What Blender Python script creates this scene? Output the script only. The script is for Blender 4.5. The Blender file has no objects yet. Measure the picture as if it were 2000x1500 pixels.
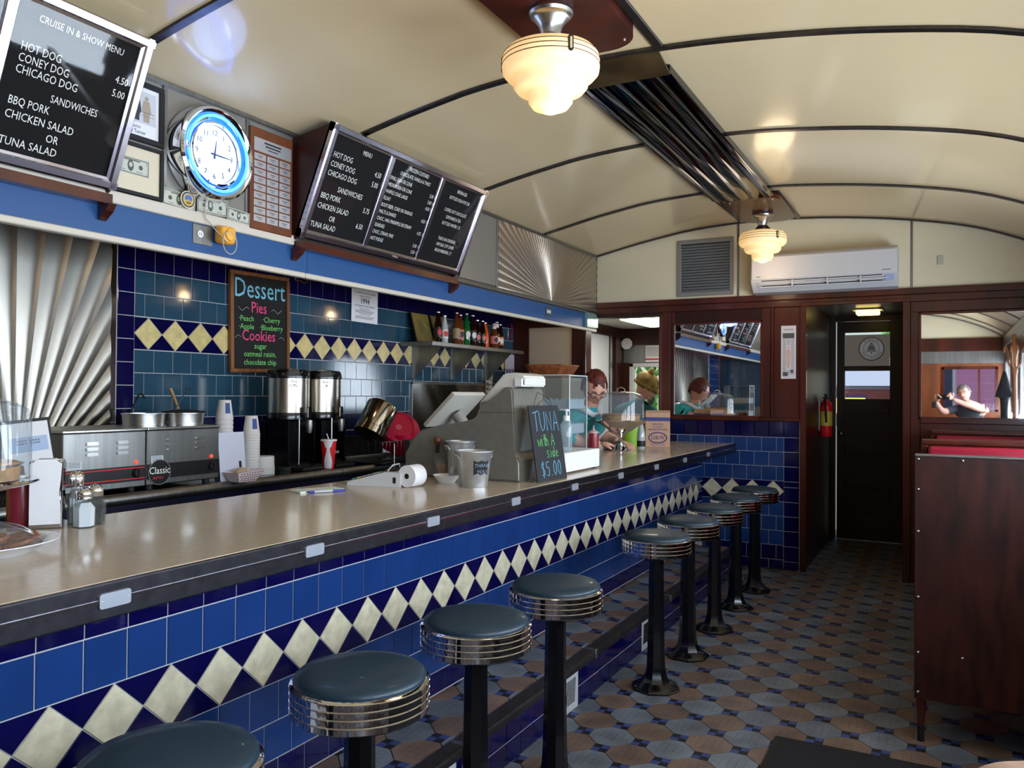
import bpy, bmesh, math, random
from mathutils import Vector, Matrix, Euler
RND = random.Random(11)
sc = bpy.context.scene
COL = sc.collection
PI = math.pi
# ---------------------------------------------------------------- camera, world, lights
cy, cp, cr = 0.48958, 0.01197, 0.00748
F = Vector((-math.sin(cy)*math.cos(cp), math.cos(cy)*math.cos(cp), math.sin(cp)))
RT = Vector((math.cos(cy), math.sin(cy), 0)); UP = RT.cross(F)
CX = math.cos(cr)*RT + math.sin(cr)*UP; CV = -math.sin(cr)*RT + math.cos(cr)*UP
cam = bpy.data.cameras.new('camera'); cam.sensor_width = 36; cam.lens = 1585/2000*36; cam.clip_start = 0.02; cam.clip_end = 300
co = bpy.data.objects.new('camera', cam); COL.objects.link(co)
M4 = Matrix((CX, CV, -F)).transposed().to_4x4(); M4.translation = Vector((0, 0, 1.313)); co.matrix_world = M4
sc.camera = co
sc.view_settings.view_transform = 'Standard'; sc.view_settings.look = 'None'
sc.view_settings.gamma = 1.0; sc.view_settings.use_curve_mapping = False
sc.view_settings.exposure = 0.80
try:
    sc.cycles.use_denoising = True; sc.cycles.denoiser = 'OPENIMAGEDENOISE'
    sc.cycles.max_bounces = 9; sc.cycles.diffuse_bounces = 4; sc.cycles.glossy_bounces = 5
    sc.cycles.transmission_bounces = 8; sc.cycles.transparent_max_bounces = 16
    sc.cycles.sample_clamp_indirect = 5.0; sc.cycles.caustics_reflective = False; sc.cycles.caustics_refractive = False
except Exception: pass
w = bpy.data.worlds.new('world'); sc.world = w; w.use_nodes = True
nt = w.node_tree; bg = nt.nodes['Background']; sky = nt.nodes.new('ShaderNodeTexSky')
sky.sky_type = 'NISHITA'; sky.sun_disc = False; sky.sun_elevation = math.radians(60); sky.sun_rotation = math.radians(95)
nt.links.new(sky.outputs[0], bg.inputs[0]); bg.inputs[1].default_value = 0.09
def sun(name, direction, energy, col=(1, .96, .9)):
    l = bpy.data.lights.new(name, 'SUN'); l.energy = energy; l.angle = .009; l.color = col
    o = bpy.data.objects.new(name, l); COL.objects.link(o)
    o.rotation_euler = Vector(direction).to_track_quat('-Z', 'Y').to_euler(); return o
sun('sun', (-.285, .06, -1.0), 2.8)
def area(name, loc, direction, sx, sy, power, col):
    l = bpy.data.lights.new(name, 'AREA'); l.shape = 'RECTANGLE'; l.size = sx; l.size_y = sy; l.energy = power; l.color = col
    o = bpy.data.objects.new(name, l); COL.objects.link(o); o.location = loc
    o.rotation_euler = Vector(direction).to_track_quat('-Z', 'Y').to_euler(); return o
DAY = (.74, .86, 1.0)
# daylight entering the row of side windows (x = 0.78)
for yy, ww in ((-.55, 1.1), (.75, 1.1), (2.05, 1.1), (3.35, 1.1), (4.65, 1.1)):
    area('window_daylight', (.90, yy, 1.42), (-1, 0, .36), ww, .82, 25.0*ww, DAY)
# ---------------------------------------------------------------- materials
def lin(c):
    return tuple(((v/255)/12.92 if v/255 <= .04045 else (((v/255)+.055)/1.055)**2.4) for v in c) + (1.0,)
MATS = {}
def M(name, col=(128, 128, 128), rough=.5, metal=0.0, spec=.5, coat=0.0, noise=None, vary=0.0, bump=None, emit=None, es=1.0, alpha=1.0, trans=0.0, ior=1.45, col2=None, stretch=None, sheen=0.0):
    if name in MATS: return MATS[name]
    m = bpy.data.materials.new(name); m.use_nodes = True; MATS[name] = m
    t = m.node_tree; N = t.nodes; L = t.links; b = N['Principled BSDF']
    b.inputs['Base Color'].default_value = lin(col); b.inputs['Roughness'].default_value = rough
    b.inputs['Metallic'].default_value = metal; b.inputs['Specular IOR Level'].default_value = spec
    b.inputs['Coat Weight'].default_value = coat; b.inputs['Coat Roughness'].default_value = .06
    b.inputs['Transmission Weight'].default_value = trans; b.inputs['IOR'].default_value = ior; b.inputs['Alpha'].default_value = alpha
    if sheen: b.inputs['Sheen Weight'].default_value = sheen
    if emit: b.inputs['Emission Color'].default_value = lin(emit); b.inputs['Emission Strength'].default_value = es
    tc = None; colsock = None
    if noise or bump:
        tc = N.new('ShaderNodeTexCoord'); mp = N.new('ShaderNodeMapping'); L.new(tc.outputs['Object'], mp.inputs[0])
        if stretch: mp.inputs['Scale'].default_value = stretch
    if noise:
        n = N.new('ShaderNodeTexNoise'); n.inputs['Scale'].default_value = noise[0]; n.inputs['Detail'].default_value = 5
        if vary:
            oi0 = N.new('ShaderNodeObjectInfo'); ad = N.new('ShaderNodeVectorMath'); ad.operation = 'ADD'
            L.new(oi0.outputs['Location'], ad.inputs[1]); L.new(mp.outputs[0], ad.inputs[0]); L.new(ad.outputs[0], n.inputs['Vector'])
        else: L.new(mp.outputs[0], n.inputs['Vector'])
        r = N.new('ShaderNodeValToRGB'); r.color_ramp.elements[0].position = .3; r.color_ramp.elements[1].position = .7
        a = noise[1]; c1 = col2 or tuple(v*(1-a) for v in col)
        r.color_ramp.elements[0].color = lin(c1); r.color_ramp.elements[1].color = lin(col)
        L.new(n.outputs['Fac'], r.inputs[0]); colsock = r.outputs[0]
    if vary:
        oi = N.new('ShaderNodeObjectInfo'); hs = N.new('ShaderNodeHueSaturation'); mr = N.new('ShaderNodeMapRange')
        mr.inputs['To Min'].default_value = 1-vary; mr.inputs['To Max'].default_value = 1+vary
        L.new(oi.outputs['Random'], mr.inputs[0]); L.new(mr.outputs[0], hs.inputs['Value'])
        if colsock: L.new(colsock, hs.inputs['Color'])
        else: hs.inputs['Color'].default_value = lin(col)
        colsock = hs.outputs[0]
    if colsock: L.new(colsock, b.inputs['Base Color'])
    if bump:
        n2 = N.new('ShaderNodeTexNoise'); n2.inputs['Scale'].default_value = bump[0]; n2.inputs['Detail'].default_value = 3
        L.new(mp.outputs[0], n2.inputs['Vector']); bp = N.new('ShaderNodeBump'); bp.inputs['Strength'].default_value = bump[1]; bp.inputs['Distance'].default_value = .01
        L.new(n2.outputs['Fac'], bp.inputs['Height']); L.new(bp.outputs[0], b.inputs['Normal'])
    return m
def glassy(name, tint=(255, 255, 255), refl=.08, alpha=0.0, col=(200, 200, 200)):
    # thin pane: mostly see-through, with a fresnel reflection and a little body colour
    if name in MATS: return MATS[name]
    m = bpy.data.materials.new(name); m.use_nodes = True; MATS[name] = m
    N = m.node_tree.nodes; L = m.node_tree.links; N.remove(N['Principled BSDF']); out = N['Material Output']
    tr = N.new('ShaderNodeBsdfTransparent'); tr.inputs[0].default_value = lin(tint)
    gl = N.new('ShaderNodeBsdfGlossy'); gl.inputs['Roughness'].default_value = .03
    fr = N.new('ShaderNodeFresnel'); fr.inputs[0].default_value = 1.5
    mx = N.new('ShaderNodeMixShader'); ge = N.new('ShaderNodeNewGeometry'); mm_ = N.new('ShaderNodeMath'); mm_.operation = 'SUBTRACT'; mm_.inputs[0].default_value = 1; L.new(ge.outputs['Backfacing'], mm_.inputs[1]); m3 = N.new('ShaderNodeMath'); m3.operation = 'MULTIPLY'; L.new(fr.outputs[0], m3.inputs[0]); L.new(mm_.outputs[0], m3.inputs[1]); L.new(m3.outputs[0], mx.inputs[0]); L.new(tr.outputs[0], mx.inputs[1]); L.new(gl.outputs[0], mx.inputs[2])
    if alpha:
        df = N.new('ShaderNodeBsdfDiffuse'); df.inputs[0].default_value = lin(col)
        m2 = N.new('ShaderNodeMixShader'); m2.inputs[0].default_value = alpha
        L.new(mx.outputs[0], m2.inputs[1]); L.new(df.outputs[0], m2.inputs[2]); L.new(m2.outputs[0], out.inputs[0])
    else: L.new(mx.outputs[0], out.inputs[0])
    return m
def gridmat(name, col, line, step, width, rough=.45):
    # floor tile ink: fine dark grid relief in object coordinates
    m = M(name, col, rough, noise=(9, .25), vary=.16)
    N = m.node_tree.nodes; L = m.node_tree.links; b = N['Principled BSDF']
    src = b.inputs['Base Color'].links[0].from_socket
    tc = N.new('ShaderNodeTexCoord'); br = N.new('ShaderNodeTexBrick'); mp = N.new('ShaderNodeMapping')
    L.new(tc.outputs['Object'], mp.inputs[0]); L.new(mp.outputs[0], br.inputs[0])
    mp.inputs['Location'].default_value = (step*.5, step*.5, 0); br.offset = 0
    br.inputs['Scale'].default_value = 1; br.inputs['Brick Width'].default_value = step; br.inputs['Row Height'].default_value = step
    br.inputs['Mortar Size'].default_value = width; br.inputs['Color1'].default_value = (1,)*4; br.inputs['Color2'].default_value = (1,)*4; br.inputs['Mortar'].default_value = (.32, .32, .32, 1)
    mu = N.new('ShaderNodeMix'); mu.data_type = 'RGBA'; mu.blend_type = 'MULTIPLY'; mu.inputs[0].default_value = 1
    ab = N.new('ShaderNodeVectorMath'); ab.operation = 'ABSOLUTE'; L.new(tc.outputs['Object'], ab.inputs[0]); sp = N.new('ShaderNodeSeparateXYZ'); L.new(ab.outputs[0], sp.inputs[0])
    mxn = N.new('ShaderNodeMath'); mxn.operation = 'MAXIMUM'; L.new(sp.outputs[0], mxn.inputs[0]); L.new(sp.outputs[1], mxn.inputs[1])
    lt_ = N.new('ShaderNodeMath'); lt_.operation = 'LESS_THAN'; lt_.inputs[1].default_value = .043; L.new(mxn.outputs[0], lt_.inputs[0]); L.new(lt_.outputs[0], mu.inputs[0])
    L.new(src, mu.inputs[6]); L.new(br.outputs[0], mu.inputs[7]); L.new(mu.outputs[2], b.inputs['Base Color'])
    return m
CEIL = M('ceiling_enamel', (222, 199, 158), .16, coat=.3, noise=(1.3, .03), bump=(1.6, .04))
UPW = M('upper_wall_cream', (232, 222, 192), .5, noise=(2, .04))
BLUEB = M('blue_fascia_paint', (36, 80, 134), .4)
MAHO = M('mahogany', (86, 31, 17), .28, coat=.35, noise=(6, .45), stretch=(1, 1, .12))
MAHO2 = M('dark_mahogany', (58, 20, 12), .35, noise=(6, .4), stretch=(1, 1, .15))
OAK = M('light_wood', (150, 95, 50), .45, noise=(20, .35), stretch=(1, 1, .1))
PLY = M('plywood_dark', (66, 29, 22), .38, noise=(26, .5), stretch=(1, 1, .22))
TEAL = M('teal_tile', (42, 76, 98), .10, coat=.12, noise=(5, .12), vary=.07)
BLUET = M('blue_tile', (28, 58, 116), .10, coat=.15, noise=(5, .10), vary=.05)
NAVY = M('navy_tile', (10, 8, 60), .08, coat=.15, vary=.08)
DIAM = M('cream_tile', (224, 213, 182), .24, coat=.3, noise=(26, .16), vary=.03)
GROUT = M('grout', (176, 176, 178), .9); FGROUT = M('floor_grout', (58, 56, 56), .9)
CTOP = M('countertop_laminate', (202, 184, 160), .19, coat=.2, noise=(60, .06))
TRIM = M('dark_metal_trim', (92, 90, 96), .30, metal=1, noise=(30, .2))
STEEL = M('steel', (190, 190, 188), .28, metal=1)
SPLASH = M('splash_steel', (168, 170, 172), .20, metal=1)
STEEL2 = M('brushed_steel', (150, 150, 148), .38, metal=1, noise=(40, .12), stretch=(1, 1, .05))
CHROME = M('chrome', (225, 225, 228), .06, metal=1)
SUNB = M('stainless_sunburst', (150, 146, 138), .33, metal=1)
DARKCH = M('ceiling_stainless', (44, 58, 84), .07, metal=1)
SEAT = M('teal_vinyl', (20, 44, 58), .45, coat=.1, bump=(90, .05))
BLK = M('black_enamel', (9, 9, 12), .22, coat=.3)
BLKM = M('black_matte', (14, 14, 16), .6)
WHITE = M('white_plastic', (225, 225, 228), .4)
PAPER = M('white_paper', (228, 228, 232), .8)
RED = M('red_vinyl', (150, 16, 46), .4, coat=.1)
REDP = M('red_plastic', (200, 20, 25), .35)
SKIN = M('skin', (225, 168, 145), .5, noise=(12, .06))
INK = M('black_ink', (18, 18, 20), .7)
LETW = M('white_letters', (235, 235, 230), .6)
GLASS = glassy('clear_pane')
MIRR = M('mirror_silver', (240, 240, 240), .015, metal=1)
GREY = M('grey_plastic', (112, 110, 104), .42)
WIREM = M('wire_metal', (150, 150, 150), .25, metal=1)
# ---------------------------------------------------------------- mesh helpers
class MB:
    def __init__(s): s.bm = bmesh.new(); s.mi = 0
    def _mark(s, n0, m=None):
        s.bm.faces.ensure_lookup_table()
        for f in s.bm.faces[n0:]: f.material_index = s.mi
    def box(s, x0, x1, y0, y1, z0, z1, mtx=None, bev=0, seg=1):
        n0 = len(s.bm.faces); c = Vector(((x0+x1)/2, (y0+y1)/2, (z0+z1)/2))
        t = Matrix.Translation(c) @ Matrix.Diagonal((abs(x1-x0), abs(y1-y0), abs(z1-z0), 1))
        r = bmesh.ops.create_cube(s.bm, size=1, matrix=t)
        if bev:
            es = list({e for v in r['verts'] for e in v.link_edges})
            g = bmesh.ops.bevel(s.bm, geom=es, offset=bev, segments=seg, profile=.5, affect='EDGES')
            vs = list({v for f in g['faces'] for v in f.verts} | {v for v in r['verts'] if v.is_valid})
        else: vs = r['verts']
        if mtx is not None: bmesh.ops.transform(s.bm, matrix=mtx, verts=vs)
        s._mark(n0); return s
    def lathe(s, prof, seg=24, c=(0, 0, 0), mtx=None, cap=True, flat=None):
        n0 = len(s.bm.faces); T = Matrix.Translation(Vector(c)) @ (mtx if mtx is not None else Matrix())
        rings = []
        for (r, z) in prof:
            if r < 1e-5: rings.append([s.bm.verts.new(T @ Vector((0, 0, z)))])
            else: rings.append([s.bm.verts.new(T @ Vector((r*math.cos(2*PI*i/seg), r*math.sin(2*PI*i/seg), z))) for i in range(seg)])
        for a, b in zip(rings, rings[1:]):
            for i in range(seg):
                j = (i+1) % seg
                vs = [a[i % len(a)], a[j % len(a)], b[j % len(b)], b[i % len(b)]]
                u = []
                for v in vs:
                    if v not in u: u.append(v)
                if len(u) > 2:
                    try: s.bm.faces.new(u)
                    except ValueError: pass
        if cap:
            for rg, rev in ((rings[0], True), (rings[-1], False)):
                if len(rg) > 2:
                    try: s.bm.faces.new(list(reversed(rg)) if rev else rg)
                    except ValueError: pass
        s._mark(n0); return s
    def prism(s, poly, d0, d1, mtx=None):
        # polygon in local XY, extruded along local Z
        n0 = len(s.bm.faces); T = mtx if mtx is not None else Matrix()
        a = [s.bm.verts.new(T @ Vector((x, y, d0))) for x, y in poly]; b = [s.bm.verts.new(T @ Vector((x, y, d1))) for x, y in poly]
        n = len(poly); s.bm.faces.new(list(reversed(a))); s.bm.faces.new(b)
        for i in range(n): s.bm.faces.new([a[i], a[(i+1) % n], b[(i+1) % n], b[i]])
        s._mark(n0); return s
    def tube(s, pts, r, seg=8, cap=True, closed=False):
        n0 = len(s.bm.faces); pts = [Vector(p) for p in pts]; rings = []; up = Vector((0, 0, 1)); n = len(pts)
        prev = None
        for i, p in enumerate(pts):
            if closed: d = pts[(i+1) % n]-pts[i-1]
            else: d = (pts[min(i+1, n-1)]-pts[max(i-1, 0)])
            d.normalize()
            if prev is None:
                q = d.cross(up)
                if q.length < .05: q = d.cross(Vector((1, 0, 0)))
            else: q = prev - d*prev.dot(d)
            q.normalize(); prev = q; b = d.cross(q); rr = r[i] if isinstance(r, (list, tuple)) else r
            rings.append([s.bm.verts.new(p + q*rr*math.cos(2*PI*k/seg) + b*rr*math.sin(2*PI*k/seg)) for k in range(seg)])
        pr = list(zip(rings, rings[1:])) + ([(rings[-1], rings[0])] if closed else [])
        for a, b in pr:
            for k in range(seg): s.bm.faces.new([a[k], a[(k+1) % seg], b[(k+1) % seg], b[k]])
        if cap and not closed: s.bm.faces.new(list(reversed(rings[0]))); s.bm.faces.new(rings[-1])
        s._mark(n0); return s
    def sphere(s, c, r, sc3=(1, 1, 1), seg=16, ring=10, mtx=None):
        n0 = len(s.bm.faces)
        T = Matrix.Translation(Vector(c)) @ (mtx if mtx is not None else Matrix()) @ Matrix.Diagonal((r*sc3[0], r*sc3[1], r*sc3[2], 1))
        bmesh.ops.create_uvsphere(s.bm, u_segments=seg, v_segments=ring, radius=1, matrix=T); s._mark(n0); return s
    def quad(s, pts):
        n0 = len(s.bm.faces); s.bm.faces.new([s.bm.verts.new(Vector(p)) for p in pts]); s._mark(n0); return s
    def mesh(s, name, mats, smooth=None):
        bmesh.ops.recalc_face_normals(s.bm, faces=s.bm.faces)
        me = bpy.data.meshes.new(name); s.bm.to_mesh(me); s.bm.free()
        for m in (mats if isinstance(mats, (list, tuple)) else [mats]): me.materials.append(m)
        if smooth is not None:
            me.shade_smooth()
            if smooth: me.set_sharp_from_angle(angle=math.radians(smooth))
        return me
    def build(s, name, mats, parent=None, smooth=None, loc=None, rot=None, label=None, kind=None):
        return put(name, s.mesh(name, mats, smooth), parent, loc, rot, label, kind)
def put(name, me, parent=None, loc=None, rot=None, label=None, kind=None):
    o = bpy.data.objects.new(name, me); COL.objects.link(o)
    if parent: o.parent = parent
    if loc is not None: o.location = loc
    if rot is not None: o.rotation_euler = rot
    if label: o['label'] = label
    if kind: o['kind'] = kind
    return o
def thing(name, label, cat, loc=(0, 0, 0), rz=0, group=None, rot=None):
    o = bpy.data.objects.new(name, None); COL.objects.link(o); o.empty_display_size = .05
    o.location = loc; o.rotation_euler = rot if rot else (0, 0, rz)
    o['label'] = label; o['category'] = cat
    if group: o['group'] = group
    return o
def tag(o, label, cat, group=None):
    o['label'] = label; o['category'] = cat
    if group: o['group'] = group
    return o
def copy_tree(o, parent=None):
    c = o.copy(); COL.objects.link(c); c.parent = parent
    for ch in list(o.children): copy_tree(ch, c)
    return c
def frame(o, r, u):
    # matrix with local x = r, y = u, z = r x u at origin o
    r = Vector(r).normalized(); u = Vector(u); n = r.cross(u).normalized(); u = n.cross(r)
    m = Matrix((r, u, n)).transposed().to_4x4(); m.translation = Vector(o); return m
def lettering(lines, mtx, depth=.0006, name='lettering', mat=None, parent=None, res=2, extra=None, thin=0.0):
    # lines: (text, x, y, size, align[, xscale[, angle]]) -> one flat mesh of print
    bm = bmesh.new()
    for ln in lines:
        txt, x, y, size, al = ln[:5]; xs = ln[5] if len(ln) > 5 else 1.0; ang = ln[6] if len(ln) > 6 else 0.0
        cu = bpy.data.curves.new('t', 'FONT'); cu.body = txt; cu.size = size; cu.align_x = al; cu.resolution_u = res; cu.offset = thin; cu.fill_mode = 'FRONT'
        ob = bpy.data.objects.new('t', cu); me = bpy.data.meshes.new_from_object(ob)
        me.transform(mtx @ Matrix.Translation((x, y, depth)) @ Matrix.Rotation(ang, 4, 'Z') @ Matrix.Diagonal((xs, 1, 1, 1)))
        bm.from_mesh(me); bpy.data.objects.remove(ob); bpy.data.curves.remove(cu); bpy.data.meshes.remove(me)
    if extra: extra(bm)
    me = bpy.data.meshes.new(name); bm.to_mesh(me); bm.free(); me.materials.append(mat)
    return put(name, me, parent)
def rects(rs, mtx, depth=.0008, name='print', mat=None, parent=None):
    # flat printed bars: (x0, x1, y0, y1)
    mb = MB()
    for (x0, x1, y0, y1) in rs: mb.quad([mtx @ Vector((x0, y0, depth)), mtx @ Vector((x1, y0, depth)), mtx @ Vector((x1, y1, depth)), mtx @ Vector((x0, y1, depth))])
    return mb.build(name, mat, parent)
def ring_pts(c, r, n, mtx=None, a0=0, a1=2*PI, z=0):
    out = []
    for i in range(n):
        a = a0+(a1-a0)*i/(n if abs(a1-a0-2*PI) < 1e-6 else n-1); v = Vector((r*math.cos(a), r*math.sin(a), z))
        out.append(Vector(c)+((mtx.to_3x3() @ v) if mtx is not None else v))
    return out
TM = {}
def tilemesh(key, w, h, mat, t=.0035, g=.0019, bev=.0012):
    # tile lying in local XY, thickness +Z, shared between alike tiles
    k = (key, round(w, 4), round(h, 4), mat.name)
    if k not in TM:
        mb = MB(); mb.box(-w/2+g, w/2-g, -h/2+g, h/2-g, 0, t, bev=0)
        es = [e for e in mb.bm.edges if all(v.co.z > t*.5 for v in e.verts)]
        bmesh.ops.bevel(mb.bm, geom=es, offset=bev, segments=1, affect='EDGES')
        TM[k] = mb.mesh(key, mat)
    return TM[k]
def polymesh(key, poly, mat, t=.0035, bev=.0012):
    k = (key, mat.name, tuple(round(v, 4) for p in poly for v in p))
    if k not in TM:
        mb = MB(); mb.prism(poly, 0, t)
        es = [e for e in mb.bm.edges if all(v.co.z > t*.5 for v in e.verts)]
        bmesh.ops.bevel(mb.bm, geom=es, offset=bev, segments=1, affect='EDGES')
        TM[k] = mb.mesh(key, mat)
    return TM[k]
P = .110; D = .1555
DIAMY = M('yellow_cream_tile', (226, 206, 140), .24, coat=.2, noise=(26, .14), vary=.03)
class TileWall:
    # rows of tiles on plane given by mtx (local x along, y up, z out); everything parented to `wall`
    def __init__(s, wall, mtx, dm=None): s.d = dm or DIAM; s.w = wall; s.m = mtx; s.r = mtx.to_euler()
    def tile(s, x, y, w, h, mat, key):
        put(key, tilemesh(key, w, h, mat), s.w, s.m @ Vector((x, y, 0)), s.r)
    def row(s, x0, x1, y0, y1, off, mat, key):
        # full tiles of pitch P starting at offset, cut at both ends
        k = math.floor((x0-off)/P)
        while off+k*P < x1-1e-4:
            a = max(x0, off+k*P); b = min(x1, off+(k+1)*P); k += 1
            if b-a > .012: s.tile((a+b)/2, (y0+y1)/2, b-a, y1-y0, mat, key)
    def diamonds(s, x0, x1, y0, cx0):
        h = D; g = .0016; k = math.floor((x0-cx0)/h)
        while cx0+k*h < x1+h/2:
            c = cx0+k*h; k += 1
            def clip(poly):
                for lim, sg in ((x0, 1), (x1, -1)):
                    out = []
                    for i in range(len(poly)):
                        a, b = poly[i], poly[(i+1) % len(poly)]; ia = sg*(a[0]-lim) >= -1e-9; ib = sg*(b[0]-lim) >= -1e-9
                        if ia: out.append(a)
                        if ia != ib: f = (lim-a[0])/(b[0]-a[0]); out.append((lim, a[1]+f*(b[1]-a[1])))
                    poly = out
                    if len(poly) < 3: return None
                return poly
            def emit(poly, mat, key):
                q = clip(poly)
                if not q: return
                if abs(max(p[0] for p in q)-min(p[0] for p in q)) < .01: return
                mx = c; put(key, polymesh(key, [(p[0]-mx, p[1]-y0-h/2) for p in q], mat), s.w, s.m @ Vector((mx, y0+h/2, 0)), s.r)
            e = g*1.4
            emit([(c-h/2+e, y0+h/2), (c, y0+e), (c+h/2-e, y0+h/2), (c, y0+h-e)], s.d, 'diamond_tile')
            emit([(c+e*1.3, y0+g), (c+h-e*1.3, y0+g), (c+h/2, y0+h/2-e)], NAVY, 'triangle_tile')
            emit([(c+e*1.3, y0+h-g), (c+h/2, y0+h/2+e), (c+h-e*1.3, y0+h-g)], NAVY, 'triangle_tile')
# ---------------------------------------------------------------- room shell
YE = 6.4; YR = -1.15; XL = -3.4; XR = .78
def S(name, mb_or_me, mats=None, smooth=None, parent=None):
    o = mb_or_me.build(name, mats, parent, smooth); o['kind'] = 'structure'; return o
CPX = [(-2.62, 2.478), (-2.42, 2.523), (-2.221, 2.565), (-2.0, 2.604), (-1.793, 2.635), (-1.389, 2.661), (-.923, 2.652), (-.543, 2.618), (-.185, 2.566), (.171, 2.488), (.47, 2.375), (.64, 2.29), (.80, 2.19)]
def cz_(x):
    for i in range(len(CPX)-1):
        if x <= CPX[i+1][0] or i == len(CPX)-2:
            x0, z0 = CPX[i]; x1, z1 = CPX[i+1]; t = (x-x0)/(x1-x0)
            m0 = (z1-CPX[i-1][1])/(x1-CPX[i-1][0]) if i else (z1-z0)/(x1-x0)
            m1 = (CPX[i+2][1]-z0)/(CPX[i+2][0]-x0) if i+2 < len(CPX) else (z1-z0)/(x1-x0)
            h = x1-x0; t2 = t*t; t3 = t2*t
            return (2*t3-3*t2+1)*z0+(t3-2*t2+t)*h*m0+(-2*t3+3*t2)*z1+(t3-t2)*h*m1
CXS = [-2.62+i*(3.42/36) for i in range(37)]
def strip(mb, y0, y1, top, bot, xs=CXS):
    prof = [(x, cz_(x)+top) for x in xs] + [(x, cz_(x)+bot) for x in reversed(xs)]
    n0 = len(mb.bm.faces); n = len(xs)
    A = [mb.bm.verts.new((x, y0, z)) for x, z in prof]; B = [mb.bm.verts.new((x, y1, z)) for x, z in prof]; m = len(prof)
    for i in range(m): mb.bm.faces.new([A[i], A[(i+1) % m], B[(i+1) % m], B[i]])
    for V in (A, B):
        for i in range(n-1): mb.bm.faces.new([V[i], V[i+1], V[m-2-i], V[m-1-i]])
# one curved enamel sheet per bay, each very slightly inset from the ribs
RIBY = [YE-.012, 5.34, 4.16, 3.01, 1.87, .72, -.43, YR+.012]
ceil_ = bpy.data.objects.new('ceiling', None)
mb = MB(); strip(mb, YR-.08, YE+.08, .05, .012); ceil_ = S('ceiling', mb, CEIL, 40)
for a, b in zip(RIBY[1:], RIBY[:-1]):
    mb = MB(); strip(mb, a+.004, b-.004, .011, 0); mb.build('ceiling_panel', CEIL, ceil_, 40)
for y in RIBY:
    mb = MB(); strip(mb, y-.016, y+.016, 0.0, -.011); mb.build('ceiling_rib', TRIM, ceil_, 40)
for (y0, y1) in ((YR+.02, 2.994), (5.47, YE-.03)):
    for xx in (-1.385, -.968):
        mb = MB(); mb.box(xx-.018, xx+.018, y0, y1, cz_(xx)-.010, cz_(xx)+.002, bev=.002); mb.build('ceiling_rail', TRIM, ceil_)
# ---- floor
fl = MB(); fl.box(XL-.1, XR+.1, YR-.1, YE+.04, -.10, -.008); fl.box(-3.3, -.1, YE+.04, 8.6, -.10, -.008); floor = S('floor', fl, FGROUT)
OCTG = gridmat('grey_floor_tile', (112, 118, 126), 1, .0285, .0011)
OCTB = gridmat('tan_floor_tile', (120, 98, 84), 1, .0285, .0011)
CHKB = M('blue_floor_tile', (52, 66, 118), .5, vary=.2); CHKK = M('black_floor_tile', (20, 20, 26), .5, vary=.2)
q = .115; e = .030; g = .0012
OCT = [(q-e-g, e-g), (q-e-g, -e+g), (e-g, -(q-e)+g), (-e+g, -(q-e)+g), (-(q-e)+g, -e+g), (-(q-e)+g, e-g), (-e+g, q-e-g), (e-g, q-e-g)]
def checker(mb, cx, cy, z0, z1, x0=-9, x1=9):
    for i, (sx, sy) in enumerate(((0, 0), (1, 0), (1, 1), (0, 1))):
        mb.mi = i % 2; a = max(cx-e+sx*e+g*.5, x0); b = min(cx+sx*e-g*.5, x1)
        if b-a > .003: mb.box(a, b, cy-e+sy*e+g*.5, cy+sy*e-g*.5, z0, z1)
mg = MB(); mg.prism(OCT, -.008, 0); OG = mg.mesh('octagon_tile', OCTG)
mg = MB(); mg.prism(OCT, -.008, 0); OB = mg.mesh('octagon_tile', OCTB)
mg = MB(); checker(mg, 0, 0, -.008, 0); CK = mg.mesh('checker_tile', [CHKB, CHKK])
OX, OY = -.896, 3.294
bulk = MB(); cnt = [0, 0]
cells = []
for i in range(-5, 16):
    for j in range(-40, 47):
        x = OX+i*q; y = OY+j*q
        if x < -1.36-.02 or x > XR-.03 or y < YR+.05: continue
        if y > YE-.05 and not (-.95 < x < -.2 and y < 8.1): continue
        cells.append((i, j, x, y))
def vis(x, y):
    # nearest first, in the stretch of aisle the photograph shows
    return x < -.02+.0*y and y > 2.0
for (i, j, x, y) in sorted(cells, key=lambda c: c[3]):
    odd = (i+j) % 2
    if vis(x, y) and cnt[odd] < 300:
        cnt[odd] += 1
        if odd: put('octagon_tile', OG if i % 2 == 0 else OB, floor, (x, y, 0))
        else: put('checker_tile', CK, floor, (x, y, 0))
    else:
        if odd: bulk.mi = 0 if i % 2 == 0 else 1; bulk.prism(OCT, -.008, 0, Matrix.Translation((x, y, 0)))
        else:
            b0 = len(bulk.bm.faces); checker(bulk, x, y, -.008, 0); bulk.bm.faces.ensure_lookup_table()
            for f in bulk.bm.faces[b0:]: f.material_index += 2
bulk.build('floor_tiling', [OCTG, OCTB, CHKB, CHKK], floor, kind='stuff')
# ---- service aisle floor and foundation under counters are hidden: plain
# ---- left side: back wall, soffit, fascia
wl = MB(); wl.box(XL-.10, XL-.0035, YR-.08, YE+.04, -.02, 2.2); wall_left = S('wall_left', wl, GROUT)
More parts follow.
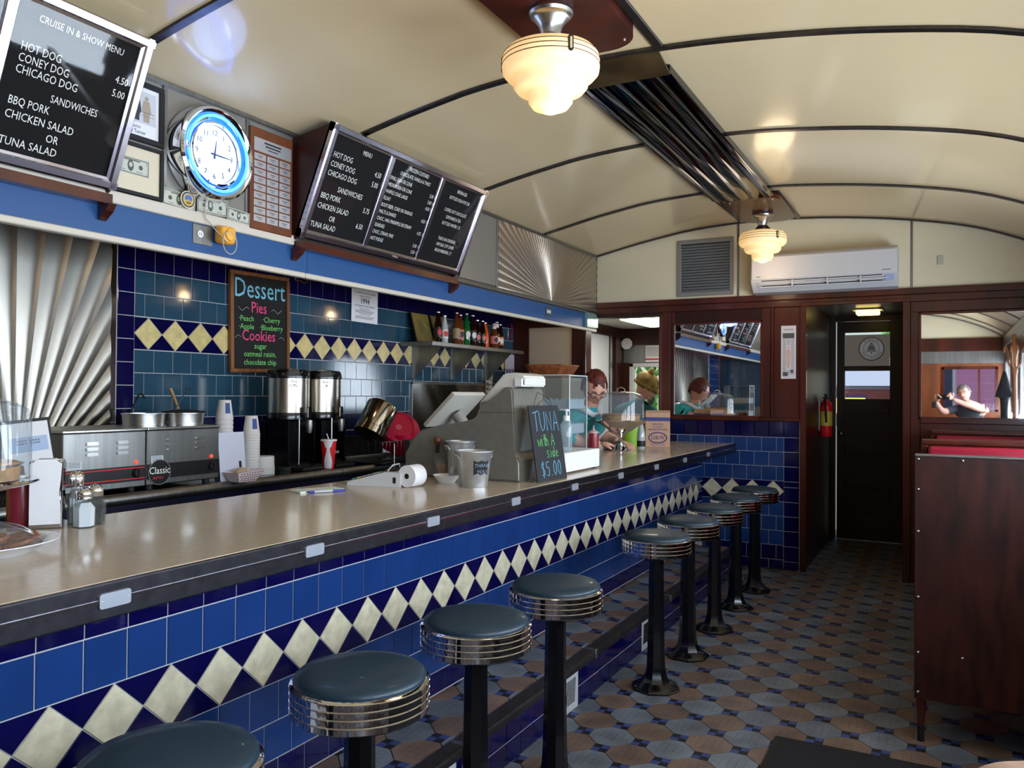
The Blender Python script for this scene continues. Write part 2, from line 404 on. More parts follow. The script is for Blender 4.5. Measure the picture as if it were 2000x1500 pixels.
# columns of tile: local x = +Y direction seen from the room means x along -Y ... use x along +Y, y up, z out (+X)
TL = TileWall(wall_left, frame((XL-.0035, 0, 0), (0, 1, 0), (0, 0, 1)), DIAMY)
y0, y1 = 2.467, 6.56
rows = [(1.89, 2.0, NAVY, 0), (1.78, 1.89, TEAL, 0), (1.67, 1.78, TEAL, .5), (1.4, 1.51, TEAL, 0), (1.29, 1.40, TEAL, .5), (1.18, 1.29, TEAL, 0), (1.07, 1.18, NAVY, .5), (.96, 1.07, NAVY, 0)]
for (a, b, m, o) in rows: TL.row(2.56, y1-.165, a, b, 2.56+o*P-P*.0, m, 'teal_tile' if m is TEAL else 'navy_tile')
TL.diamonds(2.56, y1-.165, 1.512, 2.637)
for k in range(9): TL.tile(2.513, 1.945-k*P-(.0 if k < 0 else 0), .092, P, NAVY, 'navy_tile'); TL.tile(y1-.11, 1.945-k*P, .108, P, NAVY, 'navy_tile')
# stretch of wall behind the camera, tile seen only in the mirror
mb = MB()
for r in range(12):
    for c in range(6): mb.box(XL-.008, XL, YR+.02+c*P+.001, YR+.02+(c+1)*P-.001, .7+r*P+.001, .7+(r+1)*P-.001)
mb.build('tile_field', BLUET, wall_left, kind='stuff')
mb = MB(); mb.box(XL-.008, XL-.0, 2.43, 2.464, .9, 2.0, bev=.003); mb.build('steel_strip', CHROME, wall_left)
# soffit body
mb = MB(); mb.box(-2.632, -2.615, YR, YE, 1.862, 2.62); mb.box(XL-.008, -2.632, YR, YE, 2.17, 2.3); soffit = S('trim_1', mb, M('valance_back', (96, 80, 70), .5))
mb = MB(); mb.box(-2.615, -2.600, YR, 4.66, 2.02, 2.50); mb.build('metal_panel', M('grey_enamel', (150, 146, 140), .35, metal=.55), soffit)
for y in (.35, 1.21, 2.072, 2.484, 4.655):
    mb = MB(); mb.box(-2.600, -2.592, y-.009, y+.009, 2.0, 2.475, bev=.002); mb.build('joint_strip', STEEL2, soffit)
mb = MB(); mb.box(-2.600, -2.584, YR, 6.38, 2.462, 2.482, bev=.003); mb.build('cove_strip', STEEL2, soffit)
mb = MB(); mb.box(-2.615, -2.585, YR, 2.76, 1.975, 2.02, bev=.006, seg=2); mb.build('ledge_strip', M('cream_trim', (205, 196, 182), .4), soffit)
mb = MB(); mb.box(-2.615, -2.588, 2.76, 6.38, 1.985, 2.012, bev=.006, seg=2); mb.build('ledge_strip', STEEL2, soffit)
# blue fascia in three boards, the last one turning up at its end
for a, b in ((YR, .9), (.903, 2.86), (2.863, 6.15)):
    mb = MB(); mb.box(-2.618, -2.602, a, b, 1.862, 1.978, bev=.002); mb.build('blue_board', BLUEB, soffit)
mb = MB(); mb.prism([(6.153, 1.862), (6.38, 1.872), (6.38, 1.955), (6.33, 1.985), (6.153, 1.985)], 0, .03, frame((-2.612, 0, 0), (0, 1, 0), (0, 0, 1)))
mb.build('end_board', M('pale_blue_enamel', (150, 180, 175), .2, metal=.4), soffit)
mb = MB(); mb.box(-2.625, -2.592, YR, 2.84, 1.838, 1.862, bev=.004); mb.build('white_strip', M('cream_trim', (205, 196, 182), .4), soffit)
mb = MB(); mb.box(-2.625, -2.592, 2.843, 6.38, 1.838, 1.862, bev=.004); mb.build('white_strip', M('cream_trim', (205, 196, 182), .4), soffit)
def sunburst(name, parent, x, ya, yb, za, zb, cyy, czz, n, A, nr=14, sub=6, a0=0.0, a1=PI, mat=None, sgn=1):
    mb = MB(); bm = mb.bm; prev = None; N_ = n*sub
    for i in range(N_+1):
        th = a0+(a1-a0)*i/N_; c, s_ = math.cos(th), math.sin(th); t = 1e9
        if c > 1e-6: t = min(t, (yb-cyy)/c)
        if c < -1e-6: t = min(t, (ya-cyy)/c)
        if s_ > 1e-6: t = min(t, (zb-czz)/s_)
        if s_ < -1e-6: t = min(t, (za-czz)/s_)
        u = (i % sub)/sub; ring = []
        for k in range(nr+1):
            r = t*(k/nr)**1.0; h = A*min(1, r/.30)*(1-(2*u-1)**2) if u else 0
            ring.append(bm.verts.new((x+h*sgn, cyy+r*c, czz+r*s_)))
        if prev:
            for k in range(nr): bm.faces.new([prev[k], ring[k], ring[k+1], prev[k+1]])
        prev = ring
    bmesh.ops.remove_doubles(bm, verts=bm.verts, dist=1e-5)
    bm.normal_update(); return mb.build(name, mat or SUNB, parent, 20)
for (a, b) in ((1.50, 2.43), (.56, 1.49), (-.38, .55)):
    sunburst('sunburst_panel', wall_left, XL+.001, a, b, .90, 1.99, a+.50, .84, 30, .010)
mb = MB(); mb.box(XL-.008, XL-.001, -.4, 2.43, .9, 1.99); mb.build('panel_backing', STEEL2, wall_left)
sunburst('sunburst_panel', soffit, -2.600, 4.665, 6.38, 2.012, 2.465, 5.50, 2.0, 46, .007, nr=10, mat=M('satin_sunburst', (176, 164, 150), .33, metal=.85))
# steel splash panel behind the register
mb = MB(); bm = mb.bm
G = [[bm.verts.new((XL+.008+.006*math.sin((iy*.8+iz*.6)*1.1), 4.83+iy*.055, .95+iz*.0537)) for iz in range(9)] for iy in range(21)]
for a in range(20):
    for b in range(8): bm.faces.new([G[a][b], G[a+1][b], G[a+1][b+1], G[a][b+1]])
mb.build('steel_splash_panel', SPLASH, wall_left, 60)
mb = MB(); mb.box(XL, XL+.016, 4.82, 5.95, 1.378, 1.392); mb.box(XL, XL+.016, 4.82, 4.832, .95, 1.39); mb.build('panel_edge', STEEL, wall_left)
# ---- end wall
def W(mb, x0, x1, z0, z1, y0=YE, y1=YE+.08): mb.box(x0, x1, y0, y1, z0, z1)
mb = MB()
xs = [-2.6+i*(3.42/36) for i in range(37)]
n0 = 0
poly = [(-2.6, 2.06), (.82, 2.06)] + [(x, cz_(min(x, .8))+.02) for x in reversed(xs)]
mb.prism(poly, 0, .08, frame((0, YE+.08, 0), (1, 0, 0), (0, 0, 1)))
wall_far = S('wall_far', mb, UPW)
mb = MB(); 
for a in ((-2.05, -.955, 0, 1.0), (-.17, .82, 0, 1.0)): W(mb, *a, y0=YE+.0035)
mb.build('wall_core', GROUT, wall_far)
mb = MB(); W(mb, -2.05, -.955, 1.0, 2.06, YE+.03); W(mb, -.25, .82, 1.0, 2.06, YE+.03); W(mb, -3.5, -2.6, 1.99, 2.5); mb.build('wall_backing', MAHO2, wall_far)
# cover strips dividing the upper wall
for x in (-1.418, -.205):
    mb = MB(); mb.box(x-.007, x+.007, YE-.006, YE, 2.07, cz_(x)-.01); mb.build('joint_strip', STEEL2, wall_far)
for x0, x1, z0, z1, nm in ((-2.6, .8, 2.035, 2.082, 'header_moulding'),):
    mb = MB(); mb.box(x0, x1, YE-.035, YE+.02, z0, z1, bev=.006, seg=2); mb.build(nm, MAHO, wall_far)
mb = MB(); mb.box(-2.6, .8, YE-.018, YE+.03, 1.985, 2.036, bev=.003); mb.build('header_board', MAHO, wall_far)
# tiles of the end wall
TE = TileWall(wall_far, frame((0, YE+.0035, 0), (1, 0, 0), (0, 0, 1)))
X0 = -1.843; xr0 = -1.073; xl0 = -1.953
erows = [(.996, 1.118, NAVY, 0), (.886, .996, BLUET, .5), (.776, .886, BLUET, 0), (.666, .776, BLUET, .5), (.400, .510, BLUET, 0), (.290, .400, BLUET, .5), (.180, .290, BLUET, 0), (.07, .18, NAVY, .5), (.0, .07, NAVY, 0)]
for a, b, m, o in erows: TE.row(xl0+.055 if a < .99 else xl0, xr0, a, b, X0+o*P, m, 'blue_tile' if m is BLUET else 'navy_tile')
TE.diamonds(xl0+.055, xr0, .5105, -1.15)
for (a, b) in ((.996, 1.118), (.886, .996), (.776, .886), (.663, .776), (.62, .663), (.508, .62), (.398, .508), (.288, .398), (.173, .288), (.06, .173), (0, .06)):
    TE.tile(xr0+.056, (a+b)/2, .112, b-a, NAVY, 'navy_tile')
    if a < .99: TE.tile(xl0, (a+b)/2, .108, b-a, NAVY, 'navy_tile')
mb = MB(); mb.box(-.961, -.953, YE-.006, YE+.01, 0, 1.12); mb.build('tile_edge_strip', M('white_trim', (215, 210, 205), .4), wall_far)
# mahogany panelling above the tile
def wood(x0, x1, z0, z1, d=.012, nm='wood_panel', m=MAHO, y=YE, bev=.003):
    b_ = MB(); b_.box(x0, x1, y-d, y+.03, z0, z1, bev=bev); return b_.build(nm, m, wall_far)
wood(-2.048, -1.262, 1.118, 1.146, .028, 'sill_rail'); wood(-1.262, -.955, 1.118, 1.146, .016, 'sill_rail')
wood(-2.048, -1.955, 1.146, 1.985, .016, 'post'); wood(-1.955, -1.925, 1.146, 1.985, .006, 'frame_side'); wood(-1.24, -1.17, 1.146, 1.985, .006, 'frame_side')
wood(-1.925, -1.24, 1.882, 1.985, .004, 'frame_top', MAHO2)
wood(-1.168, -1.148, 1.146, 1.985, .018, 'batten'); wood(-1.148, -.955, 1.146, 1.985, .004, 'wood_panel')
# door casing
for x0, x1 in ((-.955, -.912), (-.262, -.212)):
    wood(x0, x1, 0, 1.99, .022, 'door_casing')
wood(-.955, -.212, 1.985, 2.012, .026, 'door_casing')
wood(-.212, -.150, 0, 1.985, .006, 'wood_panel')
wood(-.212, .8, 1.91, 1.985, .012, 'frame_top'); wood(-.150, .8, 1.128, 1.163, .022, 'sill_rail'); wood(-.150, .8, 0.0, 1.128, .004, 'wood_panel', MAHO)
for x in (.15, .5): wood(x, x+.02, .1, 1.1, .012, 'batten')
# mirrors
def mirror(x0, x1, z0, z1, label):
    t = thing('wall_mirror', label, 'mirror', ((x0+x1)/2, YE-.006, z0))
    h = z1-z0; w2 = (x1-x0)/2
    b_ = MB(); b_.box(-w2, w2, .0, .006, 0, h, bev=.0015); b_.build('glass', MIRR, t)
    b_ = MB()
    for a in ((-w2-.012, -w2+.004, -.012, h+.012), (w2-.004, w2+.012, -.012, h+.012)): b_.box(a[0], a[1], -.014, .005, a[2], a[3], bev=.003)
    b_.box(-w2-.012, w2+.012, -.014, .005, -.012, .004, bev=.003); b_.box(-w2-.012, w2+.012, -.014, .005, h-.004, h+.012, bev=.003)
    b_.build('frame', MAHO, t); return t
mirror(-1.925, -1.242, 1.152, 1.880, 'rectangular mirror in mahogany frame above blue tile, left of the doorway')
mirror(-.148, .76, 1.169, 1.896, 'wide mirror in mahogany frame right of the doorway, above the booths')
# staff side of the end wall, under the soffit
mb = MB(); W(mb, XL, -3.25, 0, 1.99); W(mb, -2.83, -2.70, 0, 1.99); W(mb, -3.25, -2.83, 1.893, 1.99, YE-.01)
mb.box(XL, -2.02, YE-.03, YE+.08, 1.955, 1.99); mb.build('dark_panelling', MAHO2, wall_far)
mb = MB(); W(mb, -3.25, -2.83, 0, 1.893, YE+.02); mb.build('cream_panel', M('cream_panel_paint', (170, 158, 138), .6), wall_far)
mb = MB(); mb.box(-2.715, -2.69, YE-.02, YE+.1, 0, 1.93, bev=.004); mb.box(-2.05, -2.03, YE-.02, YE+.1, .95, 1.985, bev=.004); mb.build('opening_casing', MAHO, wall_far)
# ---- annex behind the pass-through
mb = MB(); mb.box(-3.25, -3.15, YE+.08, 8.5, -.02, 2.1); mb.box(-1.85, -1.78, YE+.08, 8.5, -.02, 2.1)
annex = S('wall_annex', mb, M('annex_paint', (196, 200, 206), .5))
mb = MB(); mb.box(-3.25, -1.78, YE+.08, 8.5, 2.03, 2.12); S('ceiling_annex', mb, M('annex_ceiling_paint', (214, 208, 196), .5))
mb = MB(); mb.box(-3.15, -1.85, 8.42, 8.5, 1.655, 2.03); mb.box(-3.15, -3.02, 8.42, 8.5, 0, 1.655); mb.box(-2.2, -1.85, 8.42, 8.5, 0, 1.655); mb.box(-3.02, -2.2, 8.42, 8.5, 0, .9); mb.box(-3.15, -3.11, 8.2, 8.42, 0, 2.03); mb.box(-3.15, -1.85, 8.38, 8.42, 1.85, 1.9)
mb.box(-3.15, -3.10, YE+.1, 8.42, 1.93, 2.03)
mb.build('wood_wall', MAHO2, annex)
mb = MB(); mb.box(-3.15, -3.13, 7.35, 8.05, .02, 1.93, bev=.004); mb.build('white_door', M('white_door_paint', (210, 214, 222), .4), annex)
mb = MB(); mb.box(-3.135, -3.12, 8.07, 8.12, .02, 1.93); mb.build('door_trim', STEEL, annex)
mb = MB(); mb.box(-3.1, -2.85, 8.41, 8.42, 1.66, 1.85); mb.build('steel_sheet', STEEL2, annex)
wn = MB()
for a in ((-3.03, -2.985, .9, 1.655), (-2.24, -2.2, .9, 1.655)): wn.box(a[0], a[1], 8.40, 8.46, a[2], a[3], bev=.004)
wn.box(-3.03, -2.2, 8.40, 8.46, 1.612, 1.655, bev=.004); wn.box(-3.03, -2.2, 8.40, 8.46, .9, .94, bev=.004)
win3 = S('window_3', wn, M('white_frame', (205, 208, 212), .4)); mb = MB(); mb.box(-2.985, -2.24, 8.43, 8.434, .94, 1.612); mb.build('pane', GLASS, win3)
t = thing('annex_light_fixture', 'lit fluorescent ceiling fixture seen through the pass-through opening', 'light fixture', (-2.4, 7.35, 2.03))
mb = MB(); mb.box(-.22, .22, -.45, .45, -.035, -.001, bev=.006); mb.build('housing', WHITE, t)
mb = MB(); mb.box(-.19, .19, -.42, .42, -.045, -.0355, bev=.003); mb.build('diffuser', M('annex_glow', (255, 250, 235), .5, emit=(255, 246, 225), es=9), t)
# ---- vestibule and door
mb = MB(); mb.box(-1.0, -.925, YE+.08, 8.1, -.01, 2.08); mb.box(-.235, -.16, YE+.08, 8.1, -.01, 2.08)
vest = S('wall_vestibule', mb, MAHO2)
mb = MB(); mb.box(-1.0, -.16, YE+.08, 8.1, 2.05, 2.10); S('ceiling_vestibule', mb, M('vestibule_metal', (150, 150, 145), .35, metal=.6))
mb = MB(); mb.box(-.925, -.235, 8.03, 8.1, 2.0, 2.05); mb.box(-.925, -.888, 8.03, 8.1, 0, 2.0); mb.box(-.30, -.235, 8.03, 8.1, 0, 2.0); mb.build('door_jamb', MAHO2, vest)
DB = M('door_brown', (34, 20, 16), .35)
mb = MB()
for a in ((-.878, -.81, .004, 1.998), (-.433, -.301, .004, 1.998), (-.81, -.433, 1.897, 1.995), (-.81, -.433, 1.16, 1.289), (-.81, -.433, .004, .20), (-.81, -.433, .78, .86), (-.81, -.433, .48, .54)): mb.box(a[0], a[1], 8.035, 8.075, a[2], a[3], bev=.002)
door = S('door_1', mb, DB)
for a in ((-.81, -.433, .20, .48), (-.81, -.433, .54, .78), (-.81, -.433, .86, 1.16)):
    mb = MB(); mb.box(a[0]-.002, a[1]+.002, 8.045, 8.062, a[2]-.002, a[3]+.002); mb.build('panel', DB, door)
mb = MB(); mb.box(-.81, -.433, 8.055, 8.059, 1.289, 1.897); mb.build('pane', GLASS, door)
mb = MB(); mb.box(-.81, -.433, 8.040, 8.048, 1.895, 1.902); mb.build('glazing_bar', STEEL, door)
mb = MB(); mb.box(-.812, -.431, 8.040, 8.052, 1.545, 1.59, bev=.002); mb.build('crossbar', DB, door)
mb = MB(); mb.sphere((-.838, 8.0, .965), .024, (1, .7, 1)); mb.lathe([(.011, 0), (.011, .035)], 12, (-.838, 8.035, .965), Matrix.Rotation(PI/2, 4, 'X')); mb.build('door_knob', STEEL2, door, 50)
# sign panel in the door window
sg = thing('telephone_sign', 'round public telephone sign with bell emblem on the grey panel in the door window', 'sign', (-.62, 8.038, 1.72))
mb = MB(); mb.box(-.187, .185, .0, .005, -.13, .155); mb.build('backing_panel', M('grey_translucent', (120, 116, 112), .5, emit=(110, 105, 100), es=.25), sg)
MS = frame((.035, -.001, .025), (1, 0, 0), (0, 0, 1))
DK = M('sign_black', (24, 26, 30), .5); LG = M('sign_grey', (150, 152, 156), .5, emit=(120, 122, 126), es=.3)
mb = MB(); mb.lathe([(0, 0), (.107, 0), (.107, .004), (0, .004)], 48, (0, 0, 0), MS); mb.build('rim', DK, sg)
mb = MB(); mb.lathe([(0, .0041), (.100, .0041), (.100, .0055), (0, .0055)], 48, (0, 0, 0), MS); mb.build('disc', LG, sg)
lt = []
for word, a0, a1, up in (('PUBLIC', 128, 52, 1), ('TELEPHONE', 205, 335, 0)):
    for k, ch in enumerate(word):
        a = math.radians(a0+(a1-a0)*k/(len(word)-1)); r = .082 if up else .083
        lt.append((ch, r*math.cos(a)-(.0), r*math.sin(a), .026, 'CENTER', 1, a-PI/2 if up else a+PI/2))
# place glyph centres rather than baselines
lt = [(c, x-(.009*(-math.sin(an))), y-(.009*math.cos(an)), s_, al, xs_, an) for c, x, y, s_, al, xs_, an in lt]
lettering(lt, MS, .0066, 'lettering', DK, sg)
mb = MB(); mb.tube(ring_pts(MS @ Vector((0, 0, .006)), .066, 40, MS), .0012, 4, closed=True); mb.build('inner_ring', DK, sg)
mb = MB()
bell = [(-.012, .045, .038), (-.018, .036, .028), (-.022, .026, .015), (-.026, .013, .0), (-.032, -.003, -.014), (-.042, -.018, -.026)]
for k, (xa, za, zb) in enumerate(bell): 
    w1 = abs(xa); w0 = w1+.004
    mb.prism([(-w1, za), (-w0, zb+.003), (w0, zb+.003), (w1, za)], .0056, .008, MS)
mb.lathe([(0, 0), (.006, .001), (0, .006)], 10, (0, 0, 0), MS @ Matrix.Translation((0, -.036, .005))); mb.box(-.008, .008, .047, .053, .0056, .008, MS); mb.build('bell_emblem', DK, sg)
t = thing('vestibule_light', 'lit rectangular dome light on the vestibule ceiling above the dark door', 'light fixture', (-.57, 7.45, 2.05))
mb = MB(); mb.box(-.12, .12, -.10, .10, -.012, -.001, bev=.004); mb.build('base', WHITE, t)
mb = MB(); mb.box(-.09, .09, -.07, .07, -.05, -.0125, bev=.012, seg=3); mb.build('lens', M('vestibule_glow', (255, 230, 150), .5, emit=(255, 224, 130), es=2.2), t, 40)
t = thing('fire_extinguisher', 'red fire extinguisher on the vestibule side wall by the dark door', 'extinguisher', (-.872, 7.22, .975))
mb = MB(); mb.lathe([(0, 0), (.045, .002), (.05, .015), (.05, .25), (.04, .285), (.018, .30), (.016, .315), (0, .315)], 20); mb.build('cylinder', REDP, t, 40)
mb = MB(); mb.lathe([(.0505, .09), (.0508, .09), (.0508, .21), (.0505, .21)], 20, cap=False); mb.build('label_band', M('yellow_label', (190, 165, 60), .5), t)
mb = MB(); mb.box(-.02, .02, -.05, .03, .315, .33, bev=.003); mb.box(-.012, .012, -.06, .02, .345, .355, bev=.003); mb.lathe([(.012, .30), (.012, .35)], 10); mb.build('handle', BLKM, t)
mb = MB(); mb.tube([(0, -.02, .32), (.0, -.07, .30), (.01, -.075, .22), (.01, -.058, .12)], .007, 8); mb.build('hose', BLKM, t, 60)
mb = MB(); mb.box(-.0525, -.046, -.02, .02, .05, .30); mb.build('bracket', STEEL2, t)
# ---- right wall with windows, rear wall
mb = MB(); segs = [(-1.1, .0), (.2, 1.3), (1.5, 2.6), (2.8, 3.9), (4.1, 5.2)]
mb.box(XR, XR+.1, YR-.1, YE+.1, -.02, 1.0); mb.box(XR, XR+.1, YR-.1, YE+.1, 1.85, 2.3)
e0 = YR-.1
for a, b in segs: mb.box(XR, XR+.1, e0, a, 1.0, 1.85); e0 = b
mb.box(XR, XR+.1, e0, YE+.1, 1.0, 1.85); wall_right = S('wall_right', mb, MAHO)
for k, (a, b) in enumerate(segs):
    mb = MB()
    for y in (a, b-.03): mb.box(XR+.01, XR+.07, y, y+.03, 1.0, 1.85)
    mb.box(XR+.01, XR+.07, a, b, 1.0, 1.03); mb.box(XR+.01, XR+.07, a, b, 1.82, 1.85); mb.box(XR-.02, XR+.08, a-.02, b+.02, .985, 1.0)
    wo = S('window_%d' % (k+4), mb, STEEL2); mb = MB(); mb.box(XR+.038, XR+.042, a+.03, b-.03, 1.03, 1.82); mb.build('pane', GLASS, wo)
mb = MB(); mb.box(XR-.02, XR, YR, YE-.04, 2.05, 2.2); S('trim_2', mb, STEEL2)
mb = MB(); mb.box(XL-.1, -.02, YR-.08, YR, -.02, 2.0); mb.box(-.02, XR+.1, YR-.08, YR, -.02, 1.12); mb.box(-.02, XR+.1, YR-.08, YR, 1.74, 2.0); mb.box(.68, XR+.1, YR-.08, YR, 1.12, 1.74)
wall_rear = S('wall_rear', mb, M('warm_wood', (150, 80, 40), .4, noise=(6, .3), stretch=(1, 1, .15)))
mb = MB(); mb.box(-2.6, .8, YR-.02, YR+.02, 2.0, 2.2); mb.build('header_board', MAHO, wall_rear)
mb = MB()
for r in range(12):
    for c in range(18): mb.box(XL+.02+c*P+.001, XL+.02+(c+1)*P-.001, YR, YR+.006, .6+r*P+.001, .6+(r+1)*P-.001)
mb.build('tile_field', TEAL, wall_rear, kind='stuff')
mb = MB(); mb.box(-.5, .78, YR, YR+.012, 1.82, 2.0); mb.build('steel_band', STEEL2, wall_rear)
poly = [(-2.6, 2.0), (.82, 2.0)] + [(x, cz_(min(x, .8))+.02) for x in reversed(xs)]
mb = MB(); mb.prism(poly, 0, .08, frame((0, YR, 0), (1, 0, 0), (0, 0, 1))); mb.build('upper_wall', UPW, wall_rear)
mb = MB()
for a in ((-.04, 0, 1.1, 1.76), (.66, .70, 1.1, 1.76), (.44, .47, 1.12, 1.74)): mb.box(a[0], a[1], YR-.06, YR+.012, a[2], a[3])
mb.box(-.04, .70, YR-.06, YR+.012, 1.09, 1.13); mb.box(-.04, .70, YR-.06, YR+.012, 1.73, 1.77); wr = S('window_1', mb, MAHO); mb = MB(); mb.box(0, .66, YR-.04, YR-.036, 1.13, 1.73); mb.build('pane', GLASS, wr)
# ---------------------------------------------------------------- ceiling centre panel, lamps
cpn = thing('ceiling_panel_strip', 'polished fluted dark metal panel along the middle of the ceiling, between the two lamps', 'ceiling panel', (-1.18, 4.3, 2.62))
mb = MB(); bm = mb.bm; NX = 60; prev = None
prof = []
for i in range(NX+1):
    u = i/NX; x = -.197+.394*u; ph = (u*5) % 1.0
    prof.append((x, -.002-.011*(1-abs(2*ph-1))**3 if .02 < u < .98 else 0))
NYP = 26; G = []
for j in range(NYP+1):
    y = -1.12+2.27*j/NYP; wob = .0012*math.sin(j*.5)
    G.append([bm.verts.new((x+wob*math.sin(i*.5), y, z-.02*math.sin(PI*i/NX)*.3)) for i, (x, z) in enumerate(prof)])
for j in range(NYP):
    for i in range(NX): bm.faces.new([G[j][i], G[j+1][i], G[j+1][i+1], G[j][i+1]])
mb.build('fluted_sheet', DARKCH, cpn, 25)
mb = MB(); mb.box(-.199, -.194, -1.12, 1.15, -.002, .03); mb.box(.194, .199, -1.12, 1.15, -.002, .03); mb.box(-.199, .199, 1.145, 1.15, -.002, .03); mb.build('side_flange', DARKCH, cpn)
mb = MB(); mb.prism([(-1.285, .028), (-1.12, -.012), (-1.12, -.004), (-1.285, .036)], -.2, .2, frame((0, 0, 0), (0, 1, 0), (0, 0, 1))); mb.build('end_flap', M('aged_brass_sheet', (120, 98, 66), .35, metal=.8, noise=(6, .4)), cpn)
GLOW = M('lit_opal_glass', (255, 232, 190), .35, emit=(255, 206, 132), es=.37)
def stadium(hx, hy, r, n=8):
    pts = []
    for cx_, cy_, a in ((hx-r, hy-r, 0), (-hx+r, hy-r, 90), (-hx+r, -hy+r, 180), (hx-r, -hy+r, 270)):
        for k in range(n+1): b = math.radians(a+90*k/n); pts.append((cx_+r*math.cos(b), cy_+r*math.sin(b)))
    return pts
def lamp(loc, label, hy, offy, first):
    t = thing('ceiling_lamp', label, 'lamp', loc, group='schoolhouse lamps along the ceiling')
    mb = MB(); mb.prism(stadium(.185, hy, .12), -.035, .018, Matrix.Translation((0, offy, 0))); mb.build('mounting_board', MAHO, t, 40)
    mb = MB()
    for sx in (-.14, .14):
        for sy in (-hy+.07, hy-.07): mb.sphere((sx, offy+sy, -.036), .006)
    mb.build('screws', STEEL, t, 60)
    mb = MB(); mb.lathe([(.070, -.035), (.076, -.05), (.071, -.060), (.064, -.064), (.058, -.070), (.056, -.074), (.043, -.09), (.036, -.108), (.033, -.125)], 32); mb.build('fitter', STEEL, t, 30)
    mb = MB(); mb.lathe([(.030, -.122), (.038, -.13), (.054, -.148), (.066, -.160), (.070, -.168)], 32); mb.build('collar', M('bronze_collar', (112, 92, 80), .35, metal=.8), t, 40)
    mb = MB(); mb.lathe([(.05, -.160), (.10, -.165), (.148, -.180), (.162, -.196), (.165, -.215), (.165, -.238), (.163, -.252), (.150, -.267), (.129, -.272), (.127, -.279), (.126, -.299), (.114, -.314), (.081, -.319), (.076, -.326), (.0745, -.352), (.060, -.371), (.036, -.376), (.031, -.383), (.016, -.389), (0, -.391)], 48); sh = mb.build('shade', GLOW, t, 50)
    mb = MB()
    for z, rz_ in ((-.197, .1622), (-.213, .1650), (-.229, .1652)): mb.tube(ring_pts((0, 0, z), rz_, 56), .0016, 6, closed=True)
    mb.build('stripe', M('bronze_line', (96, 74, 48), .4, metal=.5), sh)
    for a in (-42, 78, 198):
        A = math.radians(a); mm = frame((.1645*math.cos(A), .1645*math.sin(A), -.214), (-math.sin(A), math.cos(A), 0), (0, 0, 1))
        mb = MB(); mb.prism(stadium(.009, .026, .0085, 4), -.002, .004, mm); mb.build('ornament', M('bronze_dark', (42, 34, 30), .4, metal=.6), sh)
        mb = MB(); mb.prism(stadium(.004, .019, .0035, 4), .004, .0055, mm); mb.build('ornament_inlay', M('inlay_pale', (205, 190, 150), .4), sh)
    l = bpy.data.lights.new('lamp_light', 'POINT'); l.energy = 1.3; l.color = (1.0, .74, .46); l.shadow_soft_size = .12
    o = bpy.data.objects.new('lamp_light', l); COL.objects.link(o); o.parent = t; o.location = (0, 0, -.46)
    return t
lamp((-1.175, 2.466, 2.648), 'nearer stepped opal glass ceiling lamp, largest in view, on a mahogany board', .42, -.02, 1)
lamp((-1.145, 5.93, 2.648), 'farther stepped opal glass ceiling lamp, hanging in front of the white air conditioner', .40, -.07, 0)
# ---------------------------------------------------------------- long counter
YC0 = .25
ctr = thing('lunch_counter', 'long tiled lunch counter body with blue, navy and cream diamond tiles', 'counter', (-1.69, 3.3, 0))
def loc_(p): return (p[0]+1.69, p[1]-3.3, p[2])
mb = MB(); mb.box(-.42, -.0035, YC0-3.3, YE-3.3-.002, .0, .872); mb.build('body', GROUT, ctr)
TC = TileWall(ctr, frame((-.0035, -3.3, 0), (0, 1, 0), (0, 0, 1)))
yA, yB = .85, YE-.005
TC.row(yA, yB, .757, .872, 1.872+.055, NAVY, 'navy_tile')
TC.row(yA, yB, .637, .757, 1.045, BLUET, 'blue_tile')
TC.diamonds(yA, yB-.1, .4815, 1.077)
TC.row(yA, yB, .370, .4815, .99, BLUET, 'blue_tile'); TC.row(yA, yB, .262, .370, 1.045, BLUET, 'blue_tile')
TC.row(yA, yB, .178, .262, .99, NAVY, 'navy_tile')
for a in (.4815, .559): TC.tile(yB-.05, a+.0385, .1, .077, NAVY, 'navy_tile')
# raised footrest ledge
led = thing('footrest_ledge', 'low tiled footrest ledge along the counter with dark metal nosing', 'ledge', (-1.36, 3.3, 0))
mb = MB(); mb.box(-.328, -.0035, YC0-3.3, 2.75, 0, .170); mb.build('base', GROUT, led)
TD = TileWall(led, frame((-.0035, -3.3, 0), (0, 1, 0), (0, 0, 1)))
vents = [(1.30, 1.52), (1.98, 2.20), (2.62, 2.62), (2.95, 3.17), (3.98, 4.16)]
def vrow(a, b, off):
    c = .85
    for v0, v1 in [v for v in vents if v[1] > v[0]]+[(6.04, 6.04)]:
        TD.row(c, v0, a, b, off, NAVY, 'navy_tile'); c = v1
vrow(.0, .080, .0); vrow(.080, .158, .0)
for i, (v0, v1) in enumerate([v for v in vents if v[1] > v[0]]):
    mb = MB(); m_ = frame((-.008, (v0+v1)/2-3.3, .08), (0, 1, 0), (0, 0, 1)); hw = (v1-v0)/2-.006
    mb.box(-hw, hw, -.078, .076, 0, .004, m_, bev=.001); gp = mb.build('vent_plate', GREY if i % 2 else STEEL2, led)
    mb = MB()
    for k in range(14): 
        xk = -hw+.03+k*(2*hw-.06)/13
        mb.prism([(xk-.006, -.05), (xk-.001, -.05), (xk+.010, .05), (xk+.005, .05)], .004, .0055, m_)
    mb.build('slots', BLK, gp)
mb = MB(); mb.prism([(-.05, .186), (-.012, .186), (.002, .180), (.008, .168), (.008, .155), (-.05, .155)], YC0-3.3, 2.75, frame((0, 0, 0), (1, 0, 0), (0, 0, 1)) @ Matrix.Diagonal((1, 1, -1, 1)))
mb.build('nosing', M('worn_nosing', (66, 60, 60), .38, metal=.7, noise=(20, .3)), led, 30)
mb = MB()
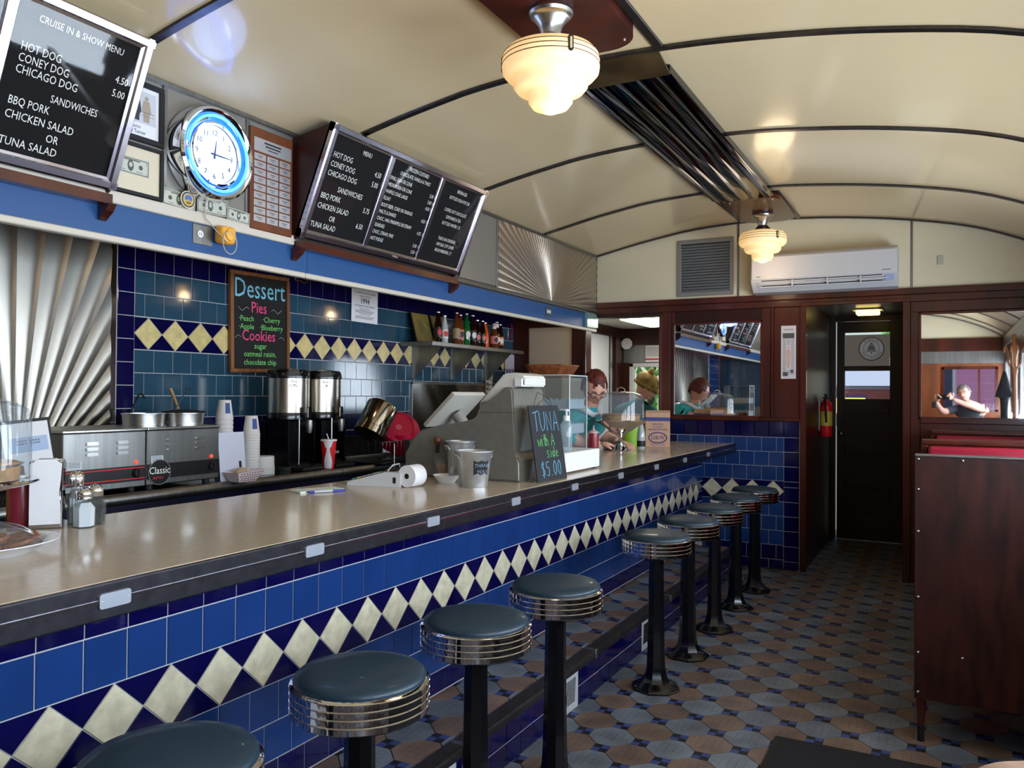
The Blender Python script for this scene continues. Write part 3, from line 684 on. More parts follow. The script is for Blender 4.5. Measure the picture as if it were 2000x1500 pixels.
for y in (1.15, 2.245, 3.35, 4.45): mb.box(-.052, .011, y-.012-3.3, y+.012-3.3, .15, .189, bev=.004)
mb.build('nosing_clip', STEEL2, led)
nn = 0
for j in range(-28, 30):
    for i in range(-7, -1):
        x = OX+i*q; y = OY+j*q
        if not (-1.73 < x < -1.33 and .5 < y < 6.1): continue
        pts = OCT if (i+j) % 2 else [(-e, -e), (e, -e), (e, e), (-e, e)]
        lo, hi = -1.686-x, -1.412-x
        def clipx(poly, lim, sg):
            out = []
            for a in range(len(poly)):
                A, B_ = poly[a], poly[(a+1) % len(poly)]; ia = sg*(A[0]-lim) >= 0; ib = sg*(B_[0]-lim) >= 0
                if ia: out.append(A)
                if ia != ib: f = (lim-A[0])/(B_[0]-A[0]); out.append((lim, A[1]+f*(B_[1]-A[1])))
            return out
        if (i+j) % 2:
            pl = clipx(clipx(OCT, lo, 1), hi, -1)
            if len(pl) < 3 or max(p[0] for p in pl)-min(p[0] for p in pl) < .02: continue
            put('octagon_tile', polymesh('ledge_octagon', pl, OCTG if i % 2 == 0 else OCTB, .008, .0005), led, (x+1.36, y-3.3, .1705))
        else:
            if -e > hi or e < lo: continue
            k_ = ('ck', i)
            if k_ not in TM: mg = MB(); checker(mg, 0, 0, 0, .008, lo, hi); TM[k_] = mg.mesh('checker_tile', [CHKB, CHKK])
            if len(TM[k_].vertices): put('checker_tile', TM[k_], led, (x+1.36, y-3.3, .1705))
# countertop
top = thing('countertop', 'long beige laminate countertop with a dark metal edge', 'countertop', (-1.83, 3.3, .872))
mb = MB(); mb.box(-.40, .385, YC0-3.3, YE-3.3-.003, .004, .069, bev=.002); mb.build('slab', CTOP, top)
mb = MB(); mb.box(.385, .399, YC0-3.3, YE-3.3-.004, -.002, .0685, bev=.003, seg=2); mb.build('edge_band', TRIM, top)
mb = MB(); mb.box(.3985, .4025, YC0-3.3, YE-3.3-.004, .033, .038); mb.build('edge_groove', M('polished_line', (235, 235, 238), .15, metal=1), top)
PLT = STEEL
for y in (1.04, 1.609, 2.158, 2.72, 3.275, 3.849, 4.42, 4.99, 5.56):
    m_ = frame((.399, y-3.3, .035), (0, 1, 0), (0, 0, 1)); mb = MB(); mb.prism(stadium(.034, .0145, .005, 3), 0, .0045, m_); pl = mb.build('name_plate', M('aluminium_plate', (175, 180, 190), .38, metal=.7), top)
    mb = MB()
    for sx in (-.029, .029): mb.sphere((0, 0, 0), .0018, (1, 1, .6), 8, 6, m_ @ Matrix.Translation((sx, 0, .0045)))
    mb.build('plate_rivet', STEEL, pl)
mb = MB(); mb.box(-.415, -.40, YC0-3.3, YE-3.3-.003, .0, .066); mb.build('back_edge', TRIM, top)
# ---------------------------------------------------------------- stools
def stool(first=None):
    t = thing('counter_stool', 'x', 'stool', (0, 0, 0), group='round counter stools with teal seats')
    mb = MB()
    prof8 = [(.108, 0), (.110, .008), (.100, .018), (.066, .034), (.050, .060), (.043, .10), (.040, .16), (.036, .40), (.034, .585)]
    mb.lathe(prof8, 8, mtx=Matrix.Rotation(PI/8, 4, 'Z')); mb.build('pedestal', BLK, t, 25)
    mb = MB(); mb.lathe([(.034, .585), (.06, .59), (.06, .598), (.145, .600), (.147, .606)], 32); mb.build('seat_pan', BLKM, t, 30)
    mb = MB(); pr = [(.143, .601), (.1495, .603)]
    for k in range(4):
        z = .606+k*.0165
        pr += [(.1535, z), (.1546, z+.0120), (.1558, z+.0130), (.1560, z+.0143), (.1547, z+.0153), (.1535, z+.0158)]
    pr += [(.150, .6725), (.146, .675), (.140, .672)]
    mb.lathe(pr, 64, cap=False); mb.build('chrome_ring', CHROME, t, 22)
    mb = MB(); mb.lathe([(.1455, .668), (.1475, .676), (.146, .684), (.138, .691), (.110, .6965), (.06, .699), (0, .700)], 48); mb.build('seat', SEAT, t, 60)
    return t
slabels = ['teal topped chrome stool cut off by the bottom edge, nearest to the camera', 'teal topped chrome stool, second from the camera, large at the bottom of the photo',
 'teal topped chrome stool third from the camera', 'teal topped chrome stool fourth from the camera, last one before the gap in the row',
 'first teal topped chrome stool after the gap, its full flared black base in view', 'teal topped chrome stool fourth from the far wall', 'teal topped chrome stool third from the far wall',
 'teal topped chrome stool second from the far wall', 'teal topped chrome stool nearest to the far tiled wall']
st0 = stool()
for k, (x, y) in enumerate([(-1.175, .965), (-1.155, 1.455), (-1.155, 1.965), (-1.135, 2.45), (-1.14, 3.53), (-1.14, 4.04), (-1.135, 4.56), (-1.138, 5.09), (-1.125, 5.60)]):
    o = st0 if k == 0 else copy_tree(st0); o.location = (x, y, 0); o.rotation_euler = (0, 0, .3*k); o['label'] = slabels[k]
# ---------------------------------------------------------------- booths
def bench(name_label, y, face, x0=-.10, x1=.775, h=1.09, style='wood'):
    # bench with seat on the `face` side (+1 toward +Y, -1 toward -Y, 0 both)
    t = thing('booth_bench', name_label, 'bench', (x0, y, 0)); L_ = x1-x0
    if style == 'wood':
        mb = MB(); mb.box(.0, L_, -.012, .012, .165, h, bev=.002); mb.build('back_panel', PLY, t)
        mb = MB(); mb.box(.0, L_, -.016, .03, h-.004, h+.004, bev=.002); mb.build('top_edge', STEEL2, t)
        mb = MB()
        for (sx, sz) in ((.012, h-.015), (.16, h-.015), (.012, .96), (.012, .80), (.012, .55), (.012, .34), (.012, .19), (.36, h-.015), (.16, .34)): mb.sphere((sx, -.013, sz), .0055, (1, .6, 1), 10, 8)
        mb.build('screws', STEEL, t, 60)
        mb = MB()
        mb.lathe([(.010, 0), (.011, .06), (.012, .061), (.015, .10), (.018, .15), (.018, .168)], 12, (.022, .01, 0)); mb.build('leg', MAHO, t, 30)
        mb = MB(); mb.lathe([(.0125, 0), (.0125, .058)], 12, (.022, .01, 0)); mb.build('leg_cap', BLKM, t, 30)
        mb = MB(); mb.lathe([(.010, 0), (.018, .168)], 12, (.022, .45, 0)); mb.build('leg', MAHO, t, 30)
    else:
        mb = MB(); mb.box(.0, L_, -.022, .022, .10, h-.03, bev=.003); mb.build('back_panel', MAHO, t)
        mb = MB(); mb.box(-.005, L_, -.030, .030, h-.03, h, bev=.008, seg=2); mb.build('top_rail', MAHO, t)
        mb = MB(); mb.box(-.004, .026, -.030, .030, .0, h-.03, bev=.003); mb.build('end_post', MAHO, t)
    for s_ in ((1, -1) if face == 0 else (face,)):
        b0 = .018; mb = MB(); mb.box(.03, L_-.01, s_*b0, s_*(b0+.075), .50, h-.034, bev=.02, seg=3); mb.build('back_cushion', RED, t, 50)
        mb = MB(); mb.box(.02, L_-.01, s_*b0, s_*(b0+.46), .36, .46, bev=.03, seg=3); mb.build('seat_cushion', RED, t, 50)
        mb = MB(); mb.box(.03, L_-.01, s_*b0, s_*(b0+.42), .165, .36, bev=.004); mb.build('seat_base', MAHO2, t)
    return t
bench('booth bench with a dark plywood back panel facing the camera, nearest in the right-hand row', 3.48, 1)
bench('red cushioned booth bench just behind the dark plywood back panel', 4.83, 0, -.105, style='red')
bench('red cushioned booth bench against the far wall under the mirror', 6.20, -1, -.08, style='red')
b1 = bench('red booth bench beside the photographer, seen in the right-hand mirror', .42, -1, .10, h=1.045, style='red')
t = thing('dining_chair', 'pale tan padded chair back at the bottom right corner of the photo', 'chair', (.165, 1.035, 0), rz=math.radians(33))
TAN = M('tan_leather', (172, 138, 118), .5, noise=(30, .12)); LEG = MAHO
mb = MB(); mb.prism(stadium(.20, .24, .085, 12), -.022, .022, frame((0, 0, .695), (1, 0, 0), (0, 0, 1))); bmesh.ops.bevel(mb.bm, geom=[e_ for e_ in mb.bm.edges if abs(e_.verts[0].co.y-e_.verts[1].co.y) < 1e-6], offset=.014, segments=4, affect='EDGES'); mb.build('backrest', TAN, t, 80)
mb = MB(); mb.box(-.20, .20, -.42, -.02, .41, .47, bev=.02, seg=3); mb.build('seat', TAN, t, 50)
for sx in (-.17, .17):
    for sy in (-.39, -.0): mb = MB(); mb.tube([(sx, sy, .0), (sx, sy, .46 if sy < -.1 else .60)], [.013, .018], 10); mb.build('leg', LEG, t, 60)
for k, (y, lb) in enumerate(((4.16, 'booth table between the plywood backed bench and the next bench'), (5.52, 'booth table nearest to the far wall'))):
    t = thing('booth_table', lb, 'table', (.36, y, 0)); mb = MB(); mb.box(-.42, .41, -.26, .26, .715, .745, bev=.006); mb.build('table_top', CTOP, t)
    mb = MB(); mb.lathe([(.2, 0), (.2, .015), (.05, .03), (.035, .06), (.035, .70), (.12, .715)], 20); mb.build('pedestal', BLK, t, 30)
# coat tree beside the booths, seen in the mirror
t = thing('coat_tree', 'wooden coat tree with curled hooks, seen in the right-hand mirror', 'coat rack', (.665, 2.55, 0))
mb = MB(); mb.lathe([(.035, .12), (.025, .3), (.022, .9), (.03, .95), (.022, 1.0), (.022, 1.55), (.034, 1.6), (.022, 1.64), (.02, 1.72), (.036, 1.80), (.03, 1.90), (.014, 1.93), (.024, 1.96), (.02, 1.99), (0, 2.0)], 16); mb.build('pole', OAK, t, 50)
for k in range(4):
    a = k*PI/2+.4; c, s_ = math.cos(a), math.sin(a)
    mb = MB(); mb.tube([(.02*c, .02*s_, 1.62), (.06*c, .06*s_, 1.68), (.065*c, .065*s_, 1.80), (.085*c, .085*s_, 1.87), (.10*c, .10*s_, 1.85), (.10*c, .10*s_, 1.80)], .010, 8); mb.build('hook', OAK, t, 60)
    mb = MB(); mb.tube([(.02*c, .02*s_, .25), (.05*c, .05*s_, .17), (.08*c, .08*s_, .03), (.10*c, .10*s_, .014)], .014, 8); mb.build('foot', OAK, t, 60)
t = thing('hanging_coat', 'black coat hanging on the wooden coat tree, seen in the mirror', 'coat', (.575, 2.50, 1.12))
mb = MB(); mb.lathe([(.03, -.35), (.042, -.33), (.034, -.05), (.040, .16), (.050, .19), (.088, .20), (.084, .23), (.058, .31), (.035, .40), (.016, .47), (0, .49)], 20, mtx=Matrix.Diagonal((1, .6, 1, 1))); mb.build('cloth', M('black_cloth', (14, 14, 20), .85), t, 60)
mb = MB(); mb.tube([(0, 0, .48), (0, 0, .56), (.02, 0, .59), (.04, 0, .58)], .003, 6); mb.build('hanger', WIREM, t)
# door mat
t = thing('floor_mat', 'black rubber floor mat at the bottom edge of the photo', 'mat', (-.2, 2.2, 0))
mb = MB(); mb.box(-.37, .80, -.9, 1.04, .0005, .012, bev=.003); mb.build('rubber_sheet', BLKM, t)
mb = MB(); mb.box(-.34, .77, -.87, 1.01, .0125, .015); mb.build('carpet_field', M('charcoal_pile', (20, 20, 24), .95, bump=(160, .4)), t)
# ---------------------------------------------------------------- back counter
bc = thing('back_counter', 'dark service counter along the back wall with a rolled steel front edge', 'counter', (-3.12, 4.0, 0))
mb = MB(); mb.box(-.25, .22, -3.9, 1.58, .0, .862); mb.build('cabinet', M('navy_cabinet', (16, 16, 44), .4), bc)
mb = MB(); mb.box(-.255, .225, -3.9, 1.59, .862, .898, bev=.002); mb.build('black_top', M('black_counter', (20, 20, 24), .08, coat=.5), bc)
mb = MB(); mb.tube([(.228, -3.9, .880), (.228, -.55, .880)], .024, 20); mb.build('rolled_edge', STEEL2, bc, 50)
mb = MB(); mb.tube([(.228, -.546, .880), (.228, 1.59, .880)], .024, 20); mb.build('rolled_edge', STEEL2, bc, 50)
# ---------------------------------------------------------------- menu boards
TOPX, TOPZ, BOTX, BOTZ = -2.358, 2.497, -2.560, 2.012
def board(name_label, ya, yb, panels, ny):
    t = thing('menu_board', name_label, 'menu board', (BOTX, ya, BOTZ), group='angled letter menu boards')
    def l(p): return Vector((p[0]-BOTX, p[1]-ya, p[2]-BOTZ))
    upv = Vector((TOPX-BOTX, 0, TOPZ-BOTZ)); H = upv.length; Wd = yb-ya
    m = frame((0, 0, 0), (0, 1, 0), upv)
    fw = .040
    mb = MB()
    sec = [(0, -.022), (0, .010), (.006, .016), (.026, .016), (.031, .008), (fw, .004), (fw, -.022)]
    for (o_, r_, u_, ln) in (((0, 0, 0), (1, 0, 0), (0, 1, 0), Wd), ((0, H, 0), (1, 0, 0), (0, -1, 0), Wd), ((0, 0, 0), (0, 1, 0), (1, 0, 0), H), ((Wd, 0, 0), (0, 1, 0), (-1, 0, 0), H)):
        a = [m @ (Vector(o_)+Vector(u_)*s0+Vector((0, 0, s1))+Vector(r_)*s0*0) for s0, s1 in sec]; b = [m @ (Vector(o_)+Vector(r_)*ln+Vector(u_)*s0+Vector((0, 0, s1))) for s0, s1 in sec]
        A = [mb.bm.verts.new(p) for p in a]; B = [mb.bm.verts.new(p) for p in b]; n = len(sec)
        for i in range(n): mb.bm.faces.new([A[i], A[(i+1) % n], B[(i+1) % n], B[i]])
        mb.bm.faces.new(A); mb.bm.faces.new(list(reversed(B)))
    mb.build('frame', M('satin_aluminium', (196, 192, 204), .20, metal=1), t, 20)
    for k in range(1, ny):
        y = Wd*k/ny; mb = MB(); mb.box(y-.017, y+.017, fw*.9, H-fw*.9, -.01, .010, m, bev=.003); mb.build('divider', M('satin_aluminium'), t)
    mb = MB(); mb.box(fw*.8, Wd-fw*.8, fw*.8, H-fw*.8, -.02, -.008, m); mb.build('felt', M('black_felt', (6, 5, 7), .9), t)
    mb = MB(); mb.box(fw*.9, Wd-fw*.9, fw*.9, H-fw*.9, .0, .0015, m); mb.build('glass', GLASS, t)
    # body behind the face: side cheeks, back, lower shelf and brackets
    for y in (0.0, Wd-.012):
        mb = MB(); pts = [l((BOTX, 0, BOTZ)), l((TOPX, 0, TOPZ)), l((-2.598, 0, 2.455)), l((-2.598, 0, 1.99))]
        a = [mb.bm.verts.new(Vector((p.x, y, p.z))-Vector((.012, 0, 0))) for p in pts]; b = [mb.bm.verts.new(Vector((p.x, y+.012, p.z))-Vector((.012, 0, 0))) for p in pts]
        mb.bm.faces.new(a); mb.bm.faces.new(list(reversed(b)))
        for i in range(4): mb.bm.faces.new([a[i], b[i], b[(i+1) % 4], a[(i+1) % 4]])
        mb.build('side_cheek', MAHO2, t)
    mb = MB(); mb.box(-.030, .012, .01, Wd-.01, -.052, -.018); mb.build('support_shelf', MAHO, t)
    for y in (.0, Wd-.03):
        mb = MB(); mb.prism([(-.036, -.052), (.02, -.052), (.005, -.075), (-.036, -.105)], 0, .03, frame((0, y+.03, 0), (1, 0, 0), (0, 0, 1))); mb.build('bracket', MAHO, t)
    mb = MB(); mb.lathe([(.007, 0), (.007, .012), (.004, .016)], 10, m @ Vector((Wd*.52, fw*.5, .016)), m.to_3x3().to_4x4()); mb.build('lock', CHROME, t)
    pw = Wd/ny
    for k, lines in enumerate(panels):
        if lines:
            o_ = m @ Matrix.Translation((k*pw, 0, -.006))
            lettering([(a, b*pw, H*c-.0, s_, al, xs_) for (a, b, c, s_, al, xs_) in lines], o_, .0006, 'letters', LETW, t)
    return t
S1 = .036
def menu_left(title=True, s_=S1, x=.78):
    L_ = [('CRUISE IN & SHOW MENU', .52, .855, s_*.80, 'CENTER', x)] if title else [('MENU', .62, .84, s_*.85, 'CENTER', x)]
    L_ += [('HOT DOG', .14, .735, s_, 'LEFT', x), ('CONEY DOG', .14, .655, s_, 'LEFT', x), ('CHICAGO DOG', .14, .575, s_, 'LEFT', x),
           ('4.50', .93, .70, s_, 'RIGHT', x), ('5.00', .93, .605, s_, 'RIGHT', x), ('SANDWICHES', .55, .46, s_, 'CENTER', x), ('BBQ PORK', .14, .375, s_, 'LEFT', x), ('5.75', .93, .355, s_, 'RIGHT', x),
           ('CHICKEN SALAD', .14, .285, s_, 'LEFT', x), ('OR', .36, .195, s_, 'LEFT', x), ('6.50', .90, .20, s_, 'RIGHT', x), ('TUNA SALAD', .12, .115, s_, 'LEFT', x)]
    return L_
mid = [('FROZEN CUSTARD', .55, .87, .028, 'CENTER', .72), ('CHOCOLATE, VANILLA & TWIST', .52, .805, .026, 'CENTER', .70)]
for i, (a, b) in enumerate((('SMALL DISH OR CONE', '2.50'), ('MEDIUM DISH OR CONE', '3.00'), ('WAFFLE CONE LARGE', '4.50'), ('FLOAT', ''), ('ROOT BEER, COKE OR ORANGE', '4.50'), ('MALTS & SHAKES', ''), ('CHOC, VAN, PINEAPPLE OR STRAW', '4.75'), ('SUNDAES', ''), ('CHOC, STRAW, PINE', '5.00'), ('HOT FUDGE', '5.50'))):
    y = .735-i*.066
    mid.append((a, .08, y, .026, 'LEFT', .70)); 
    if b: mid.append((b, .95, y-.032, .026, 'RIGHT', .78))
rgt = [('BEVERAGES', .5, .85, .026, 'CENTER', .75), ('BOTTLED SODA POP 2.00', .5, .77, .026, 'CENTER', .7), ('COFFEE, HOT CHOCOLATE', .5, .635, .026, 'CENTER', .7), ('LEMONADE & TEA', .5, .565, .026, 'CENTER', .72), ('BOTTLED WATER 1.75', .5, .495, .026, 'CENTER', .72),
       ('THIS IS AN ORIGINAL', .52, .33, .026, 'CENTER', .72), ('1947 SILK CITY DINER', .52, .265, .026, 'CENTER', .72), ('FROM MERIDEN, CT', .52, .20, .026, 'CENTER', .74)]
M1 = [('CRUISE IN & SHOW MENU', .50, .835, .030, 'CENTER', .80), ('HOT DOG', .12, .655, .036, 'LEFT', .74), ('CONEY DOG', .12, .590, .036, 'LEFT', .74), ('CHICAGO DOG', .12, .525, .036, 'LEFT', .76), ('4.50', .90, .665, .034, 'RIGHT', .8), ('5.00', .90, .58, .034, 'RIGHT', .8), ('SANDWICHES', .56, .42, .034, 'CENTER', .74), ('BBQ PORK', .12, .345, .036, 'LEFT', .74), ('CHICKEN SALAD', .12, .265, .036, 'LEFT', .80), ('OR', .42, .185, .036, 'LEFT', .8), ('TUNA SALAD', .12, .11, .036, 'LEFT', .84)]
board('three panel black menu board in an angled silver frame, right of the neon clock', 2.752, 4.10, [menu_left(False), mid, rgt], 3)
board('black menu board in a silver frame, cut by the top left photo corner', .46, 1.835, [rgt, mid, M1], 3)
# ---------------------------------------------------------------- wall items beside the clock (plane x = -2.6, facing +X)
def WX(y, z, x=-2.599): return frame((x, y, z), (0, 1, 0), (0, 0, 1))
t = thing('neon_clock', 'round chrome wall clock with a glowing blue neon ring, between the menu boards', 'clock', (-2.598, 2.262, 2.248))
R90 = Matrix.Rotation(PI/2, 4, 'Y')
mb = MB(); mb.lathe([(.0, .0), (.150, .0), (.186, .004), (.188, .03), (.186, .06), (.180, .078), (.170, .085), (.160, .080), (.150, .070)], 64, mtx=R90, cap=False); mb.build('case', CHROME, t, 30)
mb = MB(); mb.lathe([(.150, .071), (.147, .062), (.133, .058), (.128, .060), (.124, .072), (.118, .074), (.114, .060)], 64, mtx=R90, cap=False); mb.build('reflector', CHROME, t, 40)
NEON = M('blue_neon', (120, 190, 255), .4, emit=(34, 100, 255), es=2.2)
mb = MB(); mb.tube([R90 @ v for v in ring_pts((0, 0, .078), .146, 60, None, math.radians(-84+90-90), math.radians(264), 0)], .0062, 10)
nr = mb.build('neon_tube', NEON, t, 60)
mb = MB(); mb.lathe([(0, .050), (.1145, .050), (.1145, .054), (0, .054)], 48, mtx=R90); mb.build('dial', M('clock_white', (238, 242, 248), .5, emit=(180, 205, 235), es=.28), t)
CM = frame((.0545, 0, 0), (0, 1, 0), (0, 0, 1)); nl = []
for h in range(1, 13):
    a = PI/2-h*PI/6; s_ = .030; nl.append((str(h), .086*math.cos(a), .086*math.sin(a)-.0105, s_, 'CENTER', .95))
lettering(nl, CM, .0006, 'numerals', INK, t)
mb = MB(); ah = math.radians(90-7.5); am = math.radians(90-91)
for a, ln, wd in ((ah, .058, .0042), (am, .085, .0036)):
    mb.prism([(-.018, -wd), (ln, -.0008), (ln, .0008), (-.018, wd)], .002, .003, CM @ Matrix.Rotation(a, 4, 'Z'))
mb.lathe([(.004, 0), (.004, .004)], 12, mtx=CM); mb.build('hands', INK, t)
mb = MB(); mb.box(-.03, .075, -.0004, .0004, .003, .0034, CM @ Matrix.Rotation(math.radians(-62), 4, 'Z')); mb.build('second_hand', M('red_thin', (160, 60, 40), .5), t)
mb = MB(); mb.lathe([(0, .0755), (.117, .0755), (.117, .0765), (0, .0765)], 48, mtx=R90); mb.build('glass', GLASS, t)
l = bpy.data.lights.new('neon_light', 'POINT'); l.energy = 1.1; l.color = (.25, .42, 1.0); l.shadow_soft_size = .1
o = bpy.data.objects.new('neon_light', l); COL.objects.link(o); o.parent = t; o.location = (.16, 0, .05)
# cord down to the yellow timer
t = thing('clock_cord', 'thin grey cord looping from the neon clock down to the yellow timer', 'cord', (-2.59, 2.25, 2.06))
mb = MB(); pts = [(.03, -.01, .012), (.02, -.01, -.02), (.014, .0, -.06), (.03, .03, -.10), (.055, .075, -.15)]
mb.tube(pts, .0022, 6); mb.tube([(.058, .085+.036*math.cos(a), -.15+.045*math.sin(a)) for a in [k*.35 for k in range(36)]], .0022, 6); mb.build('wire', M('grey_cord', (190, 180, 170), .5), t, 60)
t = thing('wall_outlet', 'steel outlet plate with white sockets on the blue fascia under the clock', 'outlet', (-2.602, 2.255, 1.935))
mb = MB(); mb.box(.0, .004, -.045, .05, -.04, .037, bev=.001); mb.build('plate', STEEL2, t)
mb = MB(); mb.lathe([(.0145, 0), (.0145, .004), (.0, .004)], 20, (.004, -.012, .0), R90); ou = mb.build('socket', WHITE, t)
mb = MB(); mb.box(.0082, .0086, -.018, -.016, -.005, .005); mb.box(.0082, .0086, -.009, -.007, -.005, .005); mb.build('slots', INK, ou)
t = thing('timer_plug', 'yellow timer plug with grey cord wound round it, plugged in below the clock', 'timer', (-2.596, 2.335, 1.944))
mb = MB(); mb.box(.001, .055, -.03, .045, -.036, .036, bev=.016, seg=4); mb.build('body', M('amber_plastic', (236, 170, 62), .4), t, 50)
mb = MB(); mb.lathe([(.024, .055), (.024, .062), (.02, .064), (0, .064)], 24, (0, .008, 0), R90); mb.build('dial', M('amber_plastic'), t, 40)
t = thing('wall_outlet', 'small grey and white outlet on the far end of the blue fascia', 'outlet', (-2.602, 5.45, 1.925))
mb = MB(); mb.box(0, .003, -.05, .05, -.036, .036); mb.build('plate', M('grey_plate', (70, 74, 80), .5), t)
mb = MB(); mb.lathe([(.014, 0), (.014, .003), (0, .003)], 16, (.003, -.018, 0), R90); mb.lathe([(.014, 0), (.014, .003), (0, .003)], 16, (.003, .018, 0), R90); mb.build('socket', WHITE, t)
# framed photograph and framed banknote
def pic(name, label, y0, y1, z0, z1, cat='picture', fr=.02, mat_=None):
    t = thing(name, label, cat, (-2.598, (y0+y1)/2, z0)); w2 = (y1-y0)/2; h = z1-z0; m = frame((0, 0, 0), (0, 1, 0), (0, 0, 1))
    mb = MB(); mb.box(-w2, w2, 0, fr, 0, .014, m, bev=.002); mb.box(-w2, w2, h-fr, h, 0, .014, m, bev=.002); mb.box(-w2, -w2+fr, fr, h-fr, 0, .014, m); mb.box(w2-fr, w2, fr, h-fr, 0, .014, m); mb.build('frame', mat_ or BLKM, t)
    mb = MB(); mb.box(-w2+fr, w2-fr, fr, h-fr, .001, .005, m); mb.build('mat_board', M('cream_mat', (215, 203, 178), .8) if name == 'framed_banknote' else PAPER, t)
    return t, m @ Matrix.Translation((0, 0, .0052)), w2, h
t, m, w2, h = pic('framed_photograph', 'black framed photograph of two standing people, left of the neon clock', 1.80, 2.062, 2.222, 2.445)
mb = MB(); mb.box(-w2+.05, w2-.032, .07, h-.035, 0, .0005, m); ph = mb.build('photo_print', M('photo_sky', (196, 198, 204), .5), t)
mb = MB(); mb.sphere((0, 0, 0), .0085, (1, 1, .05), 12, 8, m @ Matrix.Translation((.058, .165, .001))); mb.prism([(.045, .156), (.070, .156), (.078, .115), (.072, .110), (.070, .078), (.046, .078), (.044, .110), (.038, .125)], .0006, .0012, m); mb.build('pale_figure', M('figure_tan', (165, 150, 132), .6), ph)
mb = MB(); mb.sphere((0, 0, 0), .0085, (1, 1, .05), 12, 8, m @ Matrix.Translation((.018, .16, .001))); mb.prism([(.006, .152), (.030, .152), (.036, .115), (.028, .10), (.028, .078), (.006, .078), (.004, .11), (0, .12)], .0006, .0012, m); mb.build('dark_figure', M('figure_dark', (52, 54, 60), .6), ph)
rects([(.0, .09, .112, .1135), (.0, .09, .10, .101)], m, .0014, 'railing_print', M('figure_dark'), ph)
lettering([('Dedicated by', .0, .050, .014, 'CENTER', .9), ('e & Sally Turner', .0, .030, .020, 'CENTER', .85)], m, .0006, 'caption', INK, t)
def bill(parent, m, w=.150, h=.064, name='banknote_print', portrait=0.0, green=True):
    G1 = M('banknote_paper', (196, 196, 182), .8); G2 = M('banknote_ink', (84, 92, 84), .8)
    mb = MB(); mb.box(-w/2, w/2, -h/2, h/2, 0, .0006, m); o_ = mb.build(name, G1, parent)
    rs = [(-w/2+.003, w/2-.003, h/2-.006, h/2-.003), (-w/2+.003, w/2-.003, -h/2+.003, -h/2+.006), (-w/2+.003, -w/2+.006, -h/2+.003, h/2-.003), (w/2-.006, w/2-.003, -h/2+.003, h/2-.003), (-w*.25, w*.25, h*.30, h*.37), (-w*.33, -w*.14, -h*.31, -h*.28), (w*.14, w*.33, -h*.31, -h*.28)]
    rects(rs, m, .0009, 'border_print', G2, o_)
    mb = MB()
    mb.sphere((0, 0, 0), h*.33, (.62, 1, .004), 20, 8, m @ Matrix.Translation((portrait, 0, .0008))); mb.sphere((0, 0, 0), h*.14, (1, 1, .004), 14, 8, m @ Matrix.Translation((-w*.27, 0, .0008))); mb.sphere((0, 0, 0), h*.14, (1, 1, .004), 14, 8, m @ Matrix.Translation((w*.27, 0, .0008))); mb.build('oval_print', G2, o_)
    mb = MB(); mb.sphere((0, 0, 0), h*.15, (.75, 1, .004), 14, 8, m @ Matrix.Translation((portrait, h*.05, .0015))); mb.build('portrait_print', G1, o_)
    lettering([('1', -w/2+.012, h/2-.019, .016, 'CENTER'), ('1', w/2-.012, h/2-.019, .016, 'CENTER'), ('1', -w/2+.012, -h/2+.006, .014, 'CENTER'), ('1', w/2-.012, -h/2+.006, .014, 'CENTER')], m, .0010, 'numerals', G2, o_)
    return o_
t, m, w2, h = pic('framed_banknote', 'black framed dollar bill below the framed photograph, left of the clock', 1.79, 2.062, 2.022, 2.212, fr=.014)
bill(t, m @ Matrix.Translation((0, h/2+.01, 0)), .155, .062)
for k, (y, z, a, sc_, lb) in enumerate(((2.135, 2.046, -.03, 1, 'dollar bill leaning on the ledge under the clock, leftmost'), (2.292, 2.052, .04, 1.0, 'dollar bill with a large number on the ledge under the clock, in the middle'), (2.425, 2.040, -.05, .8, 'dollar bill leaning on the ledge under the clock, rightmost beside the plaque'))):
    o = bill(None, WX(y, z, -2.590+.004*k) @ Matrix.Rotation(a, 4, 'Z'), .15*sc_, .062*sc_, name='dollar_bill', portrait=-.01 if k == 1 else 0); tag(o, lb, 'banknote', 'dollar bills under the clock')
t = thing('round_badge', 'round cream and gold rimmed military style badge in front of the dollar bills', 'badge', (-2.578, 2.165, 2.052))
for r_, d_, mt, nm in ((.034, .003, M('badge_cream', (222, 208, 165), .5), 'rim'), (.030, .004, M('badge_navy', (50, 58, 98), .5), 'ring_band'), (.0245, .0048, M('badge_gold', (208, 184, 96), .45), 'field')):
    mb = MB(); mb.lathe([(0, 0), (r_, 0), (r_, d_), (0, d_)], 32, mtx=R90); mb.build(nm, mt, t)
mb = MB(); m_ = frame((.005, 0, 0), (0, 1, 0), (0, 0, 1)); mb.prism([(-.018, -.002), (-.014, .014), (0, .019), (.014, .014), (.018, -.002), (.004, -.004), (0, .004), (-.006, -.004)], 0, .0006, m_); mb.build('emblem_top', M('badge_blue', (86, 110, 190), .5), t)
mb = MB(); mb.prism([(-.012, -.008), (.010, -.006), (.014, -.014), (0, -.02), (-.012, -.016)], 0, .0006, m_); mb.build('emblem_base', M('badge_rust', (150, 110, 50), .5), t)
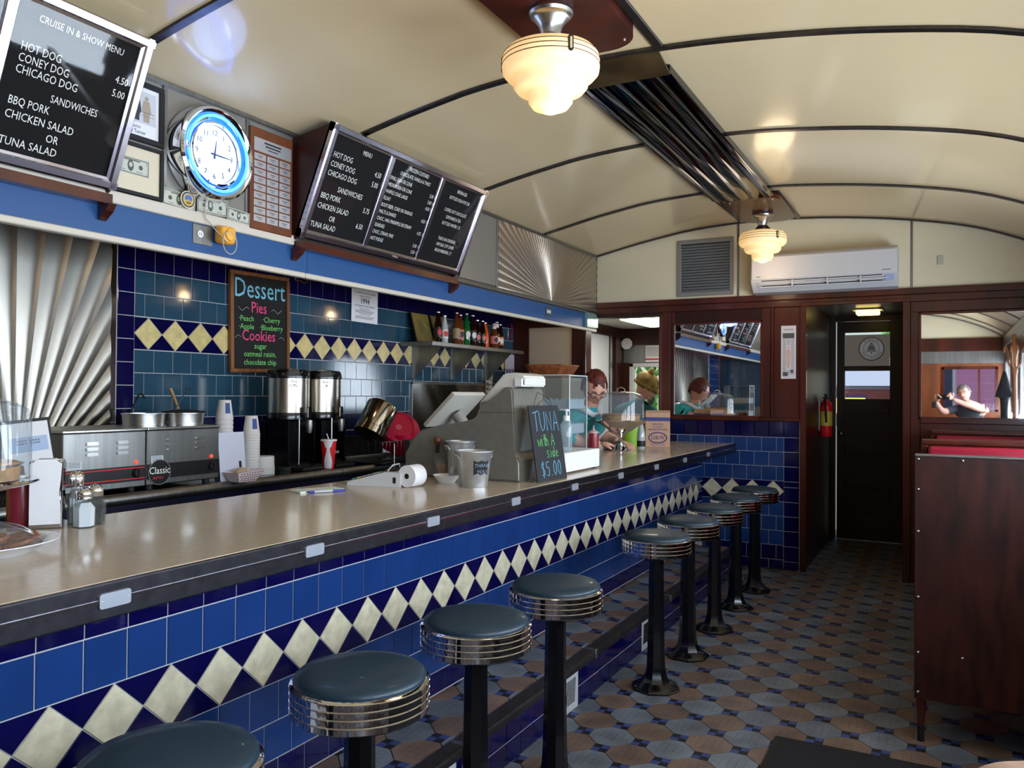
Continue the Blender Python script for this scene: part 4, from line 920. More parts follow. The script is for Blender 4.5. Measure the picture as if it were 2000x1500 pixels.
# plaque with name plates
t = thing('award_plaque', 'brown wooden plaque with three columns of small metal name plates', 'plaque', (-2.598, 2.612, 2.004))
m = frame((0, 0, 0), (0, 1, 0), (0, 0, 1)); mb = MB(); mb.box(-.125, .125, 0, .435, 0, .018, m, bev=.004); mb.build('board', M('walnut', (118, 64, 36), .4, noise=(10, .3), stretch=(1, 1, .15)), t)
PLM = M('plate_silver', (205, 205, 208), .3, metal=.6)
mb = MB(); mb.box(-.108, .112, .335, .392, .018, .0195, m); mb.build('title_plate', PLM, t)
mm = m @ Matrix.Translation((0, 0, .0195)); rects([(-.05, .05, .374, .381), (-.045, .045, .361, .367), (-.03, .03, .349, .353)], mm, .0004, 'title_print', INK, t)
MM = MB(); MM.box(-.033, .033, -.0135, .0135, 0, .0015, bev=.001); npm = MM.mesh('name_plate', PLM)
for c in range(3):
    for r in range(9):
        p = m @ Vector((-.073+c*.074, .312-r*.0330, .018)); npo = put('name_plate', npm, t, p, m.to_euler())
        rects([(-.014-.003*((r+c) % 3), .014+.002*(r % 2), .002, .0045), (-.009, .009, -.005, -.003)], Matrix.Translation((0, 0, .0016)), .0003, 'plate_print', INK, npo)
# ---------------------------------------------------------------- end wall things
t = thing('air_vent', 'grey louvred air vent high on the end wall', 'vent', (-1.677, YE-.001, 2.102))
mb = MB(); fwv = .032
for a in ((-.225, .225, 0, fwv), (-.225, .225, .45-fwv, .45), (-.225, -.225+fwv, fwv, .45-fwv), (.225-fwv, .225, fwv, .45-fwv)): mb.box(a[0], a[1], -.014, 0, a[2], a[3], bev=.003)
mb.build('frame', M('vent_grey', (150, 150, 148), .4, metal=.4), t)
mb = MB(); mb.box(-.2, .2, -.003, -.001, .02, .43); mb.build('dark_core', BLK, t)
LV = MB(); LV.box(-.193, .193, -.011, -.009, -.009, .009, Matrix.Rotation(.5, 4, 'X')); lvm = LV.mesh('louvre', M('vent_grey2', (120, 122, 124), .45, metal=.3))
for k in range(17): put('louvre', lvm, t, (0, 0, .045+k*.0225))
t = thing('air_conditioner', 'long white wall-mounted air conditioner above the doorway', 'air conditioner', (-.783, YE-.001, 2.078))
WP = M('ac_white', (206, 205, 208), .35)
mb = MB(); mb.prism([(0, .03), (0, .285), (-.17, .29), (-.205, .27), (-.212, .10), (-.20, .075), (-.12, .01), (-.03, .0)], -.495, .495, frame((0, 0, 0), (0, 1, 0), (0, 0, 1))); mb.build('casing', WP, t, 30)
mb = MB(); mb.box(-.49, .49, -.219, -.210, .095, .262, bev=.003); mb.build('front_panel', WP, t)
mb = MB(); mb.prism([(-.209, .088), (-.165, .045), (-.16, .05), (-.20, .092)], -.42, .40, frame((0, 0, 0), (0, 1, 0), (0, 0, 1))); mb.build('outlet_dark', BLK, t)
mb = MB(); mb.box(-.44, .44, -.214, -.205, .060, .068, bev=.002); mb.build('vane', WP, t); mb = MB(); mb.box(-.44, .44, -.19, -.182, .038, .046, bev=.002); mb.build('vane', WP, t)
for x in (-.2, .04, .26): mb = MB(); mb.box(x-.004, x+.004, -.215, -.18, .04, .085); mb.build('vane_strut', WP, t)
rects([(.40, .455, .115, .121)], frame((0, -.2195, 0), (1, 0, 0), (0, 0, 1)), .0004, 'logo_print', M('logo_grey', (110, 110, 115), .5), t)
rects([(-.455, -.425, .112, .120)], frame((0, -.2195, 0), (1, 0, 0), (0, 0, 1)), .0004, 'logo_print', M('logo_green', (120, 150, 110), .5), t)
rects([(.42, .475, .045, .085)], frame((0, -.208, 0), (1, 0, 0), (0, 0, 1)), .0004, 'label_print', M('label_blue', (150, 170, 210), .5), t)
t = thing('wall_sensor', 'small grey plate on the cream wall, right of the air conditioner', 'wall plate', (-.026, YE-.001, 2.268)); mb = MB(); mb.box(-.019, .019, -.01, 0, -.03, .03, bev=.002); mb.build('plate', M('sensor_grey', (190, 186, 170), .5), t)
# newspaper clipping
t = thing('newspaper_clipping', 'tall narrow laminated newspaper page on the mahogany panel by the doorway', 'newspaper', (-1.04, YE-.006, 1.441))
m = frame((0, 0, 0), (1, 0, 0), (0, 0, 1)); mb = MB(); mb.box(-.054, .054, 0, .402, 0, .004, m); mb.build('page', M('newsprint', (222, 214, 216), .6), t)
mm = m @ Matrix.Translation((0, 0, .0041)); G3 = M('newsprint_ink', (150, 145, 148), .8)
rs = [(-.042+c*.030, -.042+c*.030+.024, .30-r*.0065-.003, .30-r*.0065) for c in range(3) for r in range(42) if not (c == 1 and 6 < r < 36)]
rects(rs, mm, .0003, 'text_print', G3, t); rects([(-.042, .042, .306, .345), (-.04, -.004, .02, .05), (.014, .036, .045, .068)], mm, .0006, 'photo_print', M('photo_dark', (84, 86, 88), .7), t)
lettering([('Times Daily', .0, .368, .018, 'CENTER', .8)], mm, .0006, 'masthead', INK, t)
mb = MB(); mb.sphere((0, 0, 0), .0075, (1, 1, .03), 10, 8, mm @ Matrix.Translation((0, .236, .0008))); mb.prism([(-.010, .225), (.010, .225), (.017, .19), (.012, .178), (.012, .12), (.004, .08), (-.008, .08), (-.013, .12), (-.012, .178), (-.018, .19)], .0004, .001, mm); mb.build('figure_print', M('pale_pink', (222, 178, 168), .7), t)
# thermometer and notice in the annex
t = thing('dial_thermometer', 'round white dial thermometer on the dark wood beyond the pass-through', 'thermometer', (-3.05, 8.378, 1.865))
mb = MB(); mb.lathe([(0, 0), (.060, 0), (.062, .012), (.056, .016), (0, .016)], 32, mtx=Matrix.Rotation(PI/2, 4, 'X')); mb.build('case', WHITE, t, 30)
lettering([(str(v), .042*math.cos(a), .042*math.sin(a)-.005, .014, 'CENTER') for v, a in ((0, 3.9), (20, 3.2), (40, 2.4), (60, 1.57), (80, .8), (100, 0), (120, -.7))], frame((0, -.0165, 0), (1, 0, 0), (0, 0, 1)), .0004, 'scale_print', INK, t)
mb = MB(); mb.box(-.01, .035, -.0015, .0015, .001, .002, frame((0, -.0165, 0), (.7, 0, .7), (-.7, 0, .7))); mb.build('pointer', M('red_thin'), t)
t = thing('wall_notice', 'white notice with lines of print and a red band, beyond the pass-through', 'notice', (-2.72, 8.416, 1.665))
m = frame((0, 0, 0), (1, 0, 0), (0, 0, 1)); mb = MB(); mb.box(-.13, .15, 0, .18, 0, .003, m); mb.build('sheet', PAPER, t)
rects([(-.12, .13-.03*(k % 3), .155-k*.013, .161-k*.013) for k in range(8)], m @ Matrix.Translation((0, 0, .003)), .0004, 'text_print', G3, t); rects([(-.13, .15, .022, .040)], m @ Matrix.Translation((0, 0, .003)), .0004, 'red_band', M('notice_red', (205, 60, 80), .7), t)
# ---------------------------------------------------------------- back wall things (plane x = -3.4)
def BW(y, z, x=-3.399): return frame((x, y, z), (0, 1, 0), (0, 0, 1))
t = thing('dessert_chalkboard', 'tall wood framed chalkboard reading Dessert in coloured chalk on the tiled wall', 'chalkboard', (-3.395, 3.352, 1.42))
m = frame((.0, 0, 0), (0, 1, 0), (0, 0, 1)); m = m @ Matrix.Rotation(.018, 4, 'Z')
mb = MB(); w2, h, fw = .222, .555, .022
mb.box(-w2, w2, 0, fw, 0, .02, m, bev=.003); mb.box(-w2, w2, h-fw, h, 0, .02, m, bev=.003); mb.box(-w2, -w2+fw, fw, h-fw, 0, .02, m); mb.box(w2-fw, w2, fw, h-fw, 0, .02, m); mb.build('frame', OAK, t)
mb = MB(); mb.box(-w2+fw, w2-fw, fw, h-fw, .002, .010, m); mb.build('slate', M('slate_black', (22, 22, 24), .8, noise=(8, .2)), t)
mm = m @ Matrix.Translation((0, 0, .0102)); CB = M('chalk_blue', (120, 190, 215), .8); CP = M('chalk_pink', (235, 70, 135), .8); CG = M('chalk_green', (120, 205, 110), .8)
lettering([('Dessert', 0, .415, .150, 'CENTER', .80)], mm, .0004, 'chalk_lettering', CB, t)
lettering([('Pies', -.01, .333, .088, 'CENTER', .85)], mm, .0004, 'chalk_lettering', CP, t)
lettering([('Cookies', -.01, .178, .085, 'CENTER', .88)], mm, .0004, 'chalk_lettering', CP, t)
lettering([('·Peach', -.16, .284, .044, 'LEFT', .98), ('·Cherry', .015, .284, .044, 'LEFT', .98), ('·Apple', -.16, .240, .044, 'LEFT', .98), ('·Blueberry', -.005, .240, .044, 'LEFT', .96)], mm, .0004, 'chalk_lettering', CG, t)
lettering([('sugar', .0, .134, .044, 'CENTER'), ('oatmeal raisin,', 0, .090, .044, 'CENTER', .95), ('chocolate chip', 0, .044, .044, 'CENTER', .95)], mm, .0004, 'chalk_lettering', CG, t)
mb = MB(); 
for sx, yy in ((-1, .35), (1, .35), (-1, .195), (1, .195)):
    a0 = .085 if yy > .3 else .145; mb.tube([mm @ Vector((sx*(a0+k*.01), yy+.010*math.sin(k*.95), .001)) for k in range(9 if yy > .3 else 5)], .0009, 4)
mb.build('chalk_scroll', M('chalk_white', (215, 220, 215), .8), t)
t = thing('age_notice', 'white printed notice reading 1994 taped to the tiled wall under the soffit', 'notice', (-3.39, 4.278, 1.775))
m = frame((0, 0, 0), (0, 1, 0), (0, 0, 1)) @ Matrix.Rotation(-.01, 4, 'Z'); mb = MB(); mb.box(-.137, .137, 0, .225, 0, .0015, m); mb.build('sheet', PAPER, t)
mm = m @ Matrix.Translation((0, 0, .0016))
lettering([('YOUR BIRTHDAY MUST BE ON OR BEFORE', 0, .188, .019, 'CENTER', .62), ("TODAY'S DATE IN", 0, .165, .019, 'CENTER', .75), ('1994', 0, .125, .050, 'CENTER', .95), ('1994', .0008, .1255, .050, 'CENTER', .95), ('1994', -.0008, .1245, .050, 'CENTER', .95), ('TO PURCHASE ALCOHOL BEVERAGES', 0, .102, .019, 'CENTER', .66), ('Warning to Minors', 0, .084, .016, 'CENTER', .9), ('Responsible Vendor', 0, .050, .016, 'CENTER', .9)], mm, .0003, 'lettering', INK, t)
rects([(-.10, .10-.01*(k % 3), z, z+.004) for k, z in enumerate((.076, .069, .062, .038, .031, .024))], mm, .0003, 'small_print', G3, t)
# wall shelf with brackets
t = thing('wall_shelf', 'stainless wall shelf on triangular brackets holding soda bottles', 'shelf', (-3.4, 5.5, 1.672))
mb = MB(); mb.box(.001, .27, -.80, .58, -.0015, .0015); mb.box(.262, .272, -.80, .58, -.028, .0015, bev=.003); mb.box(.001, .27, -.802, -.798, -.028, .0015); mb.build('shelf_plate', STEEL2, t)
for y in (-.645, -.13, .40):
    mb = MB(); mb.prism([(.002, -.002), (.25, -.002), (.245, -.03), (.03, -.245), (.002, -.255)], -.0015, .0015, frame((0, y, 0), (1, 0, 0), (0, 0, 1))); mb.box(.001, .004, y-.02, y+.02, -.255, -.002); mb.build('bracket', STEEL2, t)
# framed glass panels leaning on the shelf
for k, (y, lb) in enumerate(((4.86, 'gold reflective framed glass panel at the left end of the wall shelf'), (5.10, 'gold reflective framed glass panel behind the leftmost soda bottles'))):
    t = thing('framed_glass', lb, 'picture', (-3.30, y, 1.6745)); m = frame((0, 0, 0), (0, 1, 0), (-.28, 0, 1))
    mb = MB(); mb.box(-.11, .11, 0, .225, -.005, .006, m, bev=.002); mb.build('frame', BLKM, t); mb = MB(); mb.box(-.103, .103, .007, .218, .006, .0075, m); mb.build('glass', M('gold_glass', (196, 180, 110), .12, metal=.75, bump=(5, .2)), t)
# soda bottles
def bottle(name, label, y, x, hgt, r, glass, lab, neck=.38, cap=None, labz=(.2, .5), foil=None, zb=1.6745, grp='soda bottles on the wall shelf', cat='bottle', lab2=None):
    t = thing(name, label, cat, (x, y, zb), group=grp); rn = .012
    mb = MB(); mb.lathe([(0, .0), (r*.9, 0), (r, .006), (r, hgt*(1-neck-.15)), (r*.93, hgt*(1-neck-.05)), (rn*1.5, hgt*(1-neck*.55)), (rn, hgt*(1-neck*.25)), (rn*.95, hgt-.016), (rn*1.15, hgt-.014), (rn*1.1, hgt-.008), (0, hgt-.008)], 20); mb.build('body', glass, t, 40)
    mb = MB(); mb.lathe([(rn*1.2, hgt-.011), (rn*1.25, hgt-.004), (rn*1.0, hgt), (0, hgt)], 16); mb.build('cap', cap or STEEL, t, 40)
    mb = MB(); mb.lathe([(r+.0004, hgt*labz[0]), (r+.0006, hgt*labz[0]+.001), (r+.0006, hgt*labz[1])], 20, cap=False); lo = mb.build('paper_label', lab, t, 40)
    if lab2:
        zc = hgt*(labz[0]+labz[1])/2; m_ = frame((r+.0012, 0, zc), (0, 1, 0), (0, 0, 1)) ; m_ = Matrix.Rotation(-.55, 4, 'Z') @ m_
        mb = MB(); mb.sphere((0, 0, 0), hgt*(labz[1]-labz[0])*.33, (.8, 1, .05), 14, 8, m_); mb.build('label_emblem', lab2, lo)
    if foil:
        mb = MB(); mb.lathe([(rn*1.55, hgt*(1-neck*.6)), (rn*1.28, hgt*(1-neck*.2)), (rn*1.25, hgt-.018)], 16, cap=False); mb.build('neck_label', foil, t, 40)
    return t
CO = M('cola_glass', (26, 10, 8), .06, coat=.6); GR = M('green_glass', (10, 92, 40), .06, coat=.6); OR = M('orange_soda', (232, 84, 20), .15, coat=.6); CL = M('clear_soda_glass', (176, 184, 186), .08, coat=.6); AM = M('amber_glass', (92, 48, 22), .06, coat=.6)
BW_ = M('label_black', (28, 28, 32), .5); RD = M('label_red', (196, 32, 44), .5); WH = M('label_white', (222, 218, 214), .5); PK = M('label_pink', (205, 120, 110), .5); OL = M('label_orange', (226, 120, 50), .5); BG = M('label_tan', (150, 128, 96), .5); BL2 = M('label_blue2', (70, 100, 160), .5)
specs = [('tall dark cola bottle with a red and black label, leftmost on the shelf', 4.965, CO, BW_, .235, .031, RD, None, .09), ('clear soda bottle with a red and white label, second from the left', 5.050, CL, WH, .215, .028, RD, None, .09), ('amber glass soda bottle with a tan label, third from the left', 5.156, AM, BG, .245, .030, BG, None, .13), ('amber soda bottle with a pale label, just right of the third bottle', 5.226, AM, PK, .235, .029, BW_, None, .12),
 ('green glass soda bottle with a round white emblem', 5.299, GR, GR, .25, .031, WH, None, .13), ('black soda bottle with a round white emblem, right of the green bottle', 5.390, CO, BW_, .245, .030, WH, None, .13), ('short black soda bottle with a pink label, left one of two alike', 5.459, CO, BW_, .215, .029, PK, None, .13), ('short black soda bottle with a pink label, right one of two alike', 5.543, CO, BW_, .215, .029, PK, None, .13),
 ('bright orange soda bottle', 5.632, OR, OR, .21, .031, OL, None, .10), ('dark jar shaped bottle with a white cap, right of the orange bottle', 5.731, AM, PK, .205, .034, BW_, WH, .13), ('dark bottle with a white neck label behind the jar shaped one', 5.791, CO, BW_, .225, .029, WH, WH, .12), ('dark bottle with white neck and white picture label, second from the right end', 5.860, CO, WH, .205, .031, BW_, WH, .06), ('dark bottle with an orange and white label at the right end of the row', 5.952, CO, OL, .22, .031, WH, None, .06)]
for lb, y, g_, l_, h_, r_, l2, fo, xo in specs: bottle('soda_bottle', lb, y, -3.4+.055+xo*.95, h_, r_, g_, l_, cap=WHITE if fo else None, foil=fo, lab2=l2)
t = thing('ribbon', 'red ribbon hanging from a hook at the end of the fascia above the shelf', 'ribbon', (-3.39, 6.33, 1.93)); mb = MB(); mb.tube([(0.004, 0, 0), (.01, .01, -.05), (.004, -.005, -.11), (.008, .005, -.15)], .006, 6); mb.build('cloth', RED, t, 60)
# papers on the tiled wall near the corner
for nm, lb, y, z, w_, h_, mt in (('wall_calendar', 'purple printed calendar page hanging below the shelf end', 6.31, 1.33, .17, .33, M('calendar_paper', (196, 190, 205), .8)), ('price_card', 'small white card taped to the tile under the last shelf bracket, lower one', 5.945, 1.225, .11, .20, PAPER), ('price_card', 'small greenish card taped above the lower white card under the shelf', 5.965, 1.43, .09, .12, M('green_card', (196, 204, 170), .8))):
    t = thing(nm, lb, 'card' if nm != 'wall_calendar' else 'calendar', (-3.388, y, z)); m = frame((0, 0, 0), (0, 1, 0), (0, 0, 1)); mb = MB(); mb.box(-w_/2, w_/2, 0, h_, 0, .0015, m); mb.build('sheet', mt, t)
    if nm == 'wall_calendar': rects([(-.07+c*.052, -.03+c*.052, .02+r*.11, .09+r*.11) for c in range(3) for r in range(2)], m @ Matrix.Translation((0, 0, .0016)), .0003, 'picture_print', M('calendar_ink', (110, 104, 150), .8), t)
    else: rects([(-w_*.4, -w_*.1, h_*(.15+.22*k), h_*(.25+.22*k)) for k in range(4)]+[(0, w_*.4, h_*(.15+.22*k), h_*(.19+.22*k)) for k in range(4)], m @ Matrix.Translation((0, 0, .0016)), .0003, 'picture_print', M('card_ink', (96, 110, 84), .8), t)
# small lights fixed behind the blue valance
for y, lb in ((1.55, 'small brass light behind the blue valance above the steam table'), (3.41, 'small brass light behind the blue valance above the coffee urns'), (4.75, 'small brass light behind the valance near the left end of the wall shelf'), (5.93, 'small brass light behind the valance near the right end of the wall shelf')):
    t = thing('valance_light', lb, 'light fixture', (-2.70, y, 1.96)); mb = MB(); mb.box(.02, .067, -.02, .02, -.01, .03, bev=.003); mb.lathe([(.028, .0), (.03, .01), (.02, .022), (0, .022)], 20); mb.build('base', M('brass', (196, 160, 70), .2, metal=1), t, 40)
    mb = MB(); mb.lathe([(.024, 0), (.027, -.02), (.02, -.04), (0, -.048)], 16); mb.build('bulb', M('soffit_glow', (255, 225, 160), .4, emit=(255, 200, 110), es=3), t, 50)
    l = bpy.data.lights.new('bulb_light', 'POINT'); l.energy = .8; l.color = (1, .75, .45); l.shadow_soft_size = .03; o = bpy.data.objects.new('bulb_light', l); COL.objects.link(o); o.parent = t; o.location = (-.02, 0, -.07)
t = thing('brass_hook', 'small bright brass hook on the valance edge right of the dessert chalkboard', 'hook', (-2.64, 2.86, 1.84)); mb = MB(); mb.tube([(0, -.04, .0), (0, -.03, -.014), (0, .0, -.010), (0, .02, -.02), (0, .04, -.008), (0, .045, .004)], .004, 6); mb.build('hook', M('brass'), t, 60)
# ---------------------------------------------------------------- things on the long counter (z = 0.941)
ZC = .9412
def cakestand(label, loc, rp, rd, hd, hp, cake=True, rz=0):
    t = thing('cake_stand', label, 'cake stand', loc)
    mb = MB(); mb.lathe([(.060, 0), (.062, .006), (.045, .016), (.022, .045), (.013, .062), (.018, .068), (.013, .074), (.022, .10), (.05, .118), (rp, hp-.006), (rp+.003, hp-.002), (rp, hp+.002), (rp-.02, hp), (0, hp)], 40); mb.build('pedestal_plate', CHROME, t, 40)
    if cake:
        mb = MB(); mb.lathe([(0, hp+.001), (rd*.80, hp+.001), (rd*.82, hp+.04), (rd*.78, hp+.045), (0, hp+.048)], 32); pi_ = mb.build('pie', M('pie_crust', (206, 150, 84), .7, noise=(40, .25), bump=(60, .3)), t, 40)
        mb = MB(); mb.lathe([(rd*.5, hp+.003), (rd*.86, hp+.040), (rd*.88, hp+.041), (rd*.52, hp+.001)], 32, cap=False); mb.build('pie_tin', STEEL, pi_, 40)
    mb = MB(); z0 = hp+.003; mb.lathe([(rd, z0), (rd*.985, z0+hd*.72), (rd*.94, z0+hd*.86), (rd*.7, z0+hd*.95), (rd*.2, z0+hd), (0, z0+hd)], 48, cap=False); mb.build('dome', glassy('dome_acrylic', (238, 242, 245), alpha=.10, col=(205, 212, 220)), t, 50)
    mb = MB(); mb.tube([(-.028, 0, z0+hd-.002), (-.024, 0, z0+hd+.018), (0, 0, z0+hd+.027), (.024, 0, z0+hd+.018), (.028, 0, z0+hd-.002)], .004, 8); mb.build('dome_handle', CHROME, t, 60)
    return t
cakestand('chrome cake stand with a pie under a clear dome, in front of the waitress', (-1.897, 5.10, ZC), .172, .155, .19, .200)
cakestand('clear domed cake stand at the left edge of the photo behind the squeeze bottles', (-2.09, 1.12, ZC), .150, .134, .200, .150, cake=True)
# fruit-coloured cake inside the left dome is the pie; squeeze bottles in front
def squeeze(label, loc, col, hh=.175, r=.036, grp=None):
    t = thing('squeeze_bottle', label, 'bottle', loc, group=grp)
    mb = MB(); mb.lathe([(0, 0), (r*.95, 0), (r, .006), (r, hh*.62), (r*.96, hh*.70), (r*.8, hh*.73)], 24); mb.build('body', col, t, 40)
    mb = MB(); mb.lathe([(r*.98, hh*.70), (r*1.0, hh*.715), (r*.95, hh*.76), (r*.45, hh*.80), (r*.18, hh*.86), (r*.09, hh), (0, hh)], 24); mb.build('cap', M('pale_pink_cap', (205, 178, 178), .4) if 'ketchup' in label else M('yellow_cap', (214, 196, 70), .4), t, 40)
    return t
KET = M('ketchup_red', (140, 44, 58), .3, coat=.2); MUS = M('mustard_yellow', (196, 162, 34), .35)
squeeze('dark red ketchup squeeze bottle at the left edge, right of the mustard', (-2.222, 1.330, ZC), KET, .165, .036)
squeeze('yellow mustard squeeze bottle cut by the left edge of the photo', (-2.285, 1.262, ZC), MUS, .165, .036)
squeeze('dark red ketchup squeeze bottle between the display case and the cake stand', (-2.02, 4.93, ZC), KET, .17, .034)
t = thing('napkin_dispenser', 'white faced napkin dispenser standing near the left edge of the photo', 'napkin dispenser', (-2.150, 1.355, ZC), rz=math.radians(52))
mb = MB(); mb.box(-.040, .040, -.03, .05, 0, .182, bev=.004, seg=2); mb.build('case', CHROME, t)
mb = MB(); mb.prism([(-.038, .012), (.036, .012), (.035, .06), (.031, .095), (.035, .13), (.038, .175), (.02, .181), (-.02, .181), (-.038, .175)], .0302, .033, frame((0, 0, 0), (1, 0, 0), (0, 0, 1))); mb.build('napkin_face', PAPER, t)
mb = MB(); mb.prism([(-.034, .176), (.034, .176), (.02, .186), (-.02, .186)], -.02, .03, frame((0, 0, 0), (1, 0, 0), (0, 0, 1))); mb.build('napkin_edge', PAPER, t)
def shaker(name, label, loc, r, h, fill, n=6, grp=None):
    t = thing(name, label, 'shaker', loc, group=grp)
    mb = MB(); mb.lathe([(0, .003), (r*.88, .003), (r*.92, h*.48), (r*.55, h*.62), (0, h*.62)], n); mb.build('contents', fill, t)
    mb = MB(); mb.lathe([(0, 0), (r, 0), (r*1.02, .004), (r*1.02, h*.5), (r*.72, h*.62), (r*.62, h*.68), (r*.62, h*.74)], n, cap=False); mb.build('glass', glassy('shaker_glass', (230, 236, 238), alpha=.03, col=(215, 222, 226)), t, 30)
    mb = MB(); mb.lathe([(r*.72, h*.70), (r*.78, h*.72), (r*.76, h*.80), (r*.80, h*.82), (r*.78, h*.88), (r*.6, h*.96), (r*.2, h), (0, h)], 24); mb.build('metal_cap', CHROME, t, 40)
    return t
shaker('salt_shaker', 'hexagonal glass salt shaker full of white salt, in front', (-2.069, 1.408, ZC), .029, .108, M('salt', (236, 236, 240), .9))
shaker('pepper_shaker', 'glass pepper shaker partly behind the salt shaker', (-2.098, 1.462, ZC), .027, .110, M('pepper', (74, 68, 60), .9, noise=(180, .5)))
shaker('sugar_pourer', 'tall glass sugar pourer between the napkin dispenser and the salt', (-2.148, 1.440, ZC), .025, .148, M('sugar', (226, 224, 222), .9), 20)
t = thing('plate_of_cookies', 'oval white plate with cling wrapped cookies at the lower left edge', 'plate', (-1.895, 1.07, ZC), rz=.2)
mb = MB(); mb.lathe([(0, .004), (.08, .004), (.088, 0), (.092, .002), (.125, .020), (.150, .026), (.151, .029), (.125, .025), (.095, .010), (0, .009)], 48, mtx=Matrix.Diagonal((.76, 1.0, 1, 1))); mb.build('plate', M('ceramic_white', (214, 216, 220), .2, coat=.3), t, 40)
CK2 = M('cookie_brown', (176, 112, 78), .8, noise=(60, .5), bump=(70, .6))
for k, (x, y, z) in enumerate(((-.03, -.05, .012), (.03, -.04, .012), (-.02, .03, .013), (.035, .035, .014), (.0, -.005, .024), (.01, .06, .02))):
    o = MB().lathe([(0, 0), (.034, 0), (.038, .005), (.034, .011), (0, .013)], 20).build('cookie', CK2, None, 40, (-1.895+x*.98, 1.07+y, ZC+z+.004)); tag(o, 'brown cookie under the plastic wrap, %s' % ('at the near left', 'at the near right', 'at the far left', 'at the far right', 'on top in the middle', 'on top at the far side')[k], 'cookie', 'cookies on the oval plate')
    if k > 2: o.rotation_euler = (.2, .1*k-.4, 0)
mb = MB(); bm = mb.bm; NR, NA = 7, 40; G = []
for i in range(NR+1):
    r = .112*i/NR; G.append([bm.verts.new((r*.80*math.cos(2*PI*k/NA), r*math.sin(2*PI*k/NA), .055*(1-(i/NR)**2)+.018+.004*math.sin(k*5.3+i)*(i/NR))) for k in range(NA)])
for i in range(NR):
    for k in range(NA): bm.faces.new([G[i][k], G[i][(k+1) % NA], G[i+1][(k+1) % NA], G[i+1][k]])
o = mb.build('plastic_wrap', glassy('cling_film', (235, 235, 235), alpha=.07), None, 20, (-1.895, 1.07, ZC)); tag(o, 'crinkled clear plastic wrap covering the cookies on the oval plate', 'wrap')
# menu holder behind, standing on the back counter
t = thing('framed_sign', 'black framed white sign with print, tilted, behind the napkin dispenser', 'sign', (-2.92, 1.80, .9), rot=(math.radians(6), -.10, math.radians(-12)))
m = frame((0, 0, 0), (0, 1, 0), (-.06, -.10, 1)); mb = MB(); mb.box(-.088, .088, 0, .31, 0, .006, m, bev=.002); mb.build('frame', BLKM, t); mb = MB(); mb.box(-.079, .079, .01, .298, .006, .008, m); mb.build('sheet', PAPER, t)
mm = m @ Matrix.Translation((0, 0, .0082)); rects([(-.06, .07, .19, .245)], mm, .0002, 'blue_band', M('pale_blue_print', (170, 190, 220), .8), t)
lettering([('HOTDOG', .0, .19, .020, 'CENTER'), ('SPECIAL', 0, .172, .018, 'CENTER')], mm, .0005, 'heading', M('faint_ink', (120, 124, 134), .8), t) if False else rects([(-.035+c*.009, -.029+c*.009, .228, .234) for c in range(9) if c != 4]+[(-.035+c*.009, -.029+c*.009, .218, .224) for c in range(9) if c != 4], mm, .0005, 'heading_print', M('faint_ink', (120, 124, 134), .8), t)
rects([(-.07, -.068, .03, .14), (.0, .002, .02, .15), (.04, .042, .03, .13)], mm, .0005, 'line_print', M('faint_ink'), t)
# notepad and pen
t = thing('notepad', 'pale green order pad lying on the counter with a pen beside it', 'notepad', (-2.08, 2.36, ZC), rz=math.radians(68))
mb = MB(); mb.box(-.095, .085, -.045, .045, 0, .008, bev=.001); mb.build('pages', M('pad_green', (208, 216, 206), .8), t)
mb = MB(); mb.box(-.095, -.02, -.045, .045, .0082, .0090, Matrix.Rotation(-.03, 4, 'Y')); mb.build('loose_sheet', PAPER, t)
t = thing('ballpoint_pen', 'blue and white ballpoint pen lying in front of the order pad', 'pen', (-2.025, 2.34, ZC+.005), rot=(0, 0, math.radians(60)))
RY = Matrix.Rotation(PI/2, 4, 'Y'); BP = M('pen_blue', (36, 60, 150), .35)
for a, b, r0, r1, mt, nm in ((-.075, -.066, .001, .0035, INK, 'tip'), (-.066, -.045, .004, .0045, BP, 'grip'), (-.045, .025, .0042, .0042, M('pen_grey', (180, 184, 196), .35), 'barrel'), (.025, .072, .0048, .0048, BP, 'cap')):
    mb = MB(); mb.lathe([(r0, a), (r1, b)], 12, mtx=RY); mb.build(nm, mt, t, 40)
# card terminal / adding machine with paper roll
t = thing('card_terminal', 'pale grey countertop adding machine with coloured keys', 'adding machine', (-2.02, 2.675, ZC), rz=math.radians(12))
LGY = M('machine_grey', (196, 198, 200), .45)
mb = MB(); mb.prism([(-.115, 0), (.115, 0), (.115, .055), (.05, .058), (-.115, .014)], -.085, .085, frame((0, 0, 0), (1, 0, 0), (0, 0, 1))); mb.build('body', LGY, t)
sl = math.atan2(.044, .165); KM = {}
for r in range(5):
    for c in range(5):
        cm = (M('key_teal', (70, 150, 140), .5), M('key_yellow', (200, 180, 90), .5), M('key_grey', (150, 152, 160), .5), M('key_grey'), M('key_grey'))[(r+c*2) % 5]
        kk = cm.name
        if kk not in KM: b_ = MB(); b_.box(-.008, .008, -.009, .009, 0, .005, bev=.001); KM[kk] = b_.mesh('key', cm)
        put('key', KM[kk], t, (-.095+r*.022, -.06+c*.024, .0185+(r*.022+.01)*math.tan(sl)+.001), (0, -sl, 0))
mb = MB(); mb.box(.03, .075, -.05, .05, .0585, .064, bev=.002); mb.build('display', BLKM, t); mb = MB(); mb.tube([(.05, -.06, .06), (.06, -.03, .082), (.06, .03, .082), (.05, .06, .06)], .003, 6); mb.build('paper_guide', LGY, t)
mb = MB(); mb.box(.085, .097, -.087, -.0855, .015, .038); mb.build('socket', INK, t)
t = thing('paper_roll', 'thick white receipt paper roll lying on its side with a dark core', 'paper roll', (-1.862, 2.70, ZC+.044), rot=(0, 0, math.radians(-2)))
